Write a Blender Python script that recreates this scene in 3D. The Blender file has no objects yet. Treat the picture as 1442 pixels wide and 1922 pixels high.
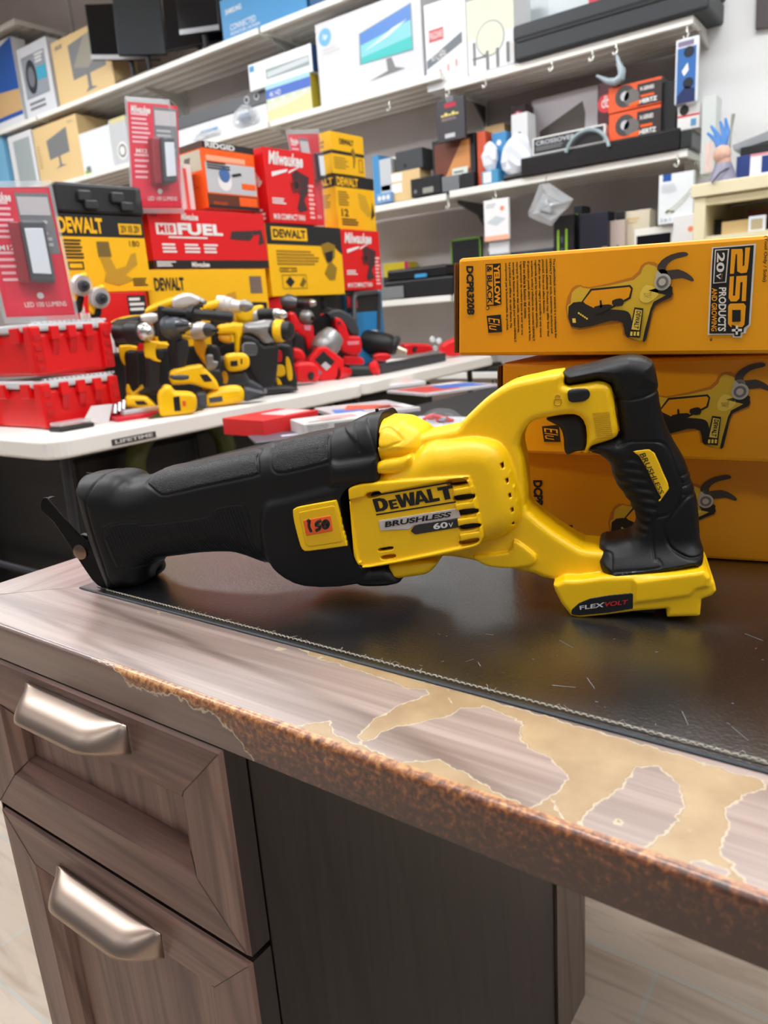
import bpy, bmesh, math, random
import numpy as np
from mathutils import Vector, Matrix, noise
random.seed(7)
SC = bpy.context.scene
COL = SC.collection
# ------------------------------------------------------------------ camera geometry (metres; camera stands at 0,0,EYE)
EYE = 1.05
FPX, CX, CY = 1388.0, 721.0, 961.0
_vd = np.array([1097-CX, -(6200-CY), -FPX]); _vl = np.array([-1250-CX, -(685-CY), -FPX])
_z = -_vd/np.linalg.norm(_vd); _x = -_vl; _x = _x-_x.dot(_z)*_z; _x /= np.linalg.norm(_x); _y = np.cross(_z, _x)
ROT = np.array([_x, _y, _z])
EYEV = np.array([0, 0, EYE])
def ray(p): return ROT @ np.array([p[0]-CX, -(p[1]-CY), -FPX])
def onP(p, o, n):                       # photo measurement -> point on the plane (o, n)
    r = ray(p); o = np.asarray(o, float); n = np.asarray(n, float)
    return EYEV + r*((o-EYEV).dot(n)/r.dot(n))
def onX(p, x): return onP(p, (x, 0, 0), (1, 0, 0))
def onY(p, y): return onP(p, (0, y, 0), (0, 1, 0))
def onZ(p, z): return onP(p, (0, 0, z), (0, 0, 1))
FLOOR, DESK, TABLE = 0.0, EYE-.23, EYE-.22
SHY = 3.7                               # plane of the shelf fronts
WALLY = 4.16
cam = bpy.data.cameras.new('camera'); camo = bpy.data.objects.new('camera', cam); COL.objects.link(camo)
mw = Matrix([[float(ROT[i][j]) for j in range(3)]+[float(EYEV[i])] for i in range(3)]+[[0, 0, 0, 1]])
camo.matrix_world = mw
cam.sensor_fit = 'VERTICAL'; cam.sensor_height = 36; cam.sensor_width = 27; cam.lens = 26.0
cam.clip_start = .02; cam.clip_end = 50
cam.dof.use_dof = True; cam.dof.focus_distance = .60; cam.dof.aperture_fstop = 9.5
SC.camera = camo
# ------------------------------------------------------------------ materials
def lin(c):
    return tuple((x/255/12.92 if x/255 <= .04045 else ((x/255+.055)/1.055)**2.4) for x in c)
_M = {}
def M(rgb, rough=.5, metal=0., bump=None, coat=0., alpha=None, trans=0., emit=0., var=0.):
    """plain procedural material, cached by its values; bump=(scale, strength); var = slight colour mottling"""
    key = (rgb, rough, metal, bump, coat, alpha, trans, emit, var)
    if key in _M: return _M[key]
    m = bpy.data.materials.new('surface'); m.use_nodes = True; nt = m.node_tree; b = nt.nodes['Principled BSDF']
    c = lin(rgb)+(1,)
    b.inputs['Base Color'].default_value = c; b.inputs['Roughness'].default_value = rough; b.inputs['Metallic'].default_value = metal
    if coat: b.inputs['Coat Weight'].default_value = coat; b.inputs['Coat Roughness'].default_value = .15
    if trans: b.inputs['Transmission Weight'].default_value = trans; b.inputs['IOR'].default_value = 1.35
    if alpha is not None: b.inputs['Alpha'].default_value = alpha
    if emit: b.inputs['Emission Color'].default_value = c; b.inputs['Emission Strength'].default_value = emit
    if bump or var:
        tc = nt.nodes.new('ShaderNodeTexCoord'); nz = nt.nodes.new('ShaderNodeTexNoise')
        nz.inputs['Scale'].default_value = bump[0] if bump else 6; nz.inputs['Detail'].default_value = 3
        nt.links.new(tc.outputs['Object'], nz.inputs['Vector'])
        if bump:
            bp = nt.nodes.new('ShaderNodeBump'); bp.inputs['Strength'].default_value = bump[1]; bp.inputs['Distance'].default_value = .001
            nt.links.new(nz.outputs['Fac'], bp.inputs['Height']); nt.links.new(bp.outputs['Normal'], b.inputs['Normal'])
        if var:
            n2 = nt.nodes.new('ShaderNodeTexNoise'); n2.inputs['Scale'].default_value = 9; n2.inputs['Detail'].default_value = 4
            nt.links.new(tc.outputs['Object'], n2.inputs['Vector'])
            mx = nt.nodes.new('ShaderNodeMix'); mx.data_type = 'RGBA'; mx.blend_type = 'MULTIPLY'; mx.inputs['Factor'].default_value = 1
            rp = nt.nodes.new('ShaderNodeValToRGB'); rp.color_ramp.elements[0].position = .3; rp.color_ramp.elements[1].position = .7
            rp.color_ramp.elements[0].color = (1-var,)*3+(1,); rp.color_ramp.elements[1].color = (1, 1, 1, 1)
            nt.links.new(n2.outputs['Fac'], rp.inputs['Fac']); nt.links.new(rp.outputs['Color'], mx.inputs['B'])
            mx.inputs['A'].default_value = c; nt.links.new(mx.outputs['Result'], b.inputs['Base Color'])
    _M[key] = m
    return m
def NT(name):
    m = bpy.data.materials.new(name); m.use_nodes = True; nt = m.node_tree
    N = lambda t, **k: _node(nt, t, k)
    return m, nt, nt.nodes['Principled BSDF'], N
def _node(nt, t, k):
    n = nt.nodes.new(t)
    for a, v in k.items():
        if a.startswith('i_'): n.inputs[a[2:].replace('_', ' ')].default_value = v
        else: setattr(n, a, v)
    return n
def ramp(nt, pts):
    r = nt.nodes.new('ShaderNodeValToRGB'); e = r.color_ramp.elements
    while len(e) < len(pts): e.new(.5)
    for i, (p, c) in enumerate(pts): e[i].position = p; e[i].color = (c if len(c) == 4 else tuple(c)+(1,))
    return r
# ------------------------------------------------------------------ objects
def tag(o, label=None, cat=None, group=None, kind=None):
    if label: o['label'] = label
    if cat: o['category'] = cat
    if group: o['group'] = group
    if kind: o['kind'] = kind
    return o
def thing(name, label, cat, loc, group=None):
    o = bpy.data.objects.new(name, None); COL.objects.link(o); o.location = Vector([float(c) for c in loc]); o.empty_display_size = .02
    return tag(o, label, cat, group)
def wloc(o):
    v = Vector((0, 0, 0))
    while o is not None: v = v+o.location; o = o.parent
    return v
class MB:
    """collects polygons in world coordinates, then links them as one mesh object"""
    def __init__(s): s.v = []; s.f = []; s.mi = []; s.mats = []
    def _m(s, m):
        if m not in s.mats: s.mats.append(m)
        return s.mats.index(m)
    def add(s, vs, fs, m):
        k = len(s.v); i = s._m(m); s.v += [tuple(float(c) for c in v) for v in vs]
        for f in fs: s.f.append([k+j for j in f]); s.mi.append(i)
        return s
    def poly(s, pts, m): return s.add(pts, [list(range(len(pts)))], m)
    def obox(s, o, U, V, W, m):
        o, U, V, W = [np.asarray(a, float) for a in (o, U, V, W)]
        if np.dot(np.cross(U, V), W) < 0: U, V = V, U
        p = [o, o+U, o+U+V, o+V, o+W, o+U+W, o+U+V+W, o+V+W]
        return s.add(p, [(3, 2, 1, 0), (4, 5, 6, 7), (0, 1, 5, 4), (1, 2, 6, 5), (2, 3, 7, 6), (3, 0, 4, 7)], m)
    def box(s, a, b, m):
        a = np.minimum(a, b).astype(float), np.maximum(a, b).astype(float)
        a, b = a; d = b-a
        return s.obox(a, (d[0], 0, 0), (0, d[1], 0), (0, 0, d[2]), m)
    def tube(s, path, r, m, n=8, cap=True):
        P = [Vector([float(c) for c in p]) for p in path]; rs = r if hasattr(r, '__len__') else [r]*len(P)
        k = len(s.v); i = s._m(m); t0 = (P[1]-P[0]).normalized()
        a = t0.orthogonal().normalized()
        for q, p in enumerate(P):
            t = (P[min(q+1, len(P)-1)]-P[max(q-1, 0)]).normalized()
            a = (a-t*a.dot(t)); a = a.normalized() if a.length > 1e-6 else t.orthogonal().normalized(); b = t.cross(a)
            for j in range(n):
                an = 2*math.pi*j/n; s.v.append(tuple(p+(a*math.cos(an)+b*math.sin(an))*rs[q]))
        for q in range(len(P)-1):
            for j in range(n):
                s.f.append([k+q*n+j, k+q*n+(j+1) % n, k+(q+1)*n+(j+1) % n, k+(q+1)*n+j]); s.mi.append(i)
        if cap:
            s.f.append([k+j for j in range(n)][::-1]); s.mi.append(i)
            s.f.append([k+(len(P)-1)*n+j for j in range(n)]); s.mi.append(i)
        return s
    def lathe(s, o, ax, prof, m, n=20):         # prof = [(distance along the axis, radius)]
        o = Vector([float(c) for c in o]); ax = Vector([float(c) for c in ax]).normalized()
        return s.tube([o+ax*h for h, r in prof], [max(r, 1e-5) for h, r in prof], m, n) if all(prof[i+1][0] > prof[i][0] for i in range(len(prof)-1)) else s._lathe(o, ax, prof, m, n)
    def _lathe(s, o, ax, prof, m, n):
        a = ax.orthogonal().normalized(); b = ax.cross(a); k = len(s.v); i = s._m(m)
        for h, r in prof:
            for j in range(n):
                an = 2*math.pi*j/n; s.v.append(tuple(o+ax*h+(a*math.cos(an)+b*math.sin(an))*max(r, 1e-5)))
        for q in range(len(prof)-1):
            for j in range(n):
                s.f.append([k+q*n+j, k+q*n+(j+1) % n, k+(q+1)*n+(j+1) % n, k+(q+1)*n+j]); s.mi.append(i)
        s.f.append([k+j for j in range(n)][::-1]); s.mi.append(i); s.f.append([k+(len(prof)-1)*n+j for j in range(n)]); s.mi.append(i)
        return s
    def prism(s, pts, d, m):                    # pts = closed outline in space, d = thickness vector
        n = len(pts); P = [np.asarray(p, float) for p in pts]; d = np.asarray(d, float)
        return s.add(P+[p+d for p in P], [list(range(n))[::-1], list(range(n, 2*n))]+[[j, (j+1) % n, n+(j+1) % n, n+j] for j in range(n)], m)
    def ell(s, c, r, m, R=None, n=12, k=8):
        vs, fs = [], []
        for a in range(k+1):
            th = math.pi*a/k
            for b in range(n):
                ph = 2*math.pi*b/n; p = np.array([r[0]*math.sin(th)*math.cos(ph), r[1]*math.sin(th)*math.sin(ph), r[2]*math.cos(th)])
                vs.append((R@p if R is not None else p)+np.asarray(c, float))
        for a in range(k):
            for b in range(n): fs.append([a*n+b, (a+1)*n+b, (a+1)*n+(b+1) % n, a*n+(b+1) % n])
        return s.add(vs, fs, m)
    def build(s, name, parent=None, smooth=False, bevel=0, seg=2, label=None, cat=None, group=None, kind=None, base=None, fixn=True, angle=40):
        me = bpy.data.meshes.new(name)
        V = np.array(s.v)
        if parent is not None: o0 = np.array(wloc(parent))
        elif base is not None: o0 = np.array([float(c) for c in base])
        else: o0 = np.array([(V[:, 0].min()+V[:, 0].max())/2, (V[:, 1].min()+V[:, 1].max())/2, V[:, 2].min()])
        me.from_pydata([tuple(v) for v in (V-o0)], [], s.f)
        for m in s.mats: me.materials.append(m)
        me.polygons.foreach_set('material_index', s.mi)
        if fixn:
            bm = bmesh.new(); bm.from_mesh(me); bmesh.ops.recalc_face_normals(bm, faces=bm.faces); bm.to_mesh(me); bm.free()
        if smooth:
            me.polygons.foreach_set('use_smooth', [True]*len(me.polygons))
            try: me.set_sharp_from_angle(angle=math.radians(angle))
            except Exception: pass
        me.update()
        o = bpy.data.objects.new(name, me); COL.objects.link(o)
        if parent is not None: o.parent = parent
        else: o.location = Vector(o0)
        if bevel:
            b = o.modifiers.new('bevel', 'BEVEL'); b.width = bevel; b.segments = seg; b.limit_method = 'ANGLE'; b.angle_limit = math.radians(35); b.harden_normals = False
        return tag(o, label, cat, group, kind)
def copy_tree(o, parent=None):
    c = o.copy(); COL.objects.link(c); c.parent = parent
    for ch in list(o.children): copy_tree(ch, c)
    return c
# ------------------------------------------------------------------ printing on flat faces
_T = {}
def text_mesh(st, bold=0., shear=0., spacing=1.):
    k = (st, bold, shear, spacing)
    if k not in _T:
        cu = bpy.data.curves.new('t', 'FONT'); cu.body = st; cu.offset = bold; cu.shear = shear; cu.resolution_u = 3; cu.space_character = spacing; cu.fill_mode = 'BOTH'
        ob = bpy.data.objects.new('t', cu); me = bpy.data.meshes.new_from_object(ob)
        v = np.array([x.co[:2] for x in me.vertices]) if len(me.vertices) else np.zeros((1, 2)); f = [list(p.vertices) for p in me.polygons]
        lo = v.min(0); hi = v.max(0); v = (v-lo)/np.maximum(hi-lo, 1e-6)
        _T[k] = (v, f, (hi-lo)[0]/max((hi-lo)[1], 1e-6))
        bpy.data.objects.remove(ob); bpy.data.curves.remove(cu); bpy.data.meshes.remove(me)
    return _T[k]
class Face:
    """a flat face of a carton: prints are laid on it, each a hair above the last"""
    def __init__(s, o, U, V, step=.00035):
        s.o = np.asarray(o, float); s.U = np.asarray(U, float); s.V = np.asarray(V, float); s.N = np.cross(s.U, s.V); s.N /= np.linalg.norm(s.N)
        s.mb = MB(); s.step = step
        s.px = lambda p: s._px(p)
    def _px(s, p):                              # photo measurement -> (u, v) fractions of the face, v up
        w = onP(p, s.o, s.N)-s.o
        A = np.array([[s.U.dot(s.U), s.U.dot(s.V)], [s.U.dot(s.V), s.V.dot(s.V)]])
        return np.linalg.solve(A, np.array([w.dot(s.U), w.dot(s.V)]))
    def pt(s, uv, lay): return s.o+s.U*uv[0]+s.V*uv[1]+s.N*s.step*lay
    def poly(s, uvs, m, lay=1): s.mb.poly([s.pt(u, lay) for u in uvs], m); return s
    def rect(s, u0, v0, u1, v1, m, lay=1): return s.poly([(u0, v0), (u1, v0), (u1, v1), (u0, v1)], m, lay)
    def frame(s, u0, v0, u1, v1, t, m, lay=1):  # outline rectangle, t in metres
        a = t/np.linalg.norm(s.U); b = t/np.linalg.norm(s.V)
        for r in ((u0, v0, u1, v0+b), (u0, v1-b, u1, v1), (u0, v0, u0+a, v1), (u1-a, v0, u1, v1)): s.rect(*r, m, lay)
        return s
    def circ(s, u, v, r, m, lay=1, n=20, k=1.):
        a = r/np.linalg.norm(s.U); b = r*k/np.linalg.norm(s.V)
        return s.poly([(u+a*math.cos(2*math.pi*i/n), v+b*math.sin(2*math.pi*i/n)) for i in range(n)], m, lay)
    def text(s, st, q, m, lay=2, bold=0., shear=0., spacing=1.):
        """q = (u0, v0, u1, v1) or the four corners TL, TR, BR, BL as (u, v)"""
        if len(q) == 4 and not hasattr(q[0], '__len__'): q = [(q[0], q[3]), (q[2], q[3]), (q[2], q[1]), (q[0], q[1])]
        v, f, asp = text_mesh(st, bold, shear, spacing); TL, TR, BR, BL = [np.asarray(a, float) for a in q]
        uv = [(BL*(1-x)+BR*x)*(1-y)+(TL*(1-x)+TR*x)*y for x, y in v]
        s.mb.add([s.pt(p, lay) for p in uv], f, m); return s
    def ppoly(s, pxs, m, lay=1): return s.poly([s._px(p) for p in pxs], m, lay)
    def ptext(s, st, pxs, m, lay=2, **k): return s.text(st, [s._px(p) for p in pxs], m, lay, **k)
    def lines(s, u0, v0, u1, v1, n, m, lay=2, frac=.55, rag=.3):   # small print
        for i in range(n):
            y1 = v1-(v1-v0)*i/n; y0 = y1-(v1-v0)/n*frac; s.rect(u0, y0, u1-(u1-u0)*rag*random.random(), y1, m, lay)
        return s
    def build(s, parent, name='printed_front', label=None):
        return s.mb.build(name, parent, fixn=False, label=label)
def smoothpts(P, n=4, closed=True):             # Catmull-Rom through the points
    P = np.asarray(P, float); out = []; N = len(P)
    for i in range(N if closed else N-1):
        a, b, c, d = (P[(i-1) % N], P[i], P[(i+1) % N], P[(i+2) % N]) if closed else (P[max(i-1, 0)], P[i], P[i+1], P[min(i+2, N-1)])
        for k in range(n):
            t = k/n; out.append(.5*((2*b)+(-a+c)*t+(2*a-5*b+4*c-d)*t*t+(-a+3*b-3*c+d)*t**3))
    if not closed: out.append(P[-1])
    return np.array(out)
BLACK = (22, 23, 26); WHITE = (236, 236, 232)
LAMP = 24.0; WORLD = .15
SC.view_settings.view_transform = 'Standard'; SC.view_settings.look = 'None'; SC.view_settings.exposure = .05; SC.view_settings.gamma = 1; SC.view_settings.use_curve_mapping = False
# ================================================================== THE SETTING
def wall_mat():
    m, nt, b, N = NT('painted wall'); tc = N('ShaderNodeTexCoord'); nz = N('ShaderNodeTexNoise', i_Scale=3.); r = ramp(nt, [(.3, lin((188, 180, 178))), (.7, lin((198, 190, 188)))])
    nt.links.new(tc.outputs['Object'], nz.inputs['Vector']); nt.links.new(nz.outputs['Fac'], r.inputs['Fac']); nt.links.new(r.outputs['Color'], b.inputs['Base Color']); b.inputs['Roughness'].default_value = .75
    return m
def floor_mat():
    m, nt, b, N = NT('wood look floor tile'); tc = N('ShaderNodeTexCoord'); mp = N('ShaderNodeMapping'); mp.inputs['Rotation'].default_value = (0, 0, math.radians(FLROT))
    mp.inputs['Location'].default_value = FLOFF
    br = N('ShaderNodeTexBrick', offset=.5, i_Scale=1., i_Mortar_Size=.004, i_Mortar_Smooth=.1, i_Brick_Width=1.0, i_Row_Height=.2)
    br.inputs['Color1'].default_value = lin((190, 174, 158))+(1,); br.inputs['Color2'].default_value = lin((178, 162, 146))+(1,); br.inputs['Mortar'].default_value = lin((176, 172, 164))+(1,)
    m2 = N('ShaderNodeMapping'); m2.inputs['Scale'].default_value = (1.6, 14, 1); nz = N('ShaderNodeTexNoise', i_Scale=2.2, i_Detail=6., i_Distortion=1.2)
    r = ramp(nt, [(.3, (.72, .66, .6)), (.55, (1, 1, 1)), (.8, (1.1, 1.06, 1))]); mx = N('ShaderNodeMix', data_type='RGBA', blend_type='MULTIPLY'); mx.inputs['Factor'].default_value = .8
    L = nt.links.new
    L(tc.outputs['Object'], mp.inputs['Vector']); L(mp.outputs['Vector'], br.inputs['Vector']); L(mp.outputs['Vector'], m2.inputs['Vector']); L(m2.outputs['Vector'], nz.inputs['Vector'])
    L(nz.outputs['Fac'], r.inputs['Fac']); L(br.outputs['Color'], mx.inputs['A']); L(r.outputs['Color'], mx.inputs['B']); L(mx.outputs['Result'], b.inputs['Base Color'])
    bp = N('ShaderNodeBump', i_Strength=.4, i_Distance=.002, invert=True); L(br.outputs['Fac'], bp.inputs['Height']); L(bp.outputs['Normal'], b.inputs['Normal'])
    b.inputs['Roughness'].default_value = .38
    return m
FLROT = 0.; FLOFF = (.26+.5, .13, 0)
wm = wall_mat()
o = MB().box((-9, -4, -.05), (5, WALLY+.1, 0), floor_mat()).build('floor', kind='structure')
MB().box((-9, WALLY, 0), (5, WALLY+.1, 4.1), wm).build('wall_back', kind='structure')
MB().box((-9.1, -4, 0), (-9, WALLY+.1, 4.1), wm).build('wall_left', kind='structure')
MB().box((-9, -4, 4.1), (5, WALLY+.1, 4.2), M((214, 208, 200), .8)).build('ceiling', kind='structure')
MB().box((-8.9, WALLY-.012, 0), (5, WALLY, .09), M((150, 142, 134), .5)).build('baseboard_back', kind='structure')
# white painted partition to the right of the shelves
MB().box((-1.02, WALLY-.22, 0), (2.6, WALLY, 4.1), M((226, 227, 228), .6)).build('wall_right', kind='structure')
# light: ceiling lamps, soft room light
W = bpy.data.worlds.new('room'); SC.world = W; W.use_nodes = True
W.node_tree.nodes['Background'].inputs['Color'].default_value = (.93, .96, 1, 1); W.node_tree.nodes['Background'].inputs['Strength'].default_value = WORLD
def lamp(x, y, z, sx, sy, e, label, col=(.97, .985, 1)):
    t = thing('ceiling_lamp', label, 'lamp', (x, y, z), 'tube lamps under the ceiling')
    MB().box((x-sx/2-.03, y-sy/2-.03, z), (x+sx/2+.03, y+sy/2+.03, z+.06), M((230, 230, 228), .4)).build('housing', t, bevel=.004)
    m = bpy.data.materials.new('lit diffuser'); m.use_nodes = True; b = m.node_tree.nodes['Principled BSDF']
    b.inputs['Emission Color'].default_value = col+(1,); b.inputs['Emission Strength'].default_value = e; b.inputs['Base Color'].default_value = (.9, .9, .9, 1)
    MB().box((x-sx/2, y-sy/2, z-.02), (x+sx/2, y+sy/2, z-.001), m).build('diffuser', t)
k = 0
for x in (-5.6, -3.0, -.4, 2.2):
    for y in (-2.2, .2, 2.4):
        lamp(x, y, 3.45, 1.5, .55, LAMP*{-2.2: .24, .2: .85, 2.4: .68}[y], 'long white lamp, %s of the row hung %s' % (('leftmost', 'second from left', 'third from left', 'rightmost')[k % 4 if False else [-5.6, -3.0, -.4, 2.2].index(x)], {-2.2: 'behind the camera', .2: 'above the desk', 2.4: 'nearest the shelves'}[y])); k += 1
# ================================================================== THE DESK
def wood_mat(name, c1, c2, c3, rot=(0, 0, 0), rough=.42, coat=0., scale=1., peel=False):
    m, nt, b, N = NT(name); L = nt.links.new; tc = N('ShaderNodeTexCoord')
    ax = 2 if rot[1] else (1 if rot[2] else 0); sc3 = lambda a, c: tuple((a if i == ax else c)*scale for i in range(3))
    mp = N('ShaderNodeMapping'); mp.inputs['Scale'].default_value = sc3(1.1, 22)
    n1 = N('ShaderNodeTexNoise', i_Scale=1.5, i_Detail=5., i_Distortion=.9)
    r1 = ramp(nt, [(.3, lin(c1)), (.52, lin(c2)), (.72, lin(c3))])
    mp2 = N('ShaderNodeMapping'); mp2.inputs['Scale'].default_value = sc3(.8, 5.5)
    wv = N('ShaderNodeTexWave', wave_type='BANDS', bands_direction='DIAGONAL', i_Scale=2.0, i_Distortion=5., i_Detail=2., i_Detail_Scale=.7)
    r2 = ramp(nt, [(.0, (.55, .50, .48)), (.10, (.92, .91, .90)), (.3, (1, 1, 1))])
    mx = N('ShaderNodeMix', data_type='RGBA', blend_type='MULTIPLY'); mx.inputs['Factor'].default_value = .8
    mp3 = N('ShaderNodeMapping'); mp3.inputs['Scale'].default_value = sc3(5, 220)
    n3 = N('ShaderNodeTexNoise', i_Scale=1., i_Detail=2.); r3 = ramp(nt, [(.35, (.72, .71, .70)), (.6, (1, 1, 1))])
    mx2 = N('ShaderNodeMix', data_type='RGBA', blend_type='MULTIPLY'); mx2.inputs['Factor'].default_value = .9
    for q in (mp, mp2, mp3): L(tc.outputs['Object'], q.inputs['Vector'])
    L(mp.outputs['Vector'], n1.inputs['Vector']); L(n1.outputs['Fac'], r1.inputs['Fac']); L(mp2.outputs['Vector'], wv.inputs['Vector']); L(wv.outputs['Fac'], r2.inputs['Fac'])
    L(mp3.outputs['Vector'], n3.inputs['Vector']); L(n3.outputs['Fac'], r3.inputs['Fac'])
    L(r1.outputs['Color'], mx.inputs['A']); L(r2.outputs['Color'], mx.inputs['B']); L(mx.outputs['Result'], mx2.inputs['A']); L(r3.outputs['Color'], mx2.inputs['B'])
    bp = N('ShaderNodeBump', i_Strength=.12, i_Distance=.0006); L(n3.outputs['Fac'], bp.inputs['Height'])
    b.inputs['Roughness'].default_value = rough; b.inputs['Coat Weight'].default_value = coat; b.inputs['Coat Roughness'].default_value = .3
    if not peel:
        L(mx2.outputs['Result'], b.inputs['Base Color']); L(bp.outputs['Normal'], b.inputs['Normal']); return m
    # worn through: signed distance 'peel' (metres, + = bare board) made ragged by noise
    at = N('ShaderNodeAttribute', attribute_name='peel'); nn = N('ShaderNodeTexNoise', i_Scale=130., i_Detail=5.); L(tc.outputs['Object'], nn.inputs['Vector'])
    mm = N('ShaderNodeMath', operation='MULTIPLY_ADD'); mm.inputs[1].default_value = .009; L(nn.outputs['Fac'], mm.inputs[0]); L(at.outputs['Fac'], mm.inputs[2])
    off = N('ShaderNodeMath', operation='SUBTRACT'); L(mm.outputs[0], off.inputs[0]); off.inputs[1].default_value = .0045
    def stepn(x0, x1):
        q = N('ShaderNodeMapRange'); q.inputs['From Min'].default_value = x0; q.inputs['From Max'].default_value = x1; L(off.outputs[0], q.inputs['Value']); return q
    rim = stepn(-.0003, 0.0002); bare = stepn(.0006, .0012)
    bn = N('ShaderNodeTexNoise', i_Scale=35., i_Detail=6.); L(tc.outputs['Object'], bn.inputs['Vector'])
    rb = ramp(nt, [(.3, lin((148, 120, 86))), (.7, lin((176, 150, 112)))]); L(bn.outputs['Fac'], rb.inputs['Fac'])
    # grime-darkened bare board of the front nose
    dk = N('ShaderNodeAttribute', attribute_name='nose'); dn = N('ShaderNodeTexNoise', i_Scale=240., i_Detail=9., i_Distortion=.3, i_Roughness=.65); L(tc.outputs['Object'], dn.inputs['Vector'])
    rd = ramp(nt, [(.34, lin((56, 28, 18))), (.46, lin((104, 56, 30))), (.56, lin((156, 94, 48))), (.68, lin((200, 148, 88)))])
    da = N('ShaderNodeMath', operation='MULTIPLY_ADD'); da.inputs[1].default_value = -.42; da.inputs[2].default_value = .12
    sep = N('ShaderNodeMath', operation='ADD'); L(dk.outputs['Fac'], da.inputs[0]); L(da.outputs[0], sep.inputs[0]); L(dn.outputs['Fac'], sep.inputs[1]); L(sep.outputs[0], rd.inputs['Fac'])
    isn = N('ShaderNodeMapRange'); isn.inputs['From Min'].default_value = .001; isn.inputs['From Max'].default_value = .02; L(dk.outputs['Fac'], isn.inputs['Value'])
    a1 = N('ShaderNodeMix', data_type='RGBA'); L(isn.outputs[0], a1.inputs['Factor']); L(rb.outputs['Color'], a1.inputs['A']); L(rd.outputs['Color'], a1.inputs['B'])
    fl = N('ShaderNodeMix', data_type='RGBA', blend_type='MULTIPLY'); L(isn.outputs[0], fl.inputs['Factor']); L(mx2.outputs['Result'], fl.inputs['A']); fl.inputs['B'].default_value = (.48, .37, .34, 1)  # front laminate without the sheen painted into the top's pale colour
    a2 = N('ShaderNodeMix', data_type='RGBA'); L(rim.outputs[0], a2.inputs['Factor']); L(fl.outputs['Result'], a2.inputs['A']); a2.inputs['B'].default_value = lin((196, 180, 154))+(1,)
    a3 = N('ShaderNodeMix', data_type='RGBA'); L(bare.outputs[0], a3.inputs['Factor']); L(a2.outputs['Result'], a3.inputs['A']); L(a1.outputs['Result'], a3.inputs['B'])
    L(a3.outputs['Result'], b.inputs['Base Color'])
    ro = N('ShaderNodeMapRange'); ro.inputs['To Min'].default_value = rough; ro.inputs['To Max'].default_value = .5; L(bare.outputs[0], ro.inputs['Value']); L(ro.outputs[0], b.inputs['Roughness'])
    bq = N('ShaderNodeBump', i_Strength=.6, i_Distance=.0015, invert=True); L(bare.outputs[0], bq.inputs['Height']); L(bp.outputs['Normal'], bq.inputs['Normal'])
    bz = N('ShaderNodeBump', i_Strength=.35, i_Distance=.001); L(bn.outputs['Fac'], bz.inputs['Height']); L(bq.outputs['Normal'], bz.inputs['Normal']); L(bz.outputs['Normal'], b.inputs['Normal'])
    return m
WC = ((100, 72, 64), (132, 100, 90), (148, 116, 104))
wood_x = wood_mat('walnut laminate along', *WC)
wood_z = wood_mat('walnut laminate upright', *WC, rot=(0, math.radians(90), 0))
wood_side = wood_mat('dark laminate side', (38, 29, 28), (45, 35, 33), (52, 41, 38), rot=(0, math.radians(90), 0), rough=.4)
wood_top = wood_mat('desk top laminate', (140, 120, 112), (162, 143, 135), (176, 158, 150), rough=.3, coat=1., peel=True)  # same laminate as the drawers; sheen painted in as paler top and end colours
wood_end = wood_mat('desk top end laminate', (140, 120, 112), (162, 143, 135), (176, 158, 150), rot=(0, 0, math.radians(90)), rough=.3, coat=1.)
DX0, DX1, DY0, DY1, DT = -.729, .62, .272, .905, .032
desk = thing('desk', 'worn wood-laminate office desk with drawer pedestal and peeling front edge', 'desk', (DX0, DY0, 0))
def seg_sd(P, poly):
    """signed distance (+ inside) of a point to a polygon in the plane"""
    x, y = P; d = 1e9; ins = False; n = len(poly)
    for i in range(n):
        ax, ay = poly[i]; bx, by = poly[(i+1) % n]; ex, ey = bx-ax, by-ay
        t = max(0, min(1, ((x-ax)*ex+(y-ay)*ey)/(ex*ex+ey*ey+1e-12))); d = min(d, math.hypot(x-ax-ex*t, y-ay-ey*t))
        if (ay > y) != (by > y) and x < ex*(y-ay)/(ey+1e-12)+ax: ins = not ins
    return d if ins else -d
# bare patches of the top, measured on the desk plane
bare_px = [
 [(605,1372),(612,1395),(655,1385),(700,1415),(760,1438),(830,1460),(900,1487),(975,1512),(1000,1512),(1035,1495),(1062,1458),(1050,1440),(1020,1420),(990,1400),(975,1378),(980,1358),(955,1335),(985,1330),(940,1330),(920,1330),(895,1325),(870,1330),(850,1345),(790,1358),(735,1370),(690,1388),(668,1385),(700,1355),(735,1330),(790,1308),(802,1296),(780,1296),(745,1288),(735,1278),(700,1270),(660,1255),(690,1258),(760,1275),(830,1290),(1442,1476),(1600,1530),(1600,1800),(1442,1700),(1415,1690),(1395,1650),(1375,1620),(1348,1600),(1352,1590),(1372,1560),(1370,1520),(1390,1495),(1412,1482),(1395,1478),(1300,1450),(1275,1470),(1282,1500),(1270,1545),(1225,1585),(1210,1594),(1170,1590),(1120,1570),(1085,1545),(1115,1515),(1160,1480),(1190,1445),(1230,1435),(1275,1470),(1290,1440),(1180,1425),(1100,1440),(1090,1470),(1045,1500),(1000,1530),(1100,1590),(1200,1625),(1442,1700),(1442,1720),(1000,1550),(800,1475),(640,1410),(560,1375),(570,1355)],
]
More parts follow.
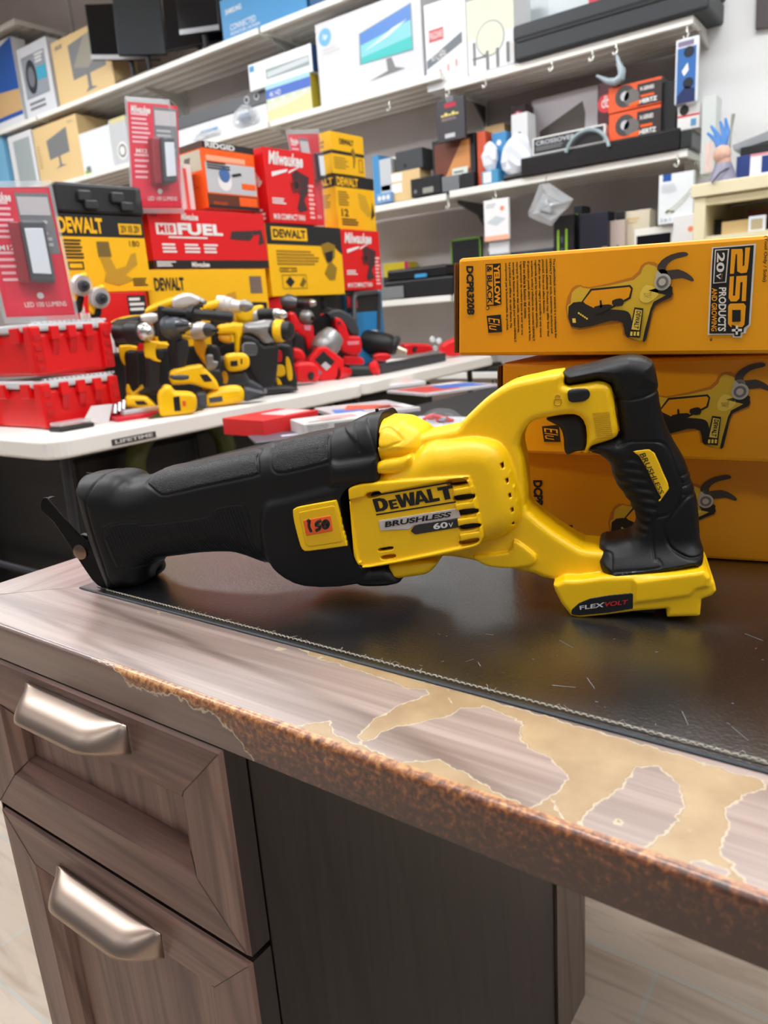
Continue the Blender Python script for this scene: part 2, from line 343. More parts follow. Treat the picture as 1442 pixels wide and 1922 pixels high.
patch = [[tuple(onZ(p, DESK)[:2]) for p in poly] for poly in (
 [(553,1362),(620,1352),(636,1380),(700,1408),(705,1450),(640,1420)],
 [(664,1387),(700,1352),(745,1326),(800,1305),(803,1294),(770,1292),(735,1278),(700,1268),(655,1253),(600,1236),(620,1230),(840,1290),(850,1325),(855,1340),(800,1354),(740,1366),(700,1385),(680,1390)],
 [(840,1290),(1442,1468),(1442,1482),(1410,1483),(1390,1497),(1368,1520),(1366,1560),(1350,1588),(1345,1600),(1270,1545),(1283,1505),(1276,1472),(1250,1450),(1228,1436),(1195,1441),(1165,1480),(1120,1512),(1085,1545),(1062,1550),(1035,1497),(1064,1460),(1050,1440),(1022,1420),(992,1402),(974,1385),(980,1360),(955,1345),(900,1328),(868,1330),(850,1342)],
 [(1062,1545),(1085,1545),(1130,1572),(1175,1592),(1212,1594),(1270,1540),(1350,1592),(1348,1602),(1380,1625),(1402,1655),(1412,1692),(1442,1700),(1442,1760),(1200,1660),(1000,1570),(985,1515),(1000,1512),(1035,1495)],
 [(1150,1535),(1165,1532),(1178,1540),(1170,1552),(1150,1548)],
 [(560,1215),(600,1222),(640,1238),(580,1230)], [(505,1212),(530,1214),(545,1222),(520,1220)], [(290,1148),(300,1146),(304,1153),(296,1156)],
 [(830,1425),(880,1455),(940,1490),(985,1515),(1000,1570),(820,1500),(700,1450),(700,1408),(760,1430)],
)]
island = [[tuple(onZ(p, DESK)[:2]) for p in poly] for poly in ([(1300,1622),(1325,1618),(1362,1632),(1362,1646),(1330,1650),(1300,1640)], [(905,1325),(955,1345),(980,1352),(930,1352)])]
def peel_top(x, y):
    s = max(seg_sd((x, y), p) for p in patch)
    return min(s, -max(seg_sd((x, y), p) for p in island))
# front strip of the top with its rounded nose, one gridded sheet
xs = np.arange(DX0+.004, DX1, .003); R = .0045
prof = [(y, DESK, 0., 0) for y in np.arange(.365, DY0+R, -.003)]+[(DY0+R-R*math.sin(a), DESK-R+R*math.cos(a), a/1.5708*.5, 1) for a in np.linspace(0, math.pi/2, 7)]+[(DY0, DESK-R-d, .5+.5*d/(DT-R), 1) for d in np.linspace(.003, DT-R, 6)]
def nose_peel(x, t):                            # + where the edge band is gone
    X = [-.80, -.535, -.50, -.475, -.46, -.44, -.425, -.405, -.39, -.37, -.35, -.335, -.32, -.30, .7]
    T = [-.2, -.12, .03, .2, .22, .62, .60, .62, .50, .58, .60, .70, .95, 1.3, 1.5]
    return (np.interp(x, X, T)-t)*.03 if x > -.53 else -.01
vs, pl, ns = [], [], []
for y, z, t, n in prof:
    for x in xs:
        vs.append((x, y, z)); ns.append(max(.03, t*.6+(x+.28)*1.0) if n else 0.)
        pl.append(nose_peel(x, t)-(.006 if t < .12 and x < -.31 else 0) if n else (peel_top(x, y) if (y < .36) else -.01))
nx = len(xs); fs = [(j*nx+i, j*nx+i+1, (j+1)*nx+i+1, (j+1)*nx+i) for j in range(len(prof)-1) for i in range(nx-1)]
mb = MB().add(vs, fs, wood_top)
top = mb.build('worn_front_strip', desk, smooth=True, fixn=True, label='laminate worn through to tan board with brown grimy nose')
for nm, arr in (('peel', pl), ('nose', ns)):
    a = top.data.attributes.new(nm, 'FLOAT', 'POINT'); a.data.foreach_set('value', [float(q) for q in arr])
MB().box((DX0, DY0+.02, DESK-DT), (DX1, DY1, DESK-.0006), wood_top).build('desktop', desk)
# mitred end strip, grain running away
MB().poly([(DX0+.0005, DY0+.014, DESK+.0003), (-.636, .366, DESK+.0003), (-.636, DY1-.09, DESK+.0003), (DX0+.0005, DY1, DESK+.0003)], wood_end).build('mitred_end_strip', desk)
MB().tube([(DX0+.002, DY0+.014, DESK+.0002), (-.636, .366, DESK+.0002)], .0003, M((215, 208, 200), .5), 4).build('mitre_joint', desk)
# leather inlay with its welt and stitching
def leather():
    m, nt, b, N = NT('black leather'); L = nt.links.new; tc = N('ShaderNodeTexCoord'); vo = N('ShaderNodeTexVoronoi', i_Scale=420.); L(tc.outputs['Object'], vo.inputs['Vector'])
    nz = N('ShaderNodeTexNoise', i_Scale=260., i_Detail=4.); L(tc.outputs['Object'], nz.inputs['Vector'])
    ad = N('ShaderNodeMath', operation='ADD'); L(vo.outputs['Distance'], ad.inputs[0]); L(nz.outputs['Fac'], ad.inputs[1])
    bp = N('ShaderNodeBump', i_Strength=.32, i_Distance=.0005); L(ad.outputs[0], bp.inputs['Height']); L(bp.outputs['Normal'], b.inputs['Normal'])
    n2 = N('ShaderNodeTexNoise', i_Scale=14., i_Detail=8., i_Distortion=.6); L(tc.outputs['Object'], n2.inputs['Vector'])
    r = ramp(nt, [(.4, lin((16, 18, 21))), (.62, lin((24, 25, 28))), (.8, lin((46, 47, 50)))]); L(n2.outputs['Fac'], r.inputs['Fac']); L(r.outputs['Color'], b.inputs['Base Color'])
    rr = N('ShaderNodeMapRange'); rr.inputs['To Min'].default_value = .24; rr.inputs['To Max'].default_value = .36; b.inputs['Coat Weight'].default_value = 1.; b.inputs['Coat Roughness'].default_value = .26; b.inputs['Specular IOR Level'].default_value = 1.; L(n2.outputs['Fac'], rr.inputs['Value']); L(rr.outputs[0], b.inputs['Roughness'])
    return m
LY = .3635
lth = leather()
MB().box((-.636, LY-.004, DESK-.001), (DX1-.06, DY1-.09, DESK+.0012), lth).build('leather_inlay', desk, bevel=.001)
MB().box((-.618, LY+.004, DESK+.001), (DX1-.065, DY1-.1, DESK+.0022), lth).build('leather_cushion', desk, bevel=.0012, seg=3)
MB().tube([(-.632, LY-.0036, DESK+.0009), (DX1-.06, LY-.0036, DESK+.0009)], .0011, M((58, 66, 74), .45), 6).build('inlay_welt', desk)
mb = MB(); sm = M((176, 168, 150), .8); x = -.60
while x < DX1-.08:
    mb.tube([(x, LY+.0022, DESK+.0018), (x+.0012, LY+.0022+random.uniform(-.0002, .0002), DESK+.0027), (x+.0029, LY+.0022+random.uniform(-.0002, .0003), DESK+.0027), (x+.0039, LY+.0022, DESK+.0018)], .00050, sm, 5); x += .0042
for i in range(60):
    x = random.uniform(-.5, .1); y = LY+.0022; a = random.uniform(-.006, .006); mb.tube([(x, y, DESK+.0025), (x+a*.5, y+random.uniform(-.002, .003), DESK+.004), (x+a, y+random.uniform(-.004, .004), DESK+.0032)], .00012, sm, 3)
mb.build('stitching', desk, smooth=True)
mb = MB(); scm = M((128, 128, 130), .6)                  # scratches and chips scuffed into the leather
for i in range(34):
    p = onZ((random.uniform(640, 1440), random.uniform(1180, 1400)), DESK+.0023); 
    if p[1] < LY+.006: continue
    l = random.choice([.0012, .002, .006, .014]); a = random.uniform(0, 3); mb.tube([p, (p[0]+l*math.cos(a), p[1]+l*math.sin(a), DESK+.0023)], .0002, scm, 3)
mb.build('leather_scratches', desk, kind='stuff')
# ---- drawer pedestal
PX0, PX1, PYF, PYB = -.690, -.346, .270, .893
ped_top, ped_bot = DESK-DT-.001, .0
FT = .02
g1 = EYE-.430; 
bodyY = PYF+FT+.002
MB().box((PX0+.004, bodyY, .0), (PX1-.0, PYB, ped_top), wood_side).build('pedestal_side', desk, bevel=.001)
MB().box((PX0+.002, PYF+.001, ped_top-.02), (PX0+.004, PYB, .05), wood_side).build('pedestal_edge', desk)
MB().box((PX1, PYB-.10, .0), (PX1+.0035, PYB+.004, ped_top), wood_mat('lit laminate strip', (104, 88, 82), (116, 98, 92), (126, 108, 100), rot=(0, math.radians(90), 0))).build('lit_side_strip', desk)  # paler colour paints the lit wedge at the rear of the side
def front(z0, z1, zt=None):
    """raised-frame drawer front: mitred frame, bead, recessed panel"""
    d = thing('drawer', None, None, (PX0, PYF, z0)); d.parent = desk; d.location = Vector((PX0-DX0, PYF-DY0, z0)); 
    FW = .062; a0, a1, b0, b1 = PX0, PX1, z0, z1; y = PYF
    def ring(i0, i1, y0, y1, name, lab=None):
        o0 = [(a0+i0, y0, b0+i0), (a1-i0, y0, b0+i0), (a1-i0, y0, b1-i0), (a0+i0, y0, b1-i0)]; o1 = [(a0+i1, y1, b0+i1), (a1-i1, y1, b0+i1), (a1-i1, y1, b1-i1), (a0+i1, y1, b1-i1)]
        mb = MB()
        for k in range(4): mb.poly([o0[k], o0[(k+1) % 4], o1[(k+1) % 4], o1[k]], wood_x if k % 2 == 0 else wood_z)
        return mb
    m1 = MB()
    for seq in ((0, .0025, y+.0025, y), (.0025, FW-.016, y, y), (FW-.016, FW-.013, y, y+.0025), (FW-.013, FW-.002, y+.0025, y+.008), (FW-.002, FW+.0005, y+.008, y+.015)):
        r = ring(*seq, ''); m1.add(r.v[:], r.f[:], wood_x); m1.mi[-4:] = [m1._m(wood_x), m1._m(wood_z)]*2
    # thickness
    for k, (p, q) in enumerate([((a0, b0), (a1, b0)), ((a1, b0), (a1, b1)), ((a1, b1), (a0, b1)), ((a0, b1), (a0, b0))]):
        m1.poly([(p[0], y+.0025, p[1]), (p[0], y+FT, p[1]), (q[0], y+FT, q[1]), (q[0], y+.0025, q[1])], wood_side)
    m1.poly([(a0, y+FT, b0), (a1, y+FT, b0), (a1, y+FT, b1), (a0, y+FT, b1)], wood_side)
    m1.build('drawer_frame', d)
    ml_ = MB()
    for sx, sz in ((1, 1), (-1, 1), (1, -1), (-1, -1)):
        cx_ = a0 if sx > 0 else a1; cz_ = b0 if sz > 0 else b1; ml_.tube([(cx_+sx*.003, y-.0001, cz_+sz*.003), (cx_+sx*(FW-.016), y-.0001, cz_+sz*(FW-.016)), (cx_+sx*(FW-.002), y+.0078, cz_+sz*(FW-.002))], .0004, M((66, 46, 40), .6), 4)
    ml_.build('mitre_lines', d)
    MB().poly([(a0+FW, y+.0152, b0+FW), (a1-FW, y+.0152, b0+FW), (a1-FW, y+.0152, b1-FW), (a0+FW, y+.0152, b1-FW)], wood_z).build('recessed_panel', d, fixn=False)
    return d
def handle(d, x0, x1, zt, proj=.03, drop=.022):
    """bin-style brushed pull: a sheet curving out and down from the face, its lip cut to a shallow arc"""
    n = 28; k = 10; vs = []; 
    for i in range(n+1):
        t = i/n; q_ = min(1, min(t, 1-t)/.24); e = max(.02, 1-(1-q_)**2.2) ; x = x0+(x1-x0)*t
        for j in range(k+1):
            a = j/k
            y = PYF-proj*e*math.sin(a*1.45); z = zt-drop*(1-math.cos(a*1.45))-.006*(1-e)*a
            vs.append((x, y-.0005, z))
    fs = [(i*(k+1)+j, (i+1)*(k+1)+j, (i+1)*(k+1)+j+1, i*(k+1)+j+1) for i in range(n) for j in range(k)]
    m, nt, b, N = NT('brushed nickel'); L = nt.links.new; tc = N('ShaderNodeTexCoord'); mp = N('ShaderNodeMapping'); mp.inputs['Scale'].default_value = (6, 500, 500); nz = N('ShaderNodeTexNoise', i_Scale=1.)
    L(tc.outputs['Object'], mp.inputs['Vector']); L(mp.outputs['Vector'], nz.inputs['Vector']); bp = N('ShaderNodeBump', i_Strength=.06, i_Distance=.0004); L(nz.outputs['Fac'], bp.inputs['Height']); L(bp.outputs['Normal'], b.inputs['Normal'])
    b.inputs['Base Color'].default_value = lin((176, 158, 146))+(1,); b.inputs['Metallic'].default_value = 1.; b.inputs['Roughness'].default_value = .38
    h = MB().add(vs, fs, m).build('handle', d, smooth=True, label='brushed nickel cup pull')
    so = h.modifiers.new('thick', 'SOLIDIFY'); so.thickness = .0018; so.offset = 1
d1 = front(g1+.0015, ped_top-.0005)
d2 = front(.06, g1-.0035)
handle(d1, -.583, -.446, EYE-.274, proj=.027, drop=.018)
handle(d2, -.597, -.450, EYE-.460, proj=.027, drop=.018)
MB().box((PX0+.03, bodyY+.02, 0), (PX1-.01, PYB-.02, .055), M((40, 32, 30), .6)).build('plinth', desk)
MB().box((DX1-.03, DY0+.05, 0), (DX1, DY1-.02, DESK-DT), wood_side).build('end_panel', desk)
# ================================================================== SOLID SHAPES FROM DISTANCE FIELDS
def poly_sdf(P, U, V):                          # exact distance to a closed outline, - inside
    P = np.asarray(P, np.float32); sh = np.broadcast(U, V).shape; U = np.broadcast_to(U, sh).astype(np.float32); V = np.broadcast_to(V, sh).astype(np.float32)
    d = np.full(sh, 1e9, np.float32); ins = np.zeros(sh, bool); n = len(P)
    for i in range(n):
        ax, ay = P[i]; bx, by = P[(i+1) % n]; ex, ey = bx-ax, by-ay; L = ex*ex+ey*ey
        if L < 1e-14: continue
        t = np.clip(((U-ax)*ex+(V-ay)*ey)/L, 0, 1); d = np.minimum(d, (U-ax-ex*t)**2+(V-ay-ey*t)**2)
        c = (ay > V) != (by > V)
        if abs(ey) > 1e-12: ins ^= c & (U < ex*(V-ay)/ey+ax)
    d = np.sqrt(d); return np.where(ins, -d, d)
def extr(d2, w, W, r):                          # rounded slab: outline distance d2, half thickness W, edge radius r
    if d2.ndim == 2: d2 = d2[:, :, None]
    if hasattr(W, 'ndim') and W.ndim == 2: W = W[:, :, None]
    a = d2+r; b = np.abs(w)-W+r
    return np.minimum(np.maximum(a, b), 0)+np.hypot(np.maximum(a, 0), np.maximum(b, 0))-r
def smin(a, b, k): h = np.clip(.5+.5*(b-a)/k, 0, 1); return b*(1-h)+a*h-k*h*(1-h)
def smax(a, b, k): return -smin(-a, -b, k)
class Grid:
    def __init__(s, lo, hi, h):
        s.lo = np.array(lo, float); s.h = h; s.n = [int((hi[i]-lo[i])/h)+2 for i in range(3)]
        s.u, s.v, s.w = [(s.lo[i]+h*np.arange(s.n[i])).astype(np.float32) for i in range(3)]
        s.U = s.u[:, None]; s.V = s.v[None, :]; s.w3 = s.w[None, None, :]; s.U3 = s.u[:, None, None]; s.V3 = s.v[None, :, None]
def nets(g, F):                                 # naive surface nets -> verts, quads
    F = np.ascontiguousarray(F, dtype=np.float32); F[0] = F[-1] = 1; F[:, 0] = F[:, -1] = 1; F[:, :, 0] = F[:, :, -1] = 1
    S = F < 0; nx, ny, nz = F.shape
    c = [S[i:nx-1+i, j:ny-1+j, k:nz-1+k] for i in (0, 1) for j in (0, 1) for k in (0, 1)]
    act = np.zeros(c[0].shape, np.uint8)
    for q in c: act += q
    A = np.argwhere((act > 0) & (act < 8)); idx = np.full(act.shape, -1, np.int32); idx[A[:, 0], A[:, 1], A[:, 2]] = np.arange(len(A))
    acc = np.zeros((len(A), 3)); cnt = np.zeros(len(A))
    cor = [(i, j, k) for i in (0, 1) for j in (0, 1) for k in (0, 1)]
    for p in range(8):
        for q in range(p+1, 8):
            a, b = np.array(cor[p]), np.array(cor[q])
            if np.abs(a-b).sum() != 1: continue
            fa = F[tuple((A+a).T)]; fb = F[tuple((A+b).T)]; m = (fa < 0) != (fb < 0); t = np.where(m, fa/np.where(m, fa-fb, 1), 0)
            acc += np.where(m[:, None], a+(b-a)*t[:, None], 0); cnt += m
    V = (A+acc/cnt[:, None])*g.h+g.lo
    Q = []
    for ax in range(3):
        o1, o2 = [(1, 2), (2, 0), (0, 1)][ax]
        sl0 = [slice(None)]*3; sl1 = [slice(None)]*3; sl0[ax] = slice(0, -1); sl1[ax] = slice(1, None)
        a, b = S[tuple(sl0)], S[tuple(sl1)]; E = np.argwhere(a != b)
        E = E[(E[:, o1] > 0) & (E[:, o2] > 0) & (E[:, o1] < F.shape[o1]-1) & (E[:, o2] < F.shape[o2]-1)]
        d1 = np.zeros(3, int); d1[o1] = 1; d2 = np.zeros(3, int); d2[o2] = 1
        q = np.stack([idx[tuple((E-d1-d2).T)], idx[tuple((E-d2).T)], idx[tuple(E.T)], idx[tuple((E-d1).T)]], 1)
        flip = ~a[tuple(E.T)]; q[flip] = q[flip][:, ::-1]; Q.append(q)
    Q = np.concatenate(Q); return V, Q[(Q >= 0).all(1)]
class Frame:
    """local frame of an object: origin O, axes U (along), V (up), W (towards the viewer's side)"""
    def __init__(s, O, U, V, Wd): s.O = np.asarray(O, float); s.B = np.array([U, V, Wd], float)
    def w(s, p): return s.O+np.asarray(p, float)@s.B
    def px(s, p, w=0.):                         # photo measurement at depth w of this frame -> (u, v)
        q = onP(p, s.O+s.B[2]*w, s.B[2])-s.O; return np.array([q.dot(s.B[0]), q.dot(s.B[1])])
    def pxs(s, P, w=0.): return np.array([s.px(p[:2], p[2] if len(p) > 2 else w) for p in P])
def solid(name, g, F, fr, mat, parent, label=None, mats=None, mfun=None):
    V, Q = nets(g, F); o0 = np.array(wloc(parent)); Wv = fr.O+V@fr.B-o0
    me = bpy.data.meshes.new(name); me.vertices.add(len(Wv)); me.vertices.foreach_set('co', Wv.astype(np.float32).ravel())
    me.loops.add(Q.size); me.loops.foreach_set('vertex_index', Q.astype(np.int32).ravel()); me.polygons.add(len(Q))
    me.polygons.foreach_set('loop_start', np.arange(0, Q.size, 4, dtype=np.int32)); me.polygons.foreach_set('loop_total', np.full(len(Q), 4, np.int32))
    me.polygons.foreach_set('use_smooth', np.ones(len(Q), bool)); me.update(calc_edges=True)
    for m in (mats or [mat]): me.materials.append(m)
    if mfun is not None: c = V[Q].mean(1); me.polygons.foreach_set('material_index', mfun(c).astype(np.int32))
    bm = bmesh.new(); bm.from_mesh(me); bmesh.ops.recalc_face_normals(bm, faces=bm.faces); bm.to_mesh(me); bm.free(); me.update()
    o = bpy.data.objects.new(name, me); COL.objects.link(o); o.parent = parent
    return tag(o, label)
class Top:
    """height of the near surface of a field, to drape plates, pads and lettering on it"""
    def __init__(s, g, F):
        s.g = g; ins = F < 0; k = (F.shape[2]-1)-np.argmax(ins[:, :, ::-1], axis=2); has = ins.any(2); k = np.clip(k, 0, F.shape[2]-2)
        I, J = np.indices(k.shape); f0 = F[I, J, k]; f1 = F[I, J, k+1]; t = np.where(has, -f0/np.where(f1-f0 == 0, 1, f1-f0), 0)
        s.H = np.where(has, g.w[0]+g.h*(k+np.clip(t, 0, 1)), np.nan)
    def __call__(s, u, v):
        x = (u-s.g.lo[0])/s.g.h; y = (v-s.g.lo[1])/s.g.h; i = int(min(max(x, 0), s.g.n[0]-2)); j = int(min(max(y, 0), s.g.n[1]-2)); a, b = x-i, y-j
        q = s.H[i:i+2, j:j+2]
        if np.isnan(q).any(): return float(np.nanmean(q)) if not np.isnan(q).all() else 0.
        return float(q[0, 0]*(1-a)*(1-b)+q[1, 0]*a*(1-b)+q[0, 1]*(1-a)*b+q[1, 1]*a*b)
# ================================================================== THE RECIPROCATING SAW
N0 = onZ((212, 1114), DESK+.002); N1 = onZ((1085, 1160), DESK+.002)
us = (N1-N0); us[2] = 0; us /= np.linalg.norm(us); ws = np.array([us[1], -us[0], 0.]); HW = .036
if ws.dot(EYEV-N0) < 0: ws = -ws
ctr = N0-ws*HW; ctr[2] = DESK+.003
SF = Frame(ctr, us, (0, 0, 1), ws)
yel = M((255, 202, 2), .42, bump=(900, .08)); yel_p = M((255, 204, 2), .35)
rub = M((15, 16, 18), .46, bump=(1400, .10)); rubg = M((20, 21, 23), .45)
def rubber_pad():
    m, nt, b, N = NT('pebbled rubber'); L = nt.links.new; tc = N('ShaderNodeTexCoord'); nz = N('ShaderNodeTexNoise', i_Scale=620., i_Detail=2., i_Distortion=1.3); L(tc.outputs['Object'], nz.inputs['Vector'])
    rr = ramp(nt, [(.42, (0, 0, 0)), (.58, (1, 1, 1))]); L(nz.outputs['Fac'], rr.inputs['Fac']); bp = N('ShaderNodeBump', i_Strength=.9, i_Distance=.0007); L(rr.outputs['Color'], bp.inputs['Height']); L(bp.outputs['Normal'], b.inputs['Normal'])
    b.inputs['Base Color'].default_value = lin((18, 19, 22))+(1,); b.inputs['Roughness'].default_value = .48; return m
padm = rubber_pad()
saw = thing('reciprocating_saw', 'yellow and black cordless reciprocating saw lying across the desk, orange price sticker on its side', 'saw', SF.O)
# crop-to-photo helpers used while measuring
c1 = lambda P, w=0.: [(60+x*.3467, 740+y*.3467, *( [z[0]] if z else [w])) for x, y, *z in P]
c2 = lambda P, w=0.: [(480+x*.3745, 740+y*.3745, *( [z[0]] if z else [w])) for x, y, *z in P]
c3 = lambda P, w=0.: [(900+x*.3467, 640+y*.3467, *( [z[0]] if z else [w])) for x, y, *z in P]
S = SF.pxs
lo = np.array([-.04, -.004, -.06]); hi = np.array([.50, .26, .06])
# --- rubber boot
T_, B_, N_ = 0., .022, .034
boot_out = S([(148, 914, .012), (151, 904, .012), (160, 894, .008), (176, 887, .0), (199, 884, 0), (233, 882, 0), (251, 887, 0), (262, 894, 0), (282, 891, 0), (299, 884, 0), (323, 873, 0), (400, 857, 0), (493, 835, 0), (555, 819, 0), (630, 802, 0),
              (663, 793, 0), (685, 782, 0), (705, 776, 0), (723, 772, 0), (790, 757, 0), (800, 1050, .03), (740, 1064, B_), (700, 1069, B_), (650, 1076, B_), (600, 1080, B_), (550, 1079, B_), (520, 1071, B_), (485, 1062, B_), (455, 1051, B_), (424, 1044, B_), (372, 1045, B_),
              (330, 1050, B_), (290, 1056, .02), (272, 1075, .02), (262, 1100, .02), (240, 1112, .026), (212, 1116, .022), (203, 1106, .018), (180, 1028, .012), (167, 985, .012), (153, 934, .012)])
gb = Grid((boot_out[:, 0].min()-.006, -.004, -.052), (boot_out[:, 0].max()+.004, boot_out[:, 1].max()+.005, .052), .0008)
bo = smoothpts(boot_out, 3)
d2 = poly_sdf(bo, gb.U, gb.V)
def stepw(fr_pts, U, V):                        # half thickness along the tool
    x = [SF.px(p, .02)[0] for p, _ in fr_pts]; return np.interp(U, x, [w for _, w in fr_pts]).astype(np.float32)+0*V
Wb = stepw([((150, 1000), .0335), ((175, 1000), .0355), ((235, 1000), .0355), ((290, 960), .031), ((480, 960), .0325), ((540, 960), .037), ((740, 960), .0375)], gb.U, gb.V)
F = extr(d2, gb.w3, Wb, .0285)
# front lip seam: a ridge behind the nose face
lipl = S([(176, 890), (163, 935), (172, 985), (190, 1040), (213, 1117)], .033)
def groove(F, g, pts, width, depth, closed=False, n=5):
    """cut (or raise, with negative depth) a line along the near and far sides"""
    P = smoothpts(pts, n, closed); d = np.full((g.n[0], g.n[1]), 1e9, np.float32)
    for i in range(len(P)-(0 if closed else 1)):
        a, b = P[i], P[(i+1) % len(P)]; e = b-a; L = e.dot(e)+1e-12; t = np.clip(((g.U-a[0])*e[0]+(g.V-a[1])*e[1])/L, 0, 1); d = np.minimum(d, (g.U-a[0]-e[0]*t)**2+(g.V-a[1]-e[1]*t)**2)
    k = np.exp(-d/(width*width)); return F+(depth*k)[:, :, None]
F = groove(F, gb, lipl, .0012, .0011)
# panel outlines pressed into the rubber
side_grip = S(c1([(515, 670), (680, 640), (720, 655), (1030, 612), (1090, 565), (1210, 545), (1255, 575), (1290, 760), (1330, 940), (1200, 920), (1050, 870), (880, 875), (600, 885), (560, 840)]), .033)
F = groove(F, gb, side_grip, .0010, .0010, True, 3)
dg = poly_sdf(smoothpts(side_grip, 3), gb.U, gb.V); rib = .0006*(np.sin((gb.U*.97+gb.V*.25)*2*np.pi/.0032))*np.clip(-dg/.002-.8, 0, 1); F = F+rib[:, :, None]
pad1 = S(c1([(650, 470, .012), (700, 425, .004), (765, 392, 0), (1240, 282, 0), (1252, 330, .015), (1245, 410, .027), (1200, 440, .030), (900, 505, .03), (730, 545, .03), (680, 535, .03), (655, 505, .024)]))
pad2 = S(c2([(110, 255, .012), (130, 225, .004), (395, 168, 0), (400, 215, .014), (385, 320, .03), (340, 345, .033), (150, 390, .033), (105, 375, .03), (95, 330, .025)]))
for p in (pad1, pad2): F = groove(F, gb, p, .0012, .0010, True, 2)
# big side bulge with the hanging-hook recess, collar and hinge lumps
bulge = S(c2([(150, 500), (250, 470), (520, 400), (600, 400), (640, 800), (560, 880), (330, 890), (200, 830), (140, 740), (118, 600)]), .038)
db = poly_sdf(smoothpts(bulge, 3), gb.U, gb.V); F = smin(F, extr(db, gb.w3, .0400, .006), .006)
col = S([(662, 793, 0), (684, 781, 0), (706, 775, 0), (724, 772, 0), (790, 757, 0), (800, 1036, .03), (727, 1044, .03), (700, 1055, .03), (668, 1060, .03), (652, 960, .034)])
dc = poly_sdf(col, gb.U, gb.V); F = smin(F, extr(dc-.0008, gb.w3, .0378, .028), .0015)
lump = S(c2([(440, 330), (460, 285), (500, 285), (600, 268), (690, 262), (690, 400), (600, 402), (520, 412), (460, 412), (440, 380)]), .036)
dl = poly_sdf(smoothpts(lump, 3), gb.U, gb.V); F = smin(F, extr(dl, gb.w3, .0425, .010), .002)
lump2 = S(c2([(565, 820), (640, 800), (720, 798), (770, 850), (775, 875), (720, 890), (600, 893), (570, 870)]), .034)
dl2 = poly_sdf(smoothpts(lump2, 3), gb.U, gb.V); F = smin(F, extr(dl2, gb.w3, .040, .010), .002)
ctop = S(c2([(485, 150), (545, 130), (600, 105), (612, 270), (480, 290)]), .02)
uend = SF.px((712, 840), .03)[0]; F = np.maximum(F, (gb.U3-uend))
fr_b = smoothpts(S(c2([(515, 455), (560, 408), (680, 385), (1075, 355), (1120, 370), (1135, 410), (1180, 610), (1172, 668), (1130, 695), (940, 738), (650, 790), (605, 785), (575, 750), (530, 600), (512, 500)]), .039), 3)
F = np.maximum(F, np.minimum(-(poly_sdf(fr_b, gb.U, gb.V)-.0006), 1)[:, :, None]*np.ones_like(F)*(gb.w3 > .02)+(-1.)*(gb.w3 <= .02))
F = smin(F, extr(dl2, gb.w3, .040, .010), .001)
F = groove(F, gb, S(c2([(545, 130, 0), (535, 200, .02), (535, 280, .03)])), .0008, .0008)
F = groove(F, gb, S(c2([(600, 105, 0), (605, 190, .02), (612, 290, .034)])), .0008, .0008)
solid('rubber_boot', gb, F, SF, rub, saw, 'black rubber boot over the gear case')
boot_top = Top(gb, F)
for p in (pad1, pad2):
    dp = poly_sdf(smoothpts(p, 2), gb.U, gb.V); G = smax(F-.0008, (dp+.0012)[:, :, None]+0*gb.w3, .0008)
    i0, i1 = np.where((dp < .003).any(1))[0][[0, -1]]; j0, j1 = np.where((dp < .003).any(0))[0][[0, -1]]
    gs = Grid((gb.u[i0], gb.v[j0], gb.w[0]), (gb.u[i0]+gb.h, gb.v[j0]+gb.h, gb.w[-1]), gb.h); gs.lo = np.array([gb.u[i0]-0., gb.v[j0], gb.w[0]], float)
    solid('pebbled_pad', gs, np.maximum(G, -F-.0015)[i0:i1+1, j0:j1+1, :].copy(), SF, padm, saw, 'pebbled grip pad')
# small knob on top of the nose, lump at its heel
mb = MB(); heel = SF.px((296, 1066), -.01)
g2 = Grid((heel[0]-.022, heel[1]-.016, -.03), (heel[0]+.014, heel[1]+.018, .012), .0009)
Fh = np.sqrt(((g2.U3-heel[0]+.006)/.013)**2+((g2.V3-heel[1]-.002)/.0095)**2+((g2.w3+.010)/.013)**2)*.01-.01
solid('heel_bumper', g2, Fh, SF, rub, saw)
# --- shoe (black steel)
stl = M((20, 21, 23), .28, .6); stlb = M((30, 31, 33), .3, .7)
def plate(pxs, w0, w1, name, m, parent, bev=.0008, lab=None):
    P = [SF.px(p[:2], p[2] if len(p) > 2 else max(w0, w1)) for p in pxs]
    return MB().prism([SF.w((q[0], q[1], w0)) for q in P], SF.B[2]*(w1-w0), m).build(name, parent, bevel=bev, label=lab)
shoe_px = smoothpts([(78, 938), (84, 934), (90, 938), (110, 962), (150, 1006), (165, 1017), (172, 1032), (190, 1065), (208, 1098), (206, 1108), (190, 1103), (172, 1088), (140, 1040), (100, 980), (76, 958)], 2)
sh = plate([tuple(p) for p in shoe_px], .021, .0235, 'pivoting_shoe', stl, saw, lab='black steel pivoting shoe')
far = [SF.px(p, .022) for p in shoe_px]

e0, e1 = SF.px((77, 955), .022), SF.px((80, 936), .022); e2 = SF.px((88, 936), .022)
MB().prism([SF.w((*e0, .012)), SF.w((*e1, .012)), SF.w((e2[0], e2[1], .012)), SF.w((e2[0]+.001, e2[1]-.002, .012)), SF.w((e1[0]+.0015, e1[1]-.003, .012)), SF.w((e0[0]+.002, e0[1], .012))], SF.B[2]*.010, stl).build('shoe_face', sh, bevel=.0006)
piv = SF.px((151, 1036), .024)
MB().lathe(SF.w((piv[0], piv[1], -.026)), SF.B[2], [(0, .0045), (.049, .0045), (.0495, .0072), (.051, .0072), (.0518, .0055), (.0521, .002)], M((150, 128, 110), .28, 1.), 28).build('pivot_rivet', saw, smooth=True, label='bright steel pivot rivet')
plate([(140, 1012), (150, 1003), (163, 1006), (172, 1022), (182, 1050), (170, 1052), (160, 1040), (146, 1022)], .014, .0205, 'shoe_bracket', stl, saw)
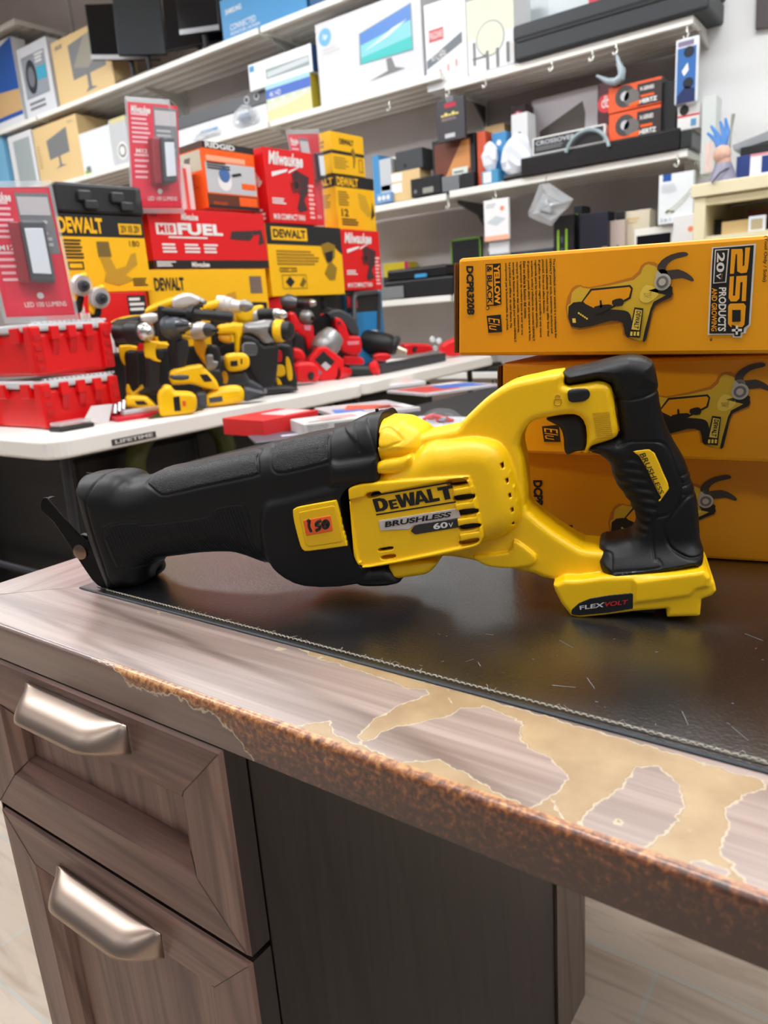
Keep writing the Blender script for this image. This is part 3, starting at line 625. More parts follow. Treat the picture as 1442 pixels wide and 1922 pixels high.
q = SF.px((146, 905), .0)
MB().tube([SF.w((q[0]+.010, q[1]+.004, -.012)), SF.w((q[0]+.003, q[1]+.005, -.012)), SF.w((q[0]-.001, q[1]+.001, -.012)), SF.w((q[0]-.0015, q[1]-.008, -.012)), SF.w((q[0]+.002, q[1]-.013, -.012))], .0024, stl, 8).build('shoe_lever', saw, smooth=True)
# guide block closing the nose
nf = S([(153, 915), (150, 960), (160, 1010), (178, 1060), (200, 1105)], .0)
# --- yellow housing
gh = Grid((SF.px((660, 900), .03)[0], -.002, -.052), (SF.px((1350, 900), 0)[0]+.004, SF.px((1180, 660), 0)[1]+.006, .052), .0008)
arm_out = [(700, 830, 0), (760, 815, 0), (797, 810, 0), (832, 803, 0), (866, 796, 0), (877, 783, 0), (900, 760, 0), (922, 740, 0), (945, 724, 0), (969, 712, 0), (1004, 704, 0), (1058, 694, 0), (1062, 712, .0), (1068, 724, .015), (1122, 716, .018), (1142, 721, .018), (1151, 736, .018), (1157, 780, .018),
           (1161, 812, .018), (1150, 824, .018), (1125, 832, .018), (1110, 838, .018), (1100, 851, .018), (1097, 849, .02), (1101, 834, .02), (1100, 802, .02), (1088, 782, .02), (1066, 778, .02), (1030, 783, .018), (1003, 789, .018), (990, 800, .018), (980, 815, .018), (975, 836, .018),
           (981, 865, .018), (985, 900, .018), (987, 935, .018), (993, 958, .018), (1039, 981, .0), (1073, 1003, 0), (1098, 1017, 0), (1125, 1019, 0), (1160, 1030, 0), (1165, 1085, .02), (1039, 1091, .022), (1004, 1080, .022), (952, 1068, .022), (900, 1057, .022), (850, 1047, .022), (780, 1040, .02), (700, 1000, .02)]
da = poly_sdf(smoothpts(S(arm_out), 2), gh.U, gh.V)
H = extr(da, gh.w3, .0225, .0055)
ridge_unused = lambda: extr(poly_sdf(S([(865, 800, 0), (930, 745, 0), (1000, 715, 0), (1065, 702, 0), (1150, 700, 0), (1150, 720, .02), (1060, 735, .02), (1000, 745, .02), (960, 775, .02), (940, 815, .02), (930, 835, .02), (790, 835, .02), (795, 815, 0)]), gh.U, gh.V), gh.w3, .0235, .008)
bul = S(c2([(500, 430, .036), (520, 405, .036), (610, 395, .036), (840, 262, .036), (960, 236, .03), (1080, 210, .02), (1160, 216, .02), (1220, 255, .03), (1262, 330, .034), (1300, 450, .034), (1322, 560, .034), (1320, 630, .034), (1290, 690, .034), (1230, 730, .034), (1150, 752, .034), (930, 780, .034), (640, 800, .034), (580, 780, .034), (550, 700, .034), (520, 560, .034)]))
dbl = poly_sdf(smoothpts(bul, 3), gh.U, gh.V); H = smin(H, extr(dbl, gh.w3, .0388, .018), .0016)
# upper shoulder by the collar
sho = S(c2([(470, 108, 0), (612, 108, 0), (670, 108, 0), (760, 115, 0), (800, 135, 0), (835, 172, .01), (845, 200, .015), (838, 262, .03), (825, 300, .034), (790, 345, .036), (690, 375, .036), (640, 380, .036), (520, 395, .036), (470, 380, .03)]))
uy = SF.px((712, 840), .03)[0]+.0004; H = smin(H, np.maximum(extr(poly_sdf(smoothpts(sho, 3), gh.U, gh.V), gh.w3, .0368, .024), uy-gh.U3), .0016)
knob = S(c2([(668, 310), (700, 288), (780, 275), (830, 262), (842, 285), (825, 320), (790, 340), (700, 352), (668, 345)]), .036)
H = smin(H, extr(poly_sdf(smoothpts(knob, 3), gh.U, gh.V), gh.w3, .0390, .005), .0012)
H = groove(H, gh, S(c2([(690, 150), (725, 145), (790, 195), (750, 215), (690, 232), (675, 190)]), .03), .0010, .0009, True, 2)
tabl = S(c2([(722, 795), (750, 780), (900, 770), (950, 780), (940, 805), (900, 835), (800, 852), (745, 858), (730, 830)]), .033)
H = smin(H, extr(poly_sdf(smoothpts(tabl, 3), gh.U, gh.V), gh.w3, .0355, .005), .0012)
# raised frame of the name plate, recess inside
fr_o = S(c2([(515, 455), (560, 408), (680, 385), (1075, 355), (1120, 370), (1135, 410), (1180, 610), (1172, 668), (1130, 695), (940, 738), (650, 790), (605, 785), (575, 750), (530, 600), (512, 500)]), .039)
fr_i = S(c2([(560, 480), (580, 462), (1070, 365), (1105, 378), (1120, 410), (1165, 610), (1155, 655), (1110, 682), (640, 782), (605, 765), (590, 740), (560, 560)]), .039)
df = poly_sdf(smoothpts(fr_o, 3), gh.U, gh.V); di = poly_sdf(smoothpts(fr_i, 3), gh.U, gh.V)
H = smin(H, extr(df, gh.w3, .0414, .0022), .0008)
H = smax(H, -np.maximum(di[:, :, None], .0385-gh.w3), .0005)
# cooling slots
slots = [[(1015, 378), (1080, 370), (1108, 392), (1025, 405)], [(1048, 452), (1130, 440), (1134, 460), (1054, 474)], [(1062, 520), (1145, 508), (1150, 530), (1068, 544)], [(1076, 590), (1158, 578), (1160, 598), (1080, 613)], [(1075, 665), (1162, 648), (1140, 672), (1080, 682)],
         [(636, 440), (690, 428), (692, 447), (640, 460)], [(690, 706), (745, 696), (748, 704), (692, 714)], [(703, 741), (757, 731), (760, 744), (706, 753)]]
for sl in []: H = smax(H, -np.maximum(poly_sdf(smoothpts(S(c2(sl), .040), 3), gh.U, gh.V)[:, :, None]-.0005, .030-gh.w3), .0004)
for k_ in range(5):
    x_, y_ = 1031+k_*10, 338+k_*71; fn = S(c2([(x_, y_+6), (x_+96, y_-9), (x_+101, y_+25), (x_+6, y_+42)]), .040)
    if k_ > 0: H = smin(H, extr(poly_sdf(fn, gh.U, gh.V), gh.w3, .0413, .0012), .0008)
for sl in [[(1256, 303), (1270, 300), (1275, 325), (1262, 328)], [(1280, 378), (1292, 374), (1296, 395), (1286, 398)], [(1294, 448), (1306, 444), (1310, 465), (1300, 468)], [(1305, 516), (1318, 512), (1321, 533), (1311, 536)], [(1308, 590), (1320, 584), (1318, 600), (1310, 602)]]:
    H = smax(H, -np.maximum(poly_sdf(S(c2(sl), .030), gh.U, gh.V)[:, :, None], .012-gh.w3), .0006)
for a, b, c, d in [((1250, 350), (1305, 345), (1300, 365), (1255, 372)), ((1272, 420), (1326, 412), (1324, 432), (1276, 440)), ((1285, 490), (1335, 482), (1334, 502), (1288, 508)), ((1292, 560), (1335, 552), (1334, 570), (1294, 578))]:
    H = smin(H, extr(poly_sdf(S(c2([a, b, c, d]), .028), gh.U, gh.V), gh.w3, .0305, .002), .0015)
for sl in slots: H = smax(H, -np.maximum(poly_sdf(smoothpts(S(c2(sl), .040), 3), gh.U, gh.V)[:, :, None]-.0005, .030-gh.w3), .0004)
# lower arm blister and battery shoe
bl = S(c3([(0, 1110), (180, 1090), (210, 1030), (290, 1080), (325, 1120), (300, 1160), (180, 1175), (60, 1160)]), .022)
H = smin(H, extr(poly_sdf(smoothpts(bl, 3), gh.U, gh.V), gh.w3, .0262, .0022), .0006)
foot = [(1039, 1094, .03), (1062, 1076, .02), (1090, 1068, .01), (1132, 1062, .01), (1308, 1045, 0), (1319, 1049, 0), (1332, 1063, 0), (1338, 1087, .01), (1333, 1105, .02), (1314, 1112, .02), (1313, 1150, .028), (1309, 1157, .034), (1252, 1159, .034), (1252, 1143, .034), (1188, 1148, .034), (1143, 1154, .034), (1087, 1160, .034), (1072, 1156, .034), (1053, 1132, .034), (1042, 1110, .034)]
dfo = poly_sdf(S(foot), gh.U, gh.V); H = smin(H, extr(dfo, gh.w3, .0355, .0035), .001)
rail = S([(1190, 1090), (1300, 1075), (1322, 1072), (1334, 1085), (1330, 1102), (1308, 1108), (1296, 1120), (1240, 1128), (1190, 1134)], .037)
H = smin(H, extr(poly_sdf(rail, gh.U, gh.V), gh.w3, .0378, .003), .002)
solid('yellow_housing', gh, H, SF, yel, saw, 'yellow plastic motor housing and handle frame')
house_top = Top(gh, H)
mb = MB(); a0 = SF.px((905, 985), .03); a1 = SF.px((690, 905), .03)
ib = Grid((a1[0]-.002, a0[1]-.028, -.037), (a0[0]+.045, a1[1]+.02, .0375), .002)
inn = S(c2([(620, 430), (1120, 370), (1290, 400), (1300, 600), (1160, 680), (680, 760), (600, 600)]), .03)
solid('slot_dark_fill', ib, extr(poly_sdf(inn, ib.U, ib.V)+.003, ib.w3, .0340, .004), SF, M((10, 10, 11), .6), saw, 'dark fill standing for the shade inside the cooling slots')  # black fill paints the depths of the slots dark
in2 = S(c2([(1244, 296), (1282, 292), (1330, 440), (1334, 610), (1298, 612), (1262, 400)]), .018); i2 = Grid((in2[:, 0].min()-.003, in2[:, 1].min()-.003, -.02), (in2[:, 0].max()+.003, in2[:, 1].max()+.003, .022), .0012)
solid('rear_slot_dark_fill', i2, extr(poly_sdf(in2, i2.U, i2.V), i2.w3, .018, .002), SF, M((10, 10, 11), .6), saw)  # same painted darkness behind the rear slots
rub.node_tree.nodes['Principled BSDF'].inputs['Specular IOR Level'].default_value = .32
# --- rubber grip
gg = Grid((SF.px((1020, 900), .02)[0], SF.px((1200, 1110), .03)[1]-.004, -.044), (SF.px((1330, 900), 0)[0]+.004, SF.px((1180, 660), 0)[1]+.006, .044), .0008)
grip_out = [(1060, 694, 0), (1101, 684, 0), (1143, 673, 0), (1177, 667, 0), (1205, 668, 0), (1222, 677, 0), (1229, 692, 0), (1234, 723, 0), (1237, 750, 0), (1247, 789, 0), (1267, 832, 0), (1285, 862, 0), (1299, 903, 0), (1307, 935, 0), (1311, 987, 0), (1311, 1021, 0), (1307, 1050, .01), (1290, 1060, .02),
            (1215, 1065, .02), (1135, 1066, .02), (1127, 1021, .015), (1150, 1016, .015), (1170, 1011, .015), (1188, 1005, .015), (1196, 983, .015), (1189, 958, .015), (1174, 933, .015), (1158, 912, .015), (1149, 888, .015), (1145, 872, .015), (1125, 855, .015), (1104, 849, .018), (1116, 830, .02), (1157, 823, .02), (1163, 812, .02), (1151, 730, .02), (1143, 719, .02), (1122, 714, .02), (1064, 724, .02)]
dgp = poly_sdf(smoothpts(S(grip_out), 2), gg.U, gg.V); Wg = np.interp(gg.V[0], [SF.px((1200, y), .0)[1] for y in (1060, 1000, 900, 760, 690)], [.024, .0215, .0205, .0230, .0232])[None, :].astype(np.float32)+0*gg.U
G = extr(dgp, gg.w3, Wg, .0125)
base = [(1129, 1056, .024), (1150, 1050, .024), (1225, 1046, .024), (1300, 1030, .01), (1310, 1030, 0), (1308, 1048, 0), (1302, 1060, .02), (1274, 1078, .030), (1212, 1092, .032), (1143, 1101, .032), (1136, 1088, .032)]
G = smin(G, extr(poly_sdf(smoothpts(S(base), 2), gg.U, gg.V), gg.w3, .0345, .014), .012)
cap = S([(1064, 700, 0), (1180, 668, 0), (1224, 678, 0), (1234, 722, .01), (1180, 737, .024), (1152, 740, .024), (1148, 722, .024), (1122, 712, .024), (1066, 720, .024)])
G = smin(G, extr(poly_sdf(cap, gg.U, gg.V), gg.w3, .0245, .010), .002)
G = groove(G, gg, S(c3([(740, 295), (800, 300), (880, 285), (960, 255)]), .024), .0008, .0011)
G = groove(G, gg, S(c3([(750, 545), (810, 520), (900, 515), (980, 525), (1020, 570), (1060, 680), (1090, 760), (1070, 840), (1010, 900), (950, 920), (930, 1000), (940, 1120)]), .022), .0009, .0010)
G = groove(G, gg, S(c3([(1165, 800), (1110, 815), (1060, 870), (1005, 950), (1000, 1010), (1030, 1070), (1110, 1110), (1190, 1110)]), .020), .0009, .0012)
G = groove(G, gg, S(c3([(655, 1100), (715, 1100), (720, 1170), (735, 1175), (960, 1155), (960, 1120)]), .022), .0007, .0008)
for pp in ([(1085, 700), (1130, 690)], [(1090, 740), (1140, 725)], [(1095, 755), (1150, 740)], [(1100, 800), (1160, 795)]): G = groove(G, gg, S(c3(pp), .019), .0008, .0011)
rz = poly_sdf(smoothpts(S(c3([(735, 690), (810, 600), (860, 620), (960, 850), (930, 920), (900, 1010), (860, 1000), (830, 900), (770, 800)]), .021), 3), gg.U, gg.V)
ang = .14; G = G+(.00055*np.sin((gg.V*math.cos(ang)+gg.U*math.sin(ang))*2*np.pi/.0068)*np.clip(-rz/.0015, 0, 1))[:, :, None]
solid('rubber_grip', gg, G, SF, rub, saw, 'black rubber overmoulded rear grip')
grip_top = Top(gg, G)
trg = S([(1025, 786), (1064, 779), (1087, 781), (1099, 796), (1103, 834), (1098, 846), (1080, 849), (1066, 855), (1059, 846), (1057, 820), (1050, 803), (1038, 796)], .010)
gt = Grid((trg[:, 0].min()-.004, trg[:, 1].min()-.004, -.014), (trg[:, 0].max()+.004, trg[:, 1].max()+.004, .014), .0007)
solid('trigger', gt, extr(poly_sdf(smoothpts(trg, 3), gt.U, gt.V), gt.w3, .0105, .004), SF, rubg, saw, 'black finger trigger')
# --- plates, buttons and lettering draped on the shell
def drape(pts, top, off, name, m, parent=saw, w=.038, thick=.0006, lab=None, n=1, fine=.003):
    """thin moulded plate following the surface; pts in photo pixels"""
    P = smoothpts(S([tuple(p) for p in pts], w), n) if n > 1 else S([tuple(p) for p in pts], w)
    lo_, hi_ = P.min(0)-fine, P.max(0)+fine; g = Grid((lo_[0], lo_[1], 0), (hi_[0], hi_[1], .05), .0006)
    Hm = np.array([[top(u, v) for v in g.v] for u in g.u], dtype=np.float32); d = poly_sdf(P, g.U, g.V)
    Fp = smax(d[:, :, None]+0*g.w3, np.maximum(g.w3-(Hm+off)[:, :, None], (Hm-thick)[:, :, None]-g.w3), .0005)
    return solid(name, g, Fp, SF, m, parent, lab)
def letters(st, q, top, off, m, w=.040, bold=0., shear=0., spacing=1., mesh=None):
    v, f, _ = mesh if mesh else text_mesh(st, bold, shear, spacing); TL, TR, BR, BL = S(q, w)
    out = []
    for x, y in v:
        p = (BL*(1-x)+BR*x)*(1-y)+(TL*(1-x)+TR*x)*y; out.append(SF.w((p[0], p[1], top(p[0], p[1])+off)))
    return MB().add(out, f, m)
def merge(mbs):
    r = MB()
    for b in mbs:
        for i, mm in enumerate(b.mats):
            k = len(r.v)
            r.add(b.v, [f for f, mi in zip(b.f, b.mi) if mi == i], mm)
    return r
ink = M((18, 18, 20), .45)
# heavy block capitals of the maker's wordmark, drawn on a unit grid (letter -> outline polygons, y up)
WM = {'D': ([(0, 0), (.55, 0), (.85, .12), (1, .35), (1, .65), (.85, .88), (.55, 1), (0, 1)], [(.34, .22), (.5, .22), (.62, .36), (.62, .64), (.5, .78), (.34, .78)]),
      'E': ([(0, 0), (1, 0), (1, .2), (.42, .2), (.42, .4), (.92, .4), (.92, .6), (.42, .6), (.42, .8), (1, .8), (1, 1), (0, 1)], None),
      'W': ([(.12, 0), (.40, 0), (.52, .55), (.64, 0), (.92, 0), (1.08, 1), (.80, 1), (.72, .42), (.60, 1), (.44, 1), (.32, .42), (.24, 1), (-.04, 1)], None),
      'A': ([(-.02, 0), (.28, 0), (.34, .18), (.68, .18), (.74, 0), (1.04, 0), (.68, 1), (.34, 1)], [(.40, .36), (.62, .36), (.51, .72)]),
      'L': ([(0, 0), (.95, 0), (.95, .24), (.38, .24), (.38, 1), (0, 1)], None),
      'T': ([(.31, 0), (.69, 0), (.69, .76), (1, .76), (1, 1), (0, 1), (0, .76), (.31, .76)], None)}
def wordmark():
    lay = [('D', 0, .175, 1), ('E', .19, .105, .70), ('W', .30, .215, 1), ('A', .505, .175, 1), ('L', .685, .135, 1), ('T', .815, .185, 1)]
    v, f = [], []
    for ch, x, wd, h in lay:
        o, hole = WM[ch]; bm = bmesh.new(); loops = [o]+([hole] if hole else []); ed = []
        for lp in loops:
            vv = [bm.verts.new((x+px*wd, py*h, 0)) for px, py in lp]; ed += [bm.edges.new((vv[i], vv[(i+1) % len(vv)])) for i in range(len(vv))]
        bmesh.ops.triangle_fill(bm, edges=ed, use_beauty=True); bm.verts.index_update(); k = len(v)
        v += [(q.co.x, q.co.y) for q in bm.verts]; f += [[k+q.index for q in p.verts] for p in bm.faces]; bm.free()
    # fine split so that it follows a curved wall
    return np.array(v), f, 4.
WMK = wordmark()
class FlatT:
    def __init__(s, h): s.h = h
    def __call__(s, u, v): return s.h
plt = FlatT(.0386)
def wall_line(a, b, t, top, m, w=.040, off=.0004):
    P = S([a, b], w); n = 12; vs = []
    for i in range(n+1):
        p = P[0]*(1-i/n)+P[1]*i/n
        for s_ in (-t/2, t/2): vs.append(SF.w((p[0], p[1]+s_, top(p[0], p[1])+off)))
    return MB().add(vs, [(2*i, 2*i+2, 2*i+3, 2*i+1) for i in range(n)], m)
q2 = lambda P: [(480+x*.3745, 740+y*.3745) for x, y in P]
q3 = lambda P: [(900+x*.3467, 640+y*.3467) for x, y in P]
merge([letters('', q2([(582, 528), (984, 456), (1000, 522), (602, 592)]), plt, .0004, ink, mesh=WMK),
       wall_line(*q2([(578, 512), (982, 442)]), .0011, plt, ink), wall_line(*q2([(602, 606), (1002, 541)]), .0011, plt, ink)]).build('maker_wordmark', saw, fixn=False, label='black maker lettering between two rules')
pl = drape(q2([(612, 635), (1015, 572), (1028, 622), (792, 660), (770, 680), (622, 687)]), plt, .0005, 'silver_badge', M((205, 196, 192), .4), saw, .040, lab='silver badge strip')
pd = drape(q2([(820, 652), (1024, 622), (1027, 668), (798, 705), (775, 688), (790, 664)]), plt, .0008, 'dark_badge', M((44, 44, 46), .4), saw, .040, lab='charcoal voltage badge')
letters('BRUSHLESS', q2([(640, 641), (980, 588), (984, 614), (648, 668)]), plt, .0012, ink, bold=.035, shear=.2).build('badge_lettering', saw, fixn=False)
merge([letters('60', q2([(888, 648), (962, 638), (964, 668), (892, 679)]), plt, .0014, M((225, 225, 225), .4), bold=.03), letters('V', q2([(966, 646), (990, 642), (988, 664), (970, 668)]), plt, .0014, M((225, 225, 225), .4), bold=.02)]).build('voltage_lettering', saw, fixn=False)
# latch cover with the price sticker
lt = drape(q2([(190, 585), (200, 570), (230, 560), (385, 532), (402, 532), (412, 548), (460, 740), (455, 755), (440, 760), (270, 783), (245, 778), (228, 755), (200, 650)]), boot_top, .0026, 'blade_release_cover', yel_p, saw, .041, thick=.003, lab='yellow square cover on the gear case', n=2)
class Plane:                                      # the flat of that cover
    def __init__(s, h): s.h = h
    def __call__(s, u, v): return s.h
cu_, cv_ = SF.px(q2([(320, 660)])[0], .043); hcov = boot_top(cu_, cv_)+.0026
class OffT:
    def __init__(s, t, o): s.t = t; s.o = o
    def __call__(s, u, v): return s.t(u, v)+s.o
covt = OffT(boot_top, .0026)
dps = drape(q2([(218, 590), (385, 557), (398, 560), (440, 730), (430, 742), (270, 765), (250, 755), (218, 610)]), covt, .0004, 'cover_inset', M((244, 190, 8), .4), saw, .043, n=1)
drape(q2([(238, 630), (378, 605), (390, 685), (254, 709)]), covt, .0008, 'price_sticker', M((255, 104, 40), .5), saw, .043, lab='fluorescent orange price sticker')
def pen(strokes, top, off, r, m, w):
    mb = MB()
    for st in strokes:
        P = smoothpts(S(st, w), 4, False); mb.tube([SF.w((p[0], p[1], top(p[0], p[1])+off)) for p in P], r, m, 6)
    return mb
pen([q2([(262, 636), (272, 632), (270, 660), (282, 688)]), q2([(332, 632), (312, 640), (304, 655), (322, 656), (322, 672), (304, 682)]), q2([(344, 640), (338, 652), (346, 668), (362, 664), (368, 646), (358, 632), (344, 636), (350, 650), (360, 652)])], covt, .0006, .0013, ink, .043).build('handwritten_price', saw, smooth=True, label='handwritten 150 in black marker')
drape(q2([(418, 535), (480, 520), (494, 527), (536, 700), (534, 734), (470, 750), (462, 735)]), boot_top, .0010, 'sliding_latch', rubg, saw, .041, n=1)
drape(q2([(455, 560), (470, 557), (500, 715), (486, 720)]), OffT(boot_top, .001), .0005, 'latch_groove', M((14, 14, 15), .4), saw, .041)
# handle plates
drape(q3([(478, 300), (478, 275), (500, 262), (570, 258), (592, 268), (600, 290), (590, 312), (560, 328), (500, 333), (482, 320)]), house_top, .0016, 'lock_off_button', rubg, saw, .024, lab='black oval lock-off button', n=2)
pen([q3([(408, 315), (440, 315), (440, 345), (408, 345), (408, 315)]), q3([(412, 313), (414, 296), (424, 292), (434, 297), (436, 313)])], house_top, .0002, .0004, M((196, 148, 10), .5), .023).build('padlock_mark', saw)
mb = MB(); ml = []
for i in range(13):
    y = 388+i*10.5; ml.append(wall_line(*q3([(612+i*2, y+6), (705+i*1.6, y)]), .0010, house_top, M((214, 166, 8), .45), .023, .0006))
merge(ml).build('finger_ribs', saw, fixn=False)
drape(q3([(830, 595), (880, 588), (920, 585), (950, 605), (1022, 770), (1028, 800), (975, 873), (968, 865), (985, 850), (958, 800), (905, 690), (868, 625), (850, 612)]), grip_top, .0006, 'grip_badge', yel_p, saw, .021, lab='yellow badge set in the grip')
letters('BRUSHLESS', q3([(895, 598), (1000, 820), (978, 832), (866, 612)]), OffT(grip_top, .0006), .0004, ink, .021, bold=.01, shear=.15).build('grip_badge_lettering', saw, fixn=False)
drape(q3([(495, 1475), (500, 1455), (540, 1420), (600, 1395), (700, 1378), (822, 1366), (832, 1370), (833, 1452), (700, 1475), (540, 1490), (505, 1488)]), house_top, .0006, 'battery_badge', M((30, 30, 32), .35), saw, .0365, lab='black badge on the battery mount')
merge([letters('FLEX', q3([(542, 1434), (680, 1414), (672, 1440), (545, 1455)]), OffT(house_top, .0006), .0005, M((215, 215, 215), .4), .0365, bold=.02),
       letters('VOLT', q3([(680, 1414), (806, 1400), (800, 1424), (672, 1440)]), OffT(house_top, .0006), .0005, M((205, 40, 40), .4), .0365, bold=.02)]).build('battery_badge_lettering', saw, fixn=False)
merge([wall_line(*q3([(718, 1252), (856, 1243)]), .0006, grip_top, M((50, 52, 56), .4), .034), wall_line(*q3([(718, 1290), (856, 1275)]), .0006, grip_top, M((50, 52, 56), .4), .034), letters('', q3([(724, 1262), (850, 1250), (850, 1270), (724, 1284)]), grip_top, .0003, M((50, 52, 56), .4), .034, mesh=WMK)]).build('moulded_wordmark', saw, fixn=False)
rl = SF.px((1230, 1150), .02); MB().obox(SF.w((SF.px((1090, 1150), .02)[0], .002, -.028)), us*(rl[0]-SF.px((1090, 1150), .02)[0]), (0, 0, .008), SF.B[2]*.054, M((14, 14, 15), .5)).build('battery_rail', saw)
tb = SF.px((708, 772), 0); MB().lathe(SF.w((tb[0], tb[1]-.003, 0)), (0, 0, 1), [(0, .0014), (.005, .0014), (.0053, .001)], rubg, 8).build('strap_tab', saw)
# ================================================================== CARTONS
def hexa(F4, depth, mats, name, label, cat, group=None, bevel=.0015, base=None, parent=None):
    """carton from its front quad (BL, BR, TR, TL) and the vector to its back"""
    F4 = [np.asarray(p, float) for p in F4]; Bk = [p+np.asarray(depth, float) for p in F4]; P = F4+Bk
    if not isinstance(mats, (list, tuple)): mats = [mats]*6
    mb = MB()
    for f, m in zip([(0, 1, 2, 3), (5, 4, 7, 6), (1, 5, 6, 2), (4, 0, 3, 7), (3, 2, 6, 7), (4, 5, 1, 0)], mats): mb.poly([P[i] for i in f], m)
    # weld the corners so that the edges can be rounded
    o = mb.build(name, parent, base=base, fixn=False)
    bm = bmesh.new(); bm.from_mesh(o.data); bmesh.ops.remove_doubles(bm, verts=bm.verts, dist=1e-5); bmesh.ops.recalc_face_normals(bm, faces=bm.faces); bm.to_mesh(o.data); bm.free()
    if bevel: b = o.modifiers.new('bevel', 'BEVEL'); b.width = bevel; b.segments = 2; b.limit_method = 'ANGLE'
    return tag(o, label, cat, group)
def plane_pts(pxs, o, yaw):
    n = (math.sin(math.radians(yaw)), -math.cos(math.radians(yaw)), 0); return [onP(p, o, n) for p in pxs]
qa = lambda P: [(840+x*.4175, 420+y*.4175) for x, y in P]
card = M((248, 166, 2), .42, var=.04); card_in = M((120, 78, 40), .7); cardY = M((249, 200, 26), .45)
pink = M((22, 20, 18), .5); pwhite = M((232, 226, 214), .5); porg = M((246, 164, 8), .45)
def shear_art(F, T, full=True):
    """printed picture of the cordless pruner; T moves the first carton's measurements"""
    P = lambda pts: [F._px(T(p)) for p in qa(pts)]
    steel = M((70, 60, 56), .35); yl = M((226, 186, 48), .45); yl2 = M((242, 210, 84), .45); blk = M((34, 30, 28), .5); halo = M((200, 122, 26), .5); chrome = M((196, 190, 180), .35)
    def sp(pts, m, lay, n=2): F.poly([tuple(q) for q in smoothpts(P(pts), n)], m, lay)
    sp([(532, 375), (560, 290), (600, 275), (640, 285), (830, 240), (870, 190), (905, 170), (960, 190), (1012, 290), (1010, 340), (940, 370), (915, 440), (880, 528), (790, 500), (780, 445), (640, 470), (560, 470)], halo, 1)
    sp([(540, 372), (556, 358), (562, 310), (600, 282), (640, 292), (840, 252), (880, 200), (905, 182), (955, 205), (950, 235), (985, 250), (1005, 290), (1005, 330), (930, 365), (905, 440), (885, 520), (850, 522), (800, 500), (792, 448), (740, 438), (650, 462), (560, 465)], yl, 2)
    F.poly([tuple(q) for q in P([(604, 352), (646, 292), (824, 275), (836, 290), (826, 336), (742, 380), (658, 408), (632, 384)])], blk, 2.6); F.poly([tuple(q) for q in P([(613, 350), (651, 301), (820, 284), (828, 293), (818, 330), (740, 372), (660, 398), (641, 378)])], card, 3)
    sp([(548, 372), (600, 350), (660, 378), (740, 385), (800, 390), (825, 408), (832, 460), (820, 510), (800, 495), (790, 445), (735, 436), (650, 460), (560, 462)], blk, 4)
    sp([(665, 372), (730, 362), (742, 375), (690, 402), (664, 400)], blk, 5); sp([(745, 345), (780, 335), (795, 345), (790, 368), (750, 368)], blk, 5)
    F.poly([tuple(q) for q in P([(688, 345), (696, 343), (700, 375), (690, 378)])], blk, 5)
    sp([(870, 310), (895, 275), (940, 290), (950, 320), (905, 355), (870, 345)], yl2, 3); sp([(905, 300), (1005, 280), (1012, 300), (1008, 330), (935, 365), (915, 430), (895, 520), (880, 522), (905, 420), (930, 350), (985, 320)], blk, 3)
    F.poly([tuple(q) for q in P([(845, 375), (885, 380), (870, 512), (818, 508)])], blk, 6); F.poly([tuple(q) for q in P([(850, 384), (880, 389), (868, 478), (832, 474)])], yl2, 7)
    F.ptext('DEWALT', [T(p) for p in qa([(876, 394), (864, 472), (842, 468), (856, 390)])], pink, 8, bold=.02)
    for k in range(3): F.poly([tuple(q) for q in P([(828+k*15, 484), (838+k*15, 485), (836+k*15, 503), (826+k*15, 502)])], yl2, 7)
    sp([(945, 205), (965, 165), (1010, 138), (1060, 127), (1082, 132), (1080, 145), (1030, 158), (995, 180), (985, 210), (1040, 205), (1085, 225), (1110, 250), (1102, 260), (1060, 245), (1010, 250), (985, 240)], steel, 4)
    for r, m, l in ((.0062, chrome, 5), (.0045, M((120, 116, 110), .4), 6), (.0026, chrome, 7)):
        c = F._px(T(qa([(970, 262)])[0])); F.circ(c[0], c[1], r, m, l)
    c = F._px(T(qa([(966, 232)])[0])); F.circ(c[0], c[1], .0045, chrome, 4)
    for k in range(5): F.poly([tuple(q) for q in P([(590+k*9, 398+k*6), (597+k*9, 397+k*6), (600+k*9, 406+k*6), (592+k*9, 406+k*6)])], yl2, 5)
    F.poly([tuple(q) for q in P([(565, 425), (580, 425), (582, 445), (567, 445)])], yl2, 5)
    F.ptext('20V', [T(p) for p in qa([(922, 305), (920, 335), (884, 330), (886, 312)])], M((190, 150, 50), .5), 5)
def elu(F, q, lay=2):
    """round-cornered black badge with a script word, q = photo corners of the badge"""
    F.poly([tuple(p) for p in smoothpts([F._px(p) for p in q], 1)], pink, lay)
    TL, TR, BR, BL = [np.array(F._px(p)) for p in q]; mix = lambda x, y: (BL*(1-x)+BR*x)*(1-y)+(TL*(1-x)+TR*x)*y
    F.text('Elu', [mix(.12, .9), mix(.88, .9), mix(.88, .1), mix(.12, .1)], porg, lay+1, shear=.35)
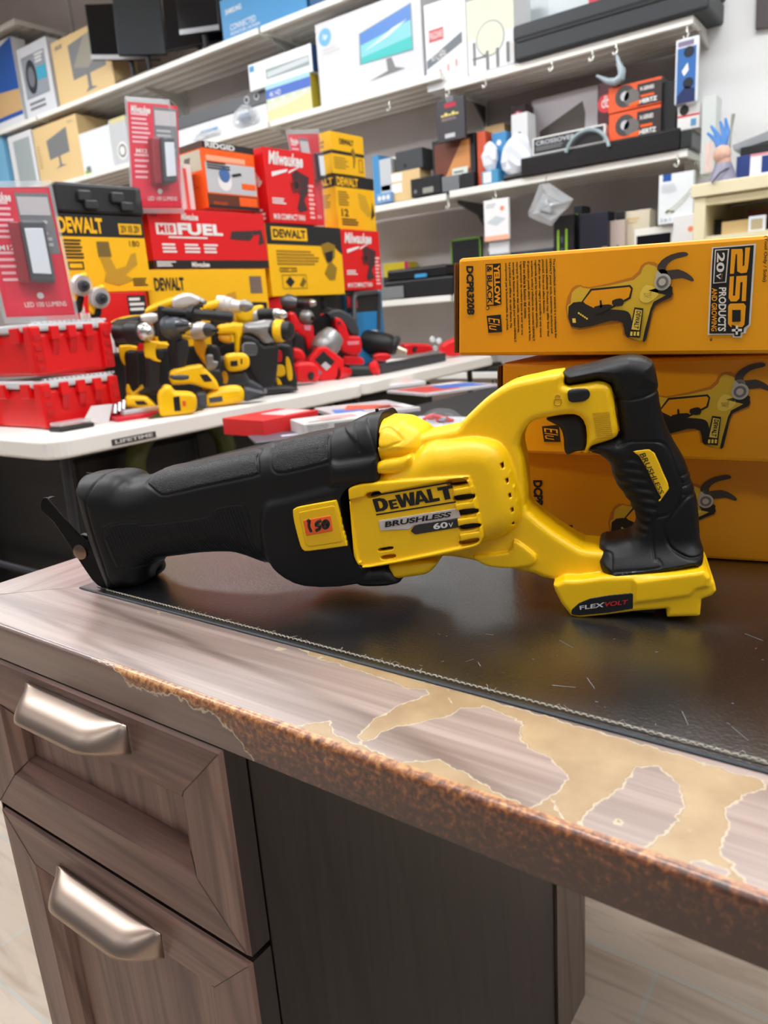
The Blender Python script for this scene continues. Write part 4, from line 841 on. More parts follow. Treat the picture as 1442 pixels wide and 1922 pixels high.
def carton_stack():
    out = []
    yaw = {1: 0., 2: 4., 3: 12.}; org = {1: (-.2, .602, 0), 2: (-.2, .620, 0), 3: (-.2, .652, 0)}
    q = {1: [(860, 668), (1442, 672), (1442, 440), (860, 485)], 2: [(942, 869), (1442, 859), (1442, 673.5), (942, 681)], 3: [(968, 1063), (1442, 1051), (1442, 861), (968, 873)]}
    lab = {1: 'yellow pruner carton, topmost of the stack, with the large product badge', 2: 'yellow pruner carton in the middle of the stack behind the saw handle', 3: 'yellow pruner carton at the bottom of the stack, resting on the desk'}
    LEN = {1: .345, 2: .345, 3: .345}
    for k in (3, 2, 1):
        BL, BR, TR, TL = plane_pts(q[k], org[k], yaw[k])
        for a, b in ((BL, BR), (TL, TR)):
            d = (b-a); d = d*(LEN[k]/np.linalg.norm(d)); b[:] = a+d
        if k == 3: BL[2] = BR[2] = DESK+.0026
        elif k == 2: BL[2] = BR[2] = ztop+.0006
        else: BL[2] = max(BL[2], ztop+.0006); BR[2] = max(BR[2], ztop+.0006)
        if k > 1: ztop = max(TL[2], TR[2]); TL[2] = TR[2] = ztop
        y = math.radians(yaw[k]); dep = np.array([-math.sin(y), math.cos(y), 0])*.235
        o = hexa([BL, BR, TR, TL], dep, card, 'pruner_carton', lab[k], 'box', 'yellow pruner cartons stacked behind the saw', bevel=.003)
        F = Face(BL, (BR-BL+TR-TL)/2, (TL-BL+TR-BR)/2); out.append((k, o, F))
        # loose end flaps and the lid seam
        mb = MB(); N = F.N; Un = F.U/np.linalg.norm(F.U)
        for t in (.012, .022): mb.obox(BL+(TL-BL)*.03-Un*(.0045-.08*(t-.012))+dep*(.003+(t-.012)*1.2), Un*.0012, (TL-BL)*.93, dep*.05, card_in)
        mb.build('end_flaps', o, label='raw brown cardboard edges of the end flaps')
    for k, o, F in out:
        if k == 1:
            I = lambda p: p
            shear_art(F, I)
            F.ptext('DCPR320B', qa([(118, 190), (124, 412), (90, 408), (86, 190)]), pink, 2, bold=.05)
            F.poly([tuple(p) for p in map(F._px, qa([(208, 180), (240, 178), (243, 362), (212, 370)]))], pink, 1)
            F.ptext('YELLOW', qa([(237, 184), (240, 360), (214, 364), (210, 184)]), porg, 2, bold=.05)
            b4 = qa([(172, 182), (208, 180), (212, 368), (176, 370)]); 
            F.poly([tuple(p) for p in map(F._px, b4)], pink, 1); F.poly([tuple(p) for p in map(F._px, qa([(176, 187), (206, 185), (209, 363), (180, 365)]))], card, 2)
            F.ptext('& BLACK', qa([(203, 190), (205, 360), (182, 362), (179, 190)]), pink, 3, bold=.03)
            c = F._px(qa([(181, 379)])[0]); F.circ(c[0], c[1], .0018, pink, 1); F.circ(c[0], c[1], .0012, card, 2)
            elu(F, qa([(242, 408), (247, 486), (186, 490), (178, 414)]))
            L = ['The yellow/black color scheme is a trademark for', 'DEWALT power tools, accessories, anchors and', 'concrete adhesives. Product may differ from that', 'pictured. Does not affect function.', 'El grafico de color negro y amarillo es una marca', 'registrada para las herramientas electricas,', 'accesorios, anclas y adhesivos de concreto DEWALT.', 'El producto puede diferir del que aparece en la foto.', 'Esto no afecta la funcion del mismo.', "L'agencement de couleurs jaune et noir est une", 'marque de commerce des outils, accessoires,', 'ancrages de fixation et adhesifs pour beton DEWALT.', 'Le produit peut differer de celui illustre. Ne', 'compromet pas la fonctionnalite du produit.']
            E_ = [515, 492, 507, 405, 510, 470, 530, 528, 428, 500, 490, 535, 468, 480]; 
            for i, s in enumerate(L):
                x = 476-i*16.6; y0 = 156+i*1.6; sl = (E_[i]-y0)*.022; F.ptext(s, qa([(x+10, y0), (x+10+sl, E_[i]), (x-2+sl, E_[i]), (x-2, y0)]), pink, 2, bold=.035)
            G = lambda pts: [tuple(F._px(p)) for p in pts]
            s_ = 152/1124; qb = lambda P: [(1290+x*s_, 440+y*s_) for x, y in P]
            F.poly(G(qb([(345, 180), (960, 128), (882, 1260), (825, 1320), (820, 1372), (768, 1380), (765, 1432), (640, 1432), (632, 1395), (285, 1395), (330, 440)])), pwhite, 1)
            F.poly(G(qb([(368, 195), (930, 150), (858, 1250), (790, 1300), (788, 1352), (745, 1356), (742, 1412), (660, 1412), (655, 1372), (312, 1375), (350, 440)])), pink, 2)
            F.poly(G(qb([(392, 212), (590, 200), (548, 668), (365, 684)])), pwhite, 3); F.poly(G(qb([(408, 226), (572, 214), (534, 655), (382, 668)])), pink, 4)
            F.ptext('20', qb([(535, 250), (522, 525), (412, 525), (425, 255)]), pwhite, 5, bold=.03); F.ptext('V', qb([(480, 540), (470, 625), (408, 590), (412, 560)]), pwhite, 5, bold=.03); F.ptext('MAX', qb([(500, 545), (495, 620), (482, 620), (488, 545)]), porg, 5)
            F.ptext('PRODUCTS', qb([(552, 735), (545, 1345), (432, 1340), (448, 735)]), pwhite, 4, bold=.03); F.ptext('AND GROWING', qb([(425, 745), (418, 1345), (342, 1340), (350, 745)]), porg, 4, bold=.02)
            for pts in ([(620, 205), (770, 200), (780, 255), (775, 440), (690-0+70, 450), (800, 430), (812, 185), (880, 180), (850, 470), (830, 530), (750, 540), (700, 510), (698, 275), (680, 275), (655, 545), (600, 548)], [(598, 585), (655, 580), (640, 850), (670, 850), (690, 580), (838, 570), (820, 925), (762, 925), (775, 660), (745, 665), (730, 890), (690, 930), (610, 930), (580, 880)]):
                F.poly(G(qb(pts)), porg, 3)
            o_ = qb([(600, 960), (790, 955), (820, 990), (800, 1250), (770, 1285), (610, 1285), (572, 1240), (575, 990)]); F.poly(G(o_), porg, 3); F.poly(G(qb([(632, 1048), (752, 1046), (748, 1208), (630, 1212)])), pink, 4)
            F.poly(G(qb([(625, 1250), (765, 1300), (770, 1345), (660, 1375), (625, 1345)])), pink, 4)
            F.poly(G(qb([(682, 1265), (715, 1265), (713, 1390), (680, 1390)])), pwhite, 5); F.poly(G(qb([(628, 1312), (768, 1308), (768, 1342), (628, 1346)])), pwhite, 5)
            F.ptext('TM', qb([(352, 1430), (350, 1478), (318, 1476), (320, 1430)]), pink, 2, bold=.03)
            F.ptext('(Tool Only / Solo)', qb([(1124, 20), (1105, 660), (1040, 660), (1070, 20)]), pink, 2, bold=.02)
        if k == 2:
            shear_art(F, lambda p: (p[0]+145, p[1]+(p[1]-560)*-.04+204))
            elu(F, [(1050, 797), (1053, 829), (1022, 829), (1018, 800)])
            F.ptext('DCPR320B', [(991, 706), (993, 795), (975, 795), (973, 706)], pink, 2, bold=.05)
            for i in range(12): F.ptext('accessories de fixation et adhesivos', [(1150-i*7, 702), (1152-i*7, 850), (1147-i*7, 850), (1145-i*7, 702)], pink, 2) if i < 9 else None
        if k == 3:
            shear_art(F, lambda p: (p[0]+(p[0]-1187)*0+80, (p[1]-475)*.86+893))
            F.ptext('DCPR320B', [(1018, 901), (1022, 990), (1004, 988), (1001, 901)], pink, 2, bold=.05)
            elu(F, [(1075, 985), (1078, 1014), (1050, 1014), (1046, 988)])
        F.build(o, 'printed_front')
carton_stack()
# ------------------------------------------------------------------ low display table behind the desk, with flat packages
LT = EYE-.262
ltab = thing('display_table', 'low dark folding table between the desk and the white tables, covered with packages', 'table', (-.95, 1.3, 0))
MB().box((float(onZ((490, 832), LT)[0])-.0, .97, LT-.03), (-.25, 2.35, LT), M((16, 16, 18), .6)).build('tabletop', ltab, bevel=.006)
for x in (-.98, -.66):
    for y in (1.02, 2.3): MB().tube([(x, y, 0), (x, y, LT-.03)], .014, M((26, 26, 28), .4), 10).build('leg', ltab, smooth=True)
def flat_box(pxL, pxR, pxT, z, h, depth, mats, name, label, cat, group=None, bevel=.002, face=None):
    """carton lying on a level z; front bottom corners and one back corner measured"""
    A = onZ(pxL, z); B = onZ(pxR, z); d = (B-A); n = np.array([-d[1], d[0], 0])/np.linalg.norm(d)*depth
    if n[1] < 0: n = -n
    up = np.array([0, 0, h]); o = hexa([A, B, B+up, A+up], n, mats, name, label, cat, group, bevel)
    F = Face(A, d, up); T = Face(A+up, d, n); 
    if face: face(F, T); F.mb.v and F.build(o, 'printed_front'); T.mb.v and T.build(o, 'printed_top')
    return o
redc = M((214, 38, 40), .45); greyc = M((206, 203, 200), .5); glossw = M((228, 226, 226), .25)
def f1(F, T):
    for i, s in enumerate(('Made in China for', 'Ridge Power Tool', '400 Clark Street', 'Elyria Ohio')): F.text(s, (.05, .72-i*.17, .05+.28-.03*i, .84-i*.17), M((70, 70, 72), .5), 2)
    F.lines(.40, .1, .9, .8, 5, M((90, 90, 92), .5)); T.rect(.3, .3, .8, .7, M((226, 160, 160), .4), 1); T.lines(.1, .1, .6, .25, 2, M((150, 150, 150), .4))
flat_box((497, 822), (600, 800), None, LT, .042, .16, redc, 'red_package', 'red cardboard package behind the saw, left of the pale grey carton', 'box', face=lambda F, T: T.rect(.45, .1, .95, .7, M((236, 200, 200), .4), 1))
flat_box((572, 824), (712, 806), None, LT, .034, .12, greyc, 'grey_package', 'pale grey carton with small black print behind the saw', 'box', face=f1)
def f2(F, T):
    T.poly([(.02, .2), (.35, .1), (.42, .5), (.1, .62)], M((70, 122, 200), .4), 1); T.poly([(.2, .45), (.7, .2), (.85, .5), (.4, .85)], M((206, 92, 70), .4), 2); T.rect(.6, .1, .97, .4, M((236, 236, 238), .3), 2); T.lines(.62, .14, .92, .36, 4, M((150, 60, 60), .5), 3)
flat_box((640, 790), (790, 772), None, LT, .012, .26, M((206, 200, 204), .22), 'glossy_leaflet_stack', 'glossy white pack with red and blue print lying behind the saw', 'package', face=f2)
flat_box((480, 835), (590, 822), None, LT, .006, .12, M((84, 90, 100), .35), 'dark_booklet', 'thin dark grey booklet under the red package behind the saw', 'booklet', face=lambda F, T: T.rect(.5, .3, .8, .5, M((200, 200, 220), .4), 1))
def f3(F, T):
    T.rect(.05, .1, .55, .9, M((200, 64, 58), .4), 1); T.poly([(.4, .3), (.9, .1), (.95, .6), (.5, .8)], M((60, 110, 196), .4), 2); T.rect(.6, .7, .95, .92, M((232, 226, 224), .3), 2)
flat_box((800, 745), (935, 726), None, LT, .010, .24, M((212, 206, 210), .22), 'glossy_magazine', 'glossy printed pack with red and blue patches beside the clear blister', 'package', face=f3)
flat_box((690, 735), (800, 722), None, LT, .014, .22, M((232, 230, 232), .25), 'white_package', 'white flat package with pale red print, furthest back behind the saw', 'package', face=lambda F, T: (T.rect(.1, .2, .9, .5, M((226, 140, 130), .4), 1), T.rect(.0, .6, .4, .8, M((90, 140, 210), .4), 1)))
# clear blister with small red parts
bc = onZ((812, 795), LT+.012); bl_ = thing('blister_pack', 'clear plastic blister with small red clips behind the saw', 'package', bc)
def clear(name, rgb=(226, 230, 236), a=.22, r=.08):
    m, nt, b, N = NT(name); b.inputs['Base Color'].default_value = lin(rgb)+(1,); b.inputs['Roughness'].default_value = r; b.inputs['Alpha'].default_value = a; b.inputs['Specular IOR Level'].default_value = .9; return m
CLR = clear('clear plastic', a=.07); CLR2 = clear('cloudy plastic', (214, 218, 222), .42, .2)
MB().box(bc+np.array([-.10, -.06, 0]), bc+np.array([.085, .10, .0015]), M((196, 198, 204), .35)).build('backing_card', bl_)
g = Grid((-.06, -.05, -.005), (.06, .05, .04), .003)
F_ = np.sqrt((g.U3/.052)**2+(g.V3/.042)**2+(g.w3/.032)**2)*.03-.03; F_ = np.maximum(F_, -g.w3)
solid('clear_dome', g, F_, Frame(bc+np.array([.012, .02, .0016]), (1, 0, 0), (0, 1, 0), (0, 0, 1)), CLR, bl_)
for k in range(7):
    a = random.uniform(0, 3); c = bc+np.array([random.uniform(-.02, .04), random.uniform(0, .03), random.uniform(.006, .016)]); d = np.array([math.cos(a), math.sin(a), random.uniform(-.3, .5)])*.014
    MB().tube([c-d, c, c+d], [.004, .0055, .003], M((206, 44, 44), .35) if k != 3 else M((160, 165, 175), .3, .8), 7).build('clip', bl_, smooth=True, label='small red clip' if k != 3 else 'small metal clip')
# ================================================================== THE WHITE FOLDING TABLES
def folding_table(name, corner, L, Wd, yaw, label, badge):
    """corner = near right corner; the table runs away from the camera, its width goes left"""
    y = math.radians(yaw); A = np.array([-math.sin(y), math.cos(y), 0]); Bv = np.array([-math.cos(y), -math.sin(y), 0]); c = np.array([corner[0], corner[1], 0.]); up = np.array([0, 0, 1.])
    t = thing(name, label, 'table', c+A*L/2+Bv*Wd/2, 'white plastic folding tables')
    pts = []; r = .055
    for cx, cy, a0 in ((r, r, 180), (L-r, r, 270), (L-r, Wd-r, 0), (r, Wd-r, 90)):
        for k in range(7):
            a = math.radians(a0+k*15); pts.append((cx+r*math.cos(a), cy+r*math.sin(a)))
    P = [c+A*p[0]+Bv*p[1]+up*(TABLE-.045) for p in pts]
    wh = M((238, 234, 228), .42, bump=(500, .08)); MB().prism(P, up*.045, wh).build('tabletop', t, bevel=.007, seg=3)
    mb = MB()
    for u in (.09, L-.09):
        for v in (.10, Wd-.10):
            MB().tube([c+A*u+Bv*v+up*(TABLE-.045), c+A*(u-.03 if u < L/2 else u+.03)+Bv*v+up*.0], .0135, M((58, 58, 62), .35, .4), 10).build('leg', t, smooth=True)
        MB().tube([c+A*(u-.02 if u < L/2 else u+.02)+Bv*.10+up*.45, c+A*(u-.02 if u < L/2 else u+.02)+Bv*(Wd-.10)+up*.45], .011, M((58, 58, 62), .35, .4), 8).build('cross_brace', t, smooth=True)
    for v in (.09, Wd-.09): MB().obox(c+A*.12+Bv*v+up*(TABLE-.062), A*(L-.24), Bv*.02, up*.017, M((58, 58, 62), .4)).build('frame_rail', t)
    if badge:
        fr = Face(c+A*.16+up*(TABLE-.036)-Bv*.0009, A*.12, up*.014)
        fr.rect(-.04, -.05, 1.04, 1.05, M((60, 58, 58), .4), 1); fr.text('LIFETIME', (.04, .2, .96, .85), M((205, 202, 198), .4), 2, bold=.03); fr.build(t, 'rim_badge', 'small grey moulded maker badge')
    return t, c, A, Bv
tA = folding_table('folding_table', (-1.575, .885), 1.185, .76, 0, 'white plastic folding table nearest the desk corner, red organisers on its end', True)
tB = folding_table('folding_table', (-1.592, 2.078), 1.22, .76, 5.5, 'farther white plastic folding table, red power tools at its edge', False)
def vbox(q, X, yaw, depth, mats, name, label, cat, group=None, bottom=None, bevel=.0015, y0=1.8, face=None, side=None, sink=0.):
    """carton from the photo corners of its front (BL, BR, TR, TL), standing in the upright plane through (X, y0)"""
    n = (math.sin(math.radians(yaw)), -math.cos(math.radians(yaw)), 0); P = [onP(p, (X, y0, 0), n) for p in q]
    P[3][:2] = P[0][:2]; P[2][:2] = P[1][:2]; zb = (P[0][2]+P[1][2])/2 if bottom is None else bottom; zt = (P[2][2]+P[3][2])/2
    P[0][2] = P[1][2] = zb; P[2][2] = P[3][2] = zt
    d = -np.array(n)*depth
    o = hexa(P, d, mats, name, label, cat, group, bevel); F = Face(P[0], P[1]-P[0], P[3]-P[0], .0008); Sd = Face(P[0]+d, -d, P[3]-P[0], .0008)
    if face: face(F)
    if side: side(Sd)
    if F.mb.v: F.build(o, 'printed_front')
    if Sd.mb.v: Sd.build(o, 'printed_side')
    return o, P, F
RED = M((226, 8, 18), .42); DR = M((150, 24, 26), .45); YEL = M((252, 192, 0), .42); BLK = M((26, 26, 28), .45); GRY = M((120, 122, 126), .45); WH = M((238, 238, 236), .5); ORA = M((250, 98, 8), .42); BLU = M((34, 128, 190), .42); INK = M((40, 34, 24), .5); LG = M((196, 200, 204), .45)
bolt = lambda F, u0, v0, u1, v1, m=WH: F.poly([(u0, v0+(v1-v0)*.3), (u0+(u1-u0)*.5, v0+(v1-v0)*.62), (u0+(u1-u0)*.46, v0+(v1-v0)*.42), (u1, v1), (u0+(u1-u0)*.5, v0+(v1-v0)*.3), (u0+(u1-u0)*.54, v0+(v1-v0)*.5), (u0, v0)], m, 2)
def milw(F, q, lay=2):
    F.text('Milwaukee', q, WH, lay, bold=.03, shear=.25)
XB = -2.02
# --- cartons along the back of the first table
def fA(F):
    F.rect(0, .72, 1, 1, BLK, 1); F.text('DEWALT', (.03, .76, .52, .96), YEL, 2, bold=.04); F.rect(.70, .76, .97, .90, YEL, 2); F.text('20V XR 20V', (.72, .78, .95, .88), INK, 3, bold=.02)
    F.lines(.06, .42, .30, .68, 6, INK); F.frame(.07, .30, .24, .40, .004, INK, 2); F.poly([(.42, .66), (.56, .66), (.57, .46), (.42, .46)], M((120, 96, 40), .5), 2)
    F.poly([(.43, .46), (.55, .46), (.60, .30), (.72, .34), (.80, .50), (.86, .52), (.86, .36), (.78, .30), (.70, .22), (.80, .16), (.60, .08), (.44, .14), (.48, .25)], M((196, 150, 30), .5), 2); F.lines(.78, .06, .96, .18, 4, INK)
    F.text('180', (.80, .60, .92, .68), INK, 2)
vbox([(124, 548), (286, 548), (272, 404), (106, 404)], -1.98, 82, .22, [YEL, YEL, YEL, YEL, BLK, YEL], 'power_tool_carton', 'yellow carton with black band, under the black tool case on the left', 'box', 'power tool cartons along the back of the white tables', face=fA)
def fR(F): F.text('FUEL', (.15, .42, .72, .66), WH, 2, bold=.05); F.rect(.72, .80, .98, .97, BLK, 1); F.lines(.74, .82, .96, .95, 3, WH); milw(F, (.05, .7, .3, .9))
vbox([(150, 640), (287, 640), (284, 549), (140, 549)], -1.96, 82, .20, RED, 'power_tool_carton', 'red carton with big white lettering, below the yellow carton on the left', 'box', 'power tool cartons along the back of the white tables', bottom=TABLE, face=fR)
vbox([(222, 765), (560, 735), (556, 640), (226, 652)], -1.905, 84, .05, M((18, 18, 20), .6), 'dark_filler', 'added low black filler for the dark gaps behind the yellow drills', 'bag', bottom=TABLE, bevel=.008)  # added black block keeps the gaps between the drills dark
# black tool case on top of it
case, P, F = vbox([(112, 403), (272, 403), (266, 346), (98, 344)], -1.98, 82, .24, M((30, 31, 34), .5), 'tool_case', 'black plastic tool case with two latches, on the yellow carton at left', 'case', bevel=.01)
for a in (.30, .68):
    for b, h in ((.40, .34), (.14, .30)):
        q = F.pt((a+(0 if b > .3 else (.06 if a < .5 else .1))-.08, b), 0); MB().obox(q, F.U*.15, F.N*.014, F.V*h, M((48, 50, 54), .4)).build('latch', case, bevel=.004)
# red kit carton with the long saw picture
def fM(F):
    F.rect(0, 0, 1, .14, BLK, 1); F.lines(.02, .02, .18, .12, 3, WH); F.text('Milwaukee', (.30, .02, .45, .11), WH, 2, bold=.03)
    milw(F, (.26, .82, .40, .94)); F.rect(.05, .57, .21, .76, WH, 1); F.text('M18', (.07, .60, .19, .73), RED, 2, bold=.04); F.text('FUEL', (.22, .57, .60, .77), WH, 2, bold=.05, spacing=1.05); F.lines(.14, .49, .48, .54, 1, WH, 2)
    for u in (.08, .26, .42): F.lines(u, .24, u+.14, .42, 3, WH)
    F.poly([(.66, .52), (.68, .66), (.86, .68), (.88, .58), (.84, .50)], M((56, 44, 46), .5), 2); F.poly([(.86, .68), (.96, .70), (.98, .46), (.92, .42), (.94, .62), (.88, .60)], M((66, 40, 42), .5), 2); F.text('180', (.01, .86, .07, .95), INK, 2)
vbox([(291, 505), (505, 502), (500, 400), (280, 392)], XB, 82, .20, RED, 'saw_kit_carton', 'long red carton printed with a reciprocating saw, black strip along its foot', 'box', 'power tool cartons along the back of the white tables', face=fM, side=lambda S_: (S_.lines(.2, .2, .8, .8, 5, WH), S_.rect(0, 0, 1, .14, BLK, 1)))
def fY(F):
    F.text('DEWALT', (.05, .84, .28, .94), INK, 2, bold=.04); F.poly([(.0, .50), (.0, .74), (.12, .76), (.42, .76), (.44, .5)], BLK, 1); F.poly([(.55, .72), (.60, .74), (.98, .72), (.98, .60), (.60, .60)], BLK, 2); F.rect(.38, .50, .54, .70, YEL, 3); F.lines(.40, .54, .52, .66, 3, INK, 4)
    F.poly([(.62, .80), (.70, .82), (.72, .6), (.78, .46), (.72, .46), (.68, .58), (.60, .62)], M((206, 150, 40), .5), 4); F.rect(.84, .80, .95, .94, M((120, 100, 90), .5), 2); F.text('225', (.84, .44, .96, .54), INK, 2, bold=.03)
vbox([(292, 640), (512, 640), (508, 503), (284, 508)], XB+.01, 82, .22, YEL, 'power_tool_carton', 'yellow carton printed with a long tool, under the red saw kit carton', 'box', 'power tool cartons along the back of the white tables', bottom=TABLE, face=fY)
# orange sander carton
def fO(F):
    F.rect(0, .90, 1, 1, BLK, 1); F.text('RIDGID', (.06, .91, .62, .99), WH, 2, bold=.03); F.rect(.02, .24, .98, .70, LG, 1); F.rect(.05, .72, .80, .80, M((250, 176, 140), .5), 1); F.rect(0, 0, .98, .22, M((96, 48, 26), .5), 1); F.rect(0, 0, 1, .05, BLK, 2)
    F.lines(.05, .58, .55, .70, 3, BLK, 3); F.circ(.36, .42, .030, WH, 2, k=1.); F.circ(.36, .52, .024, M((70, 110, 170), .4), 3); F.poly([(.5, .54), (.68, .58), (.70, .54), (.52, .50)], BLK, 3); F.rect(.68, .33, .96, .42, ORA, 3); F.rect(.60, .06, .96, .20, ORA, 3); F.text('RIDGID', (.1, .06, .36, .10), ORA, 3)
vbox([(393, 394), (487, 393), (486, 278), (390, 268)], -2.06, 86, .17, [ORA, ORA, ORA, ORA, BLK, ORA], 'sander_carton', 'orange and grey sander carton with a black top, on the red saw kit carton', 'box', face=fO,
     side=lambda S_: (S_.rect(0, .90, 1, 1, M((84, 60, 44), .5), 1), S_.rect(.15, .58, .92, .88, M((200, 198, 176), .5), 1), S_.poly([(.3, .6), (.4, .8), (.6, .8), (.5, .6)], M((110, 100, 90), .5), 2), S_.lines(.1, .3, .85, .54, 5, M((206, 84, 20), .5)), S_.rect(.15, .06, .4, .22, WH, 1), S_.lines(.18, .08, .38, .2, 4, INK, 2)))
vbox([(352, 393), (368, 393), (360, 308), (342, 308)], -2.10, 86, .14, [M((226, 222, 220), .5)]*6, 'white_carton', 'narrow white and red carton between the clear clamshell and the orange carton', 'box', face=lambda F: F.rect(0, 0, .4, .9, M((226, 90, 80), .5), 1))
# red fan cartons
def fan(F):
    milw(F, (.08, .78, .78, .96)); bolt(F, .12, .62, .78, .82); g_ = M((70, 40, 44), .5); F.poly([(.52, .68), (.62, .74), (.88, .66), (.84, .45), (.74, .34), (.80, .20), (.62, .16), (.58, .22), (.66, .40), (.54, .52)], g_, 2); F.poly([(.48, .56), (.66, .62), (.68, .46), (.52, .42)], M((110, 34, 36), .5), 3); F.circ(.60, .54, .012, BLK, 4)
    F.lines(.08, .25, .36, .34, 3, WH); F.text('M18 COMPACT FAN', (.08, .05, .72, .13), WH, 2, bold=.02); F.lines(.84, .06, .97, .56, 8, M((250, 190, 190), .5))
vbox([(508, 422), (597, 419), (592, 282), (505, 284)], -2.04, 84, .20, RED, 'fan_carton', 'tall red carton picturing a small fan, between the orange and yellow cartons', 'box', 'red fan cartons', face=fan, side=lambda S_: (S_.text('Milwaukee', [(.25, .95), (.75, .45), (.9, .55), (.45, .98)], WH, 2, bold=.03), S_.lines(.6, .03, .9, .2, 3, WH)))
vbox([(648, 546), (718, 543), (716, 434), (642, 432)], -2.10, 84, .17, RED, 'fan_carton', 'red carton picturing a small fan, at the right end of the table row', 'box', 'red fan cartons', face=fan)
# yellow cartons
def fD(F):
    F.poly([(0, .72), (0, 1), (1, 1), (1, .6), (.88, .72)], BLK, 1); F.rect(.06, .78, .52, .96, YEL, 2); F.text('DEWALT', (.08, .81, .50, .93), INK, 3, bold=.04); F.lines(.10, .42, .70, .64, 5, M((160, 120, 20), .5)); F.frame(.12, .34, .34, .40, .003, INK, 2); F.text('20V  23', (.14, .35, .32, .39), INK, 2)
    F.poly([(.70, .74), (.80, .78), (.90, .74), (.88, .55), (.82, .50), (.90, .40), (.86, .22), (.78, .22), (.72, .32), (.78, .45), (.72, .6)], M((150, 118, 24), .5), 3); F.poly([(.74, .62), (.86, .66), (.84, .5), (.76, .48)], BLK, 4); F.frame(.14, .10, .46, .30, .002, INK, 2); F.poly([(.18, .20), (.24, .28), (.30, .20), (.24, .12)], BLK, 2); F.poly([(.36, .15), (.42, .27), (.45, .2), (.4, .12)], M((120, 90, 20), .5), 2)
vbox([(512, 560), (648, 549), (642, 424), (504, 424)], -2.0, 88, .23, [YEL, YEL, YEL, YEL, BLK, YEL], 'power_tool_carton', 'yellow carton picturing a nailer, below the tall red fan carton', 'box', 'power tool cartons along the back of the white tables', face=fD)
vbox([(515, 640), (652, 632), (648, 551), (512, 562)], -2.05, 88, .20, BLK, 'tool_case', 'black case holding up the yellow nailer carton, behind the red drill', 'case', bottom=TABLE)
def fE(F): F.rect(0, .78, 1, 1, BLK, 1); F.text('DEWALT', (.04, .80, .58, .96), YEL, 2, bold=.04); F.lines(.05, .42, .35, .70, 6, M((160, 120, 20), .5)); F.poly([(.55, .7), (.75, .66), (.9, .3), (.8, .25), (.6, .4)], M((214, 166, 24), .5), 1); F.text('12', (.1, .24, .28, .38), INK, 2, bold=.03); F.poly([(.86, .2), (.92, .55), (.97, .3)], BLK, 2); F.lines(.1, .06, .55, .2, 3, INK)
vbox([(636, 432), (707, 432), (703, 333), (628, 330)], -2.14, 86, .20, [YEL, YEL, YEL, YEL, BLK, YEL], 'power_tool_carton', 'yellow carton with black lid band, on the red fan carton at the right end', 'box', 'power tool cartons along the back of the white tables', face=fE, side=lambda S_: (S_.rect(0, .78, 1, 1, BLK, 1), S_.text('DEWALT', (.08, .82, .95, .95), YEL, 2, bold=.04), S_.lines(.1, .4, .9, .65, 6, M((170, 130, 20), .5))))
def fG(F): F.rect(0, .48, 1, .56, BLK, 1); F.text('DEWALT', (.25, .72, .68, .86), INK, 2, bold=.04); F.poly([(.58, .60), (.66, .68), (.72, .55), (.70, .35), (.66, .18), (.62, .2), (.64, .4)], M((150, 118, 24), .5), 2); F.lines(.05, .10, .50, .40, 5, M((190, 150, 30), .5)); F.frame(.80, .1, .92, .42, .003, INK, 2)
vbox([(626, 330), (686, 328), (685, 256), (622, 248)], -2.15, 86, .18, YEL, 'power_tool_carton', 'yellow carton with thin black line, topmost at the right end of the row', 'box', 'power tool cartons along the back of the white tables', face=fG, side=lambda S_: (S_.rect(0, .48, 1, .56, BLK, 1), S_.lines(.1, .6, .9, .9, 3, M((170, 130, 20), .5))))
def fB(F): F.rect(.0, .74, .9, 1, BLK, 1); F.text('Makita', (.04, .80, .30, .95), M((226, 40, 60), .4), 2, bold=.03); F.rect(.42, .08, .95, .74, BLU, 1); F.lines(.5, .2, .9, .5, 3, WH)
vbox([(655, 640), (722, 632), (718, 546), (644, 548)], -2.09, 84, .18, [M((36, 120, 170), .45), M((36, 120, 170), .45), BLU, M((36, 120, 170), .45), BLK, BLU], 'blue_tool_carton', 'teal blue carton behind a black tubular frame, under the right red fan carton', 'box', bottom=TABLE, face=fB)
fr_ = thing('tubular_frame', 'black tubular frame handle standing before the teal blue carton', 'frame', (-2.0, 2.55, TABLE))
fp = [onX(p, -1.99) for p in [(664, 640), (664, 560), (668, 553), (706, 548), (711, 553), (711, 620)]]; fp[0][2] = TABLE+.02; MB().tube(fp, .011, M((64, 66, 70), .35), 10).build('frame_tube', fr_, smooth=True); MB().box(fp[0]+np.array([-.01, -.05, -.02]), fp[0]+np.array([.01, .2, 0]), M((50, 52, 56), .4)).build('foot', fr_, bevel=.004)
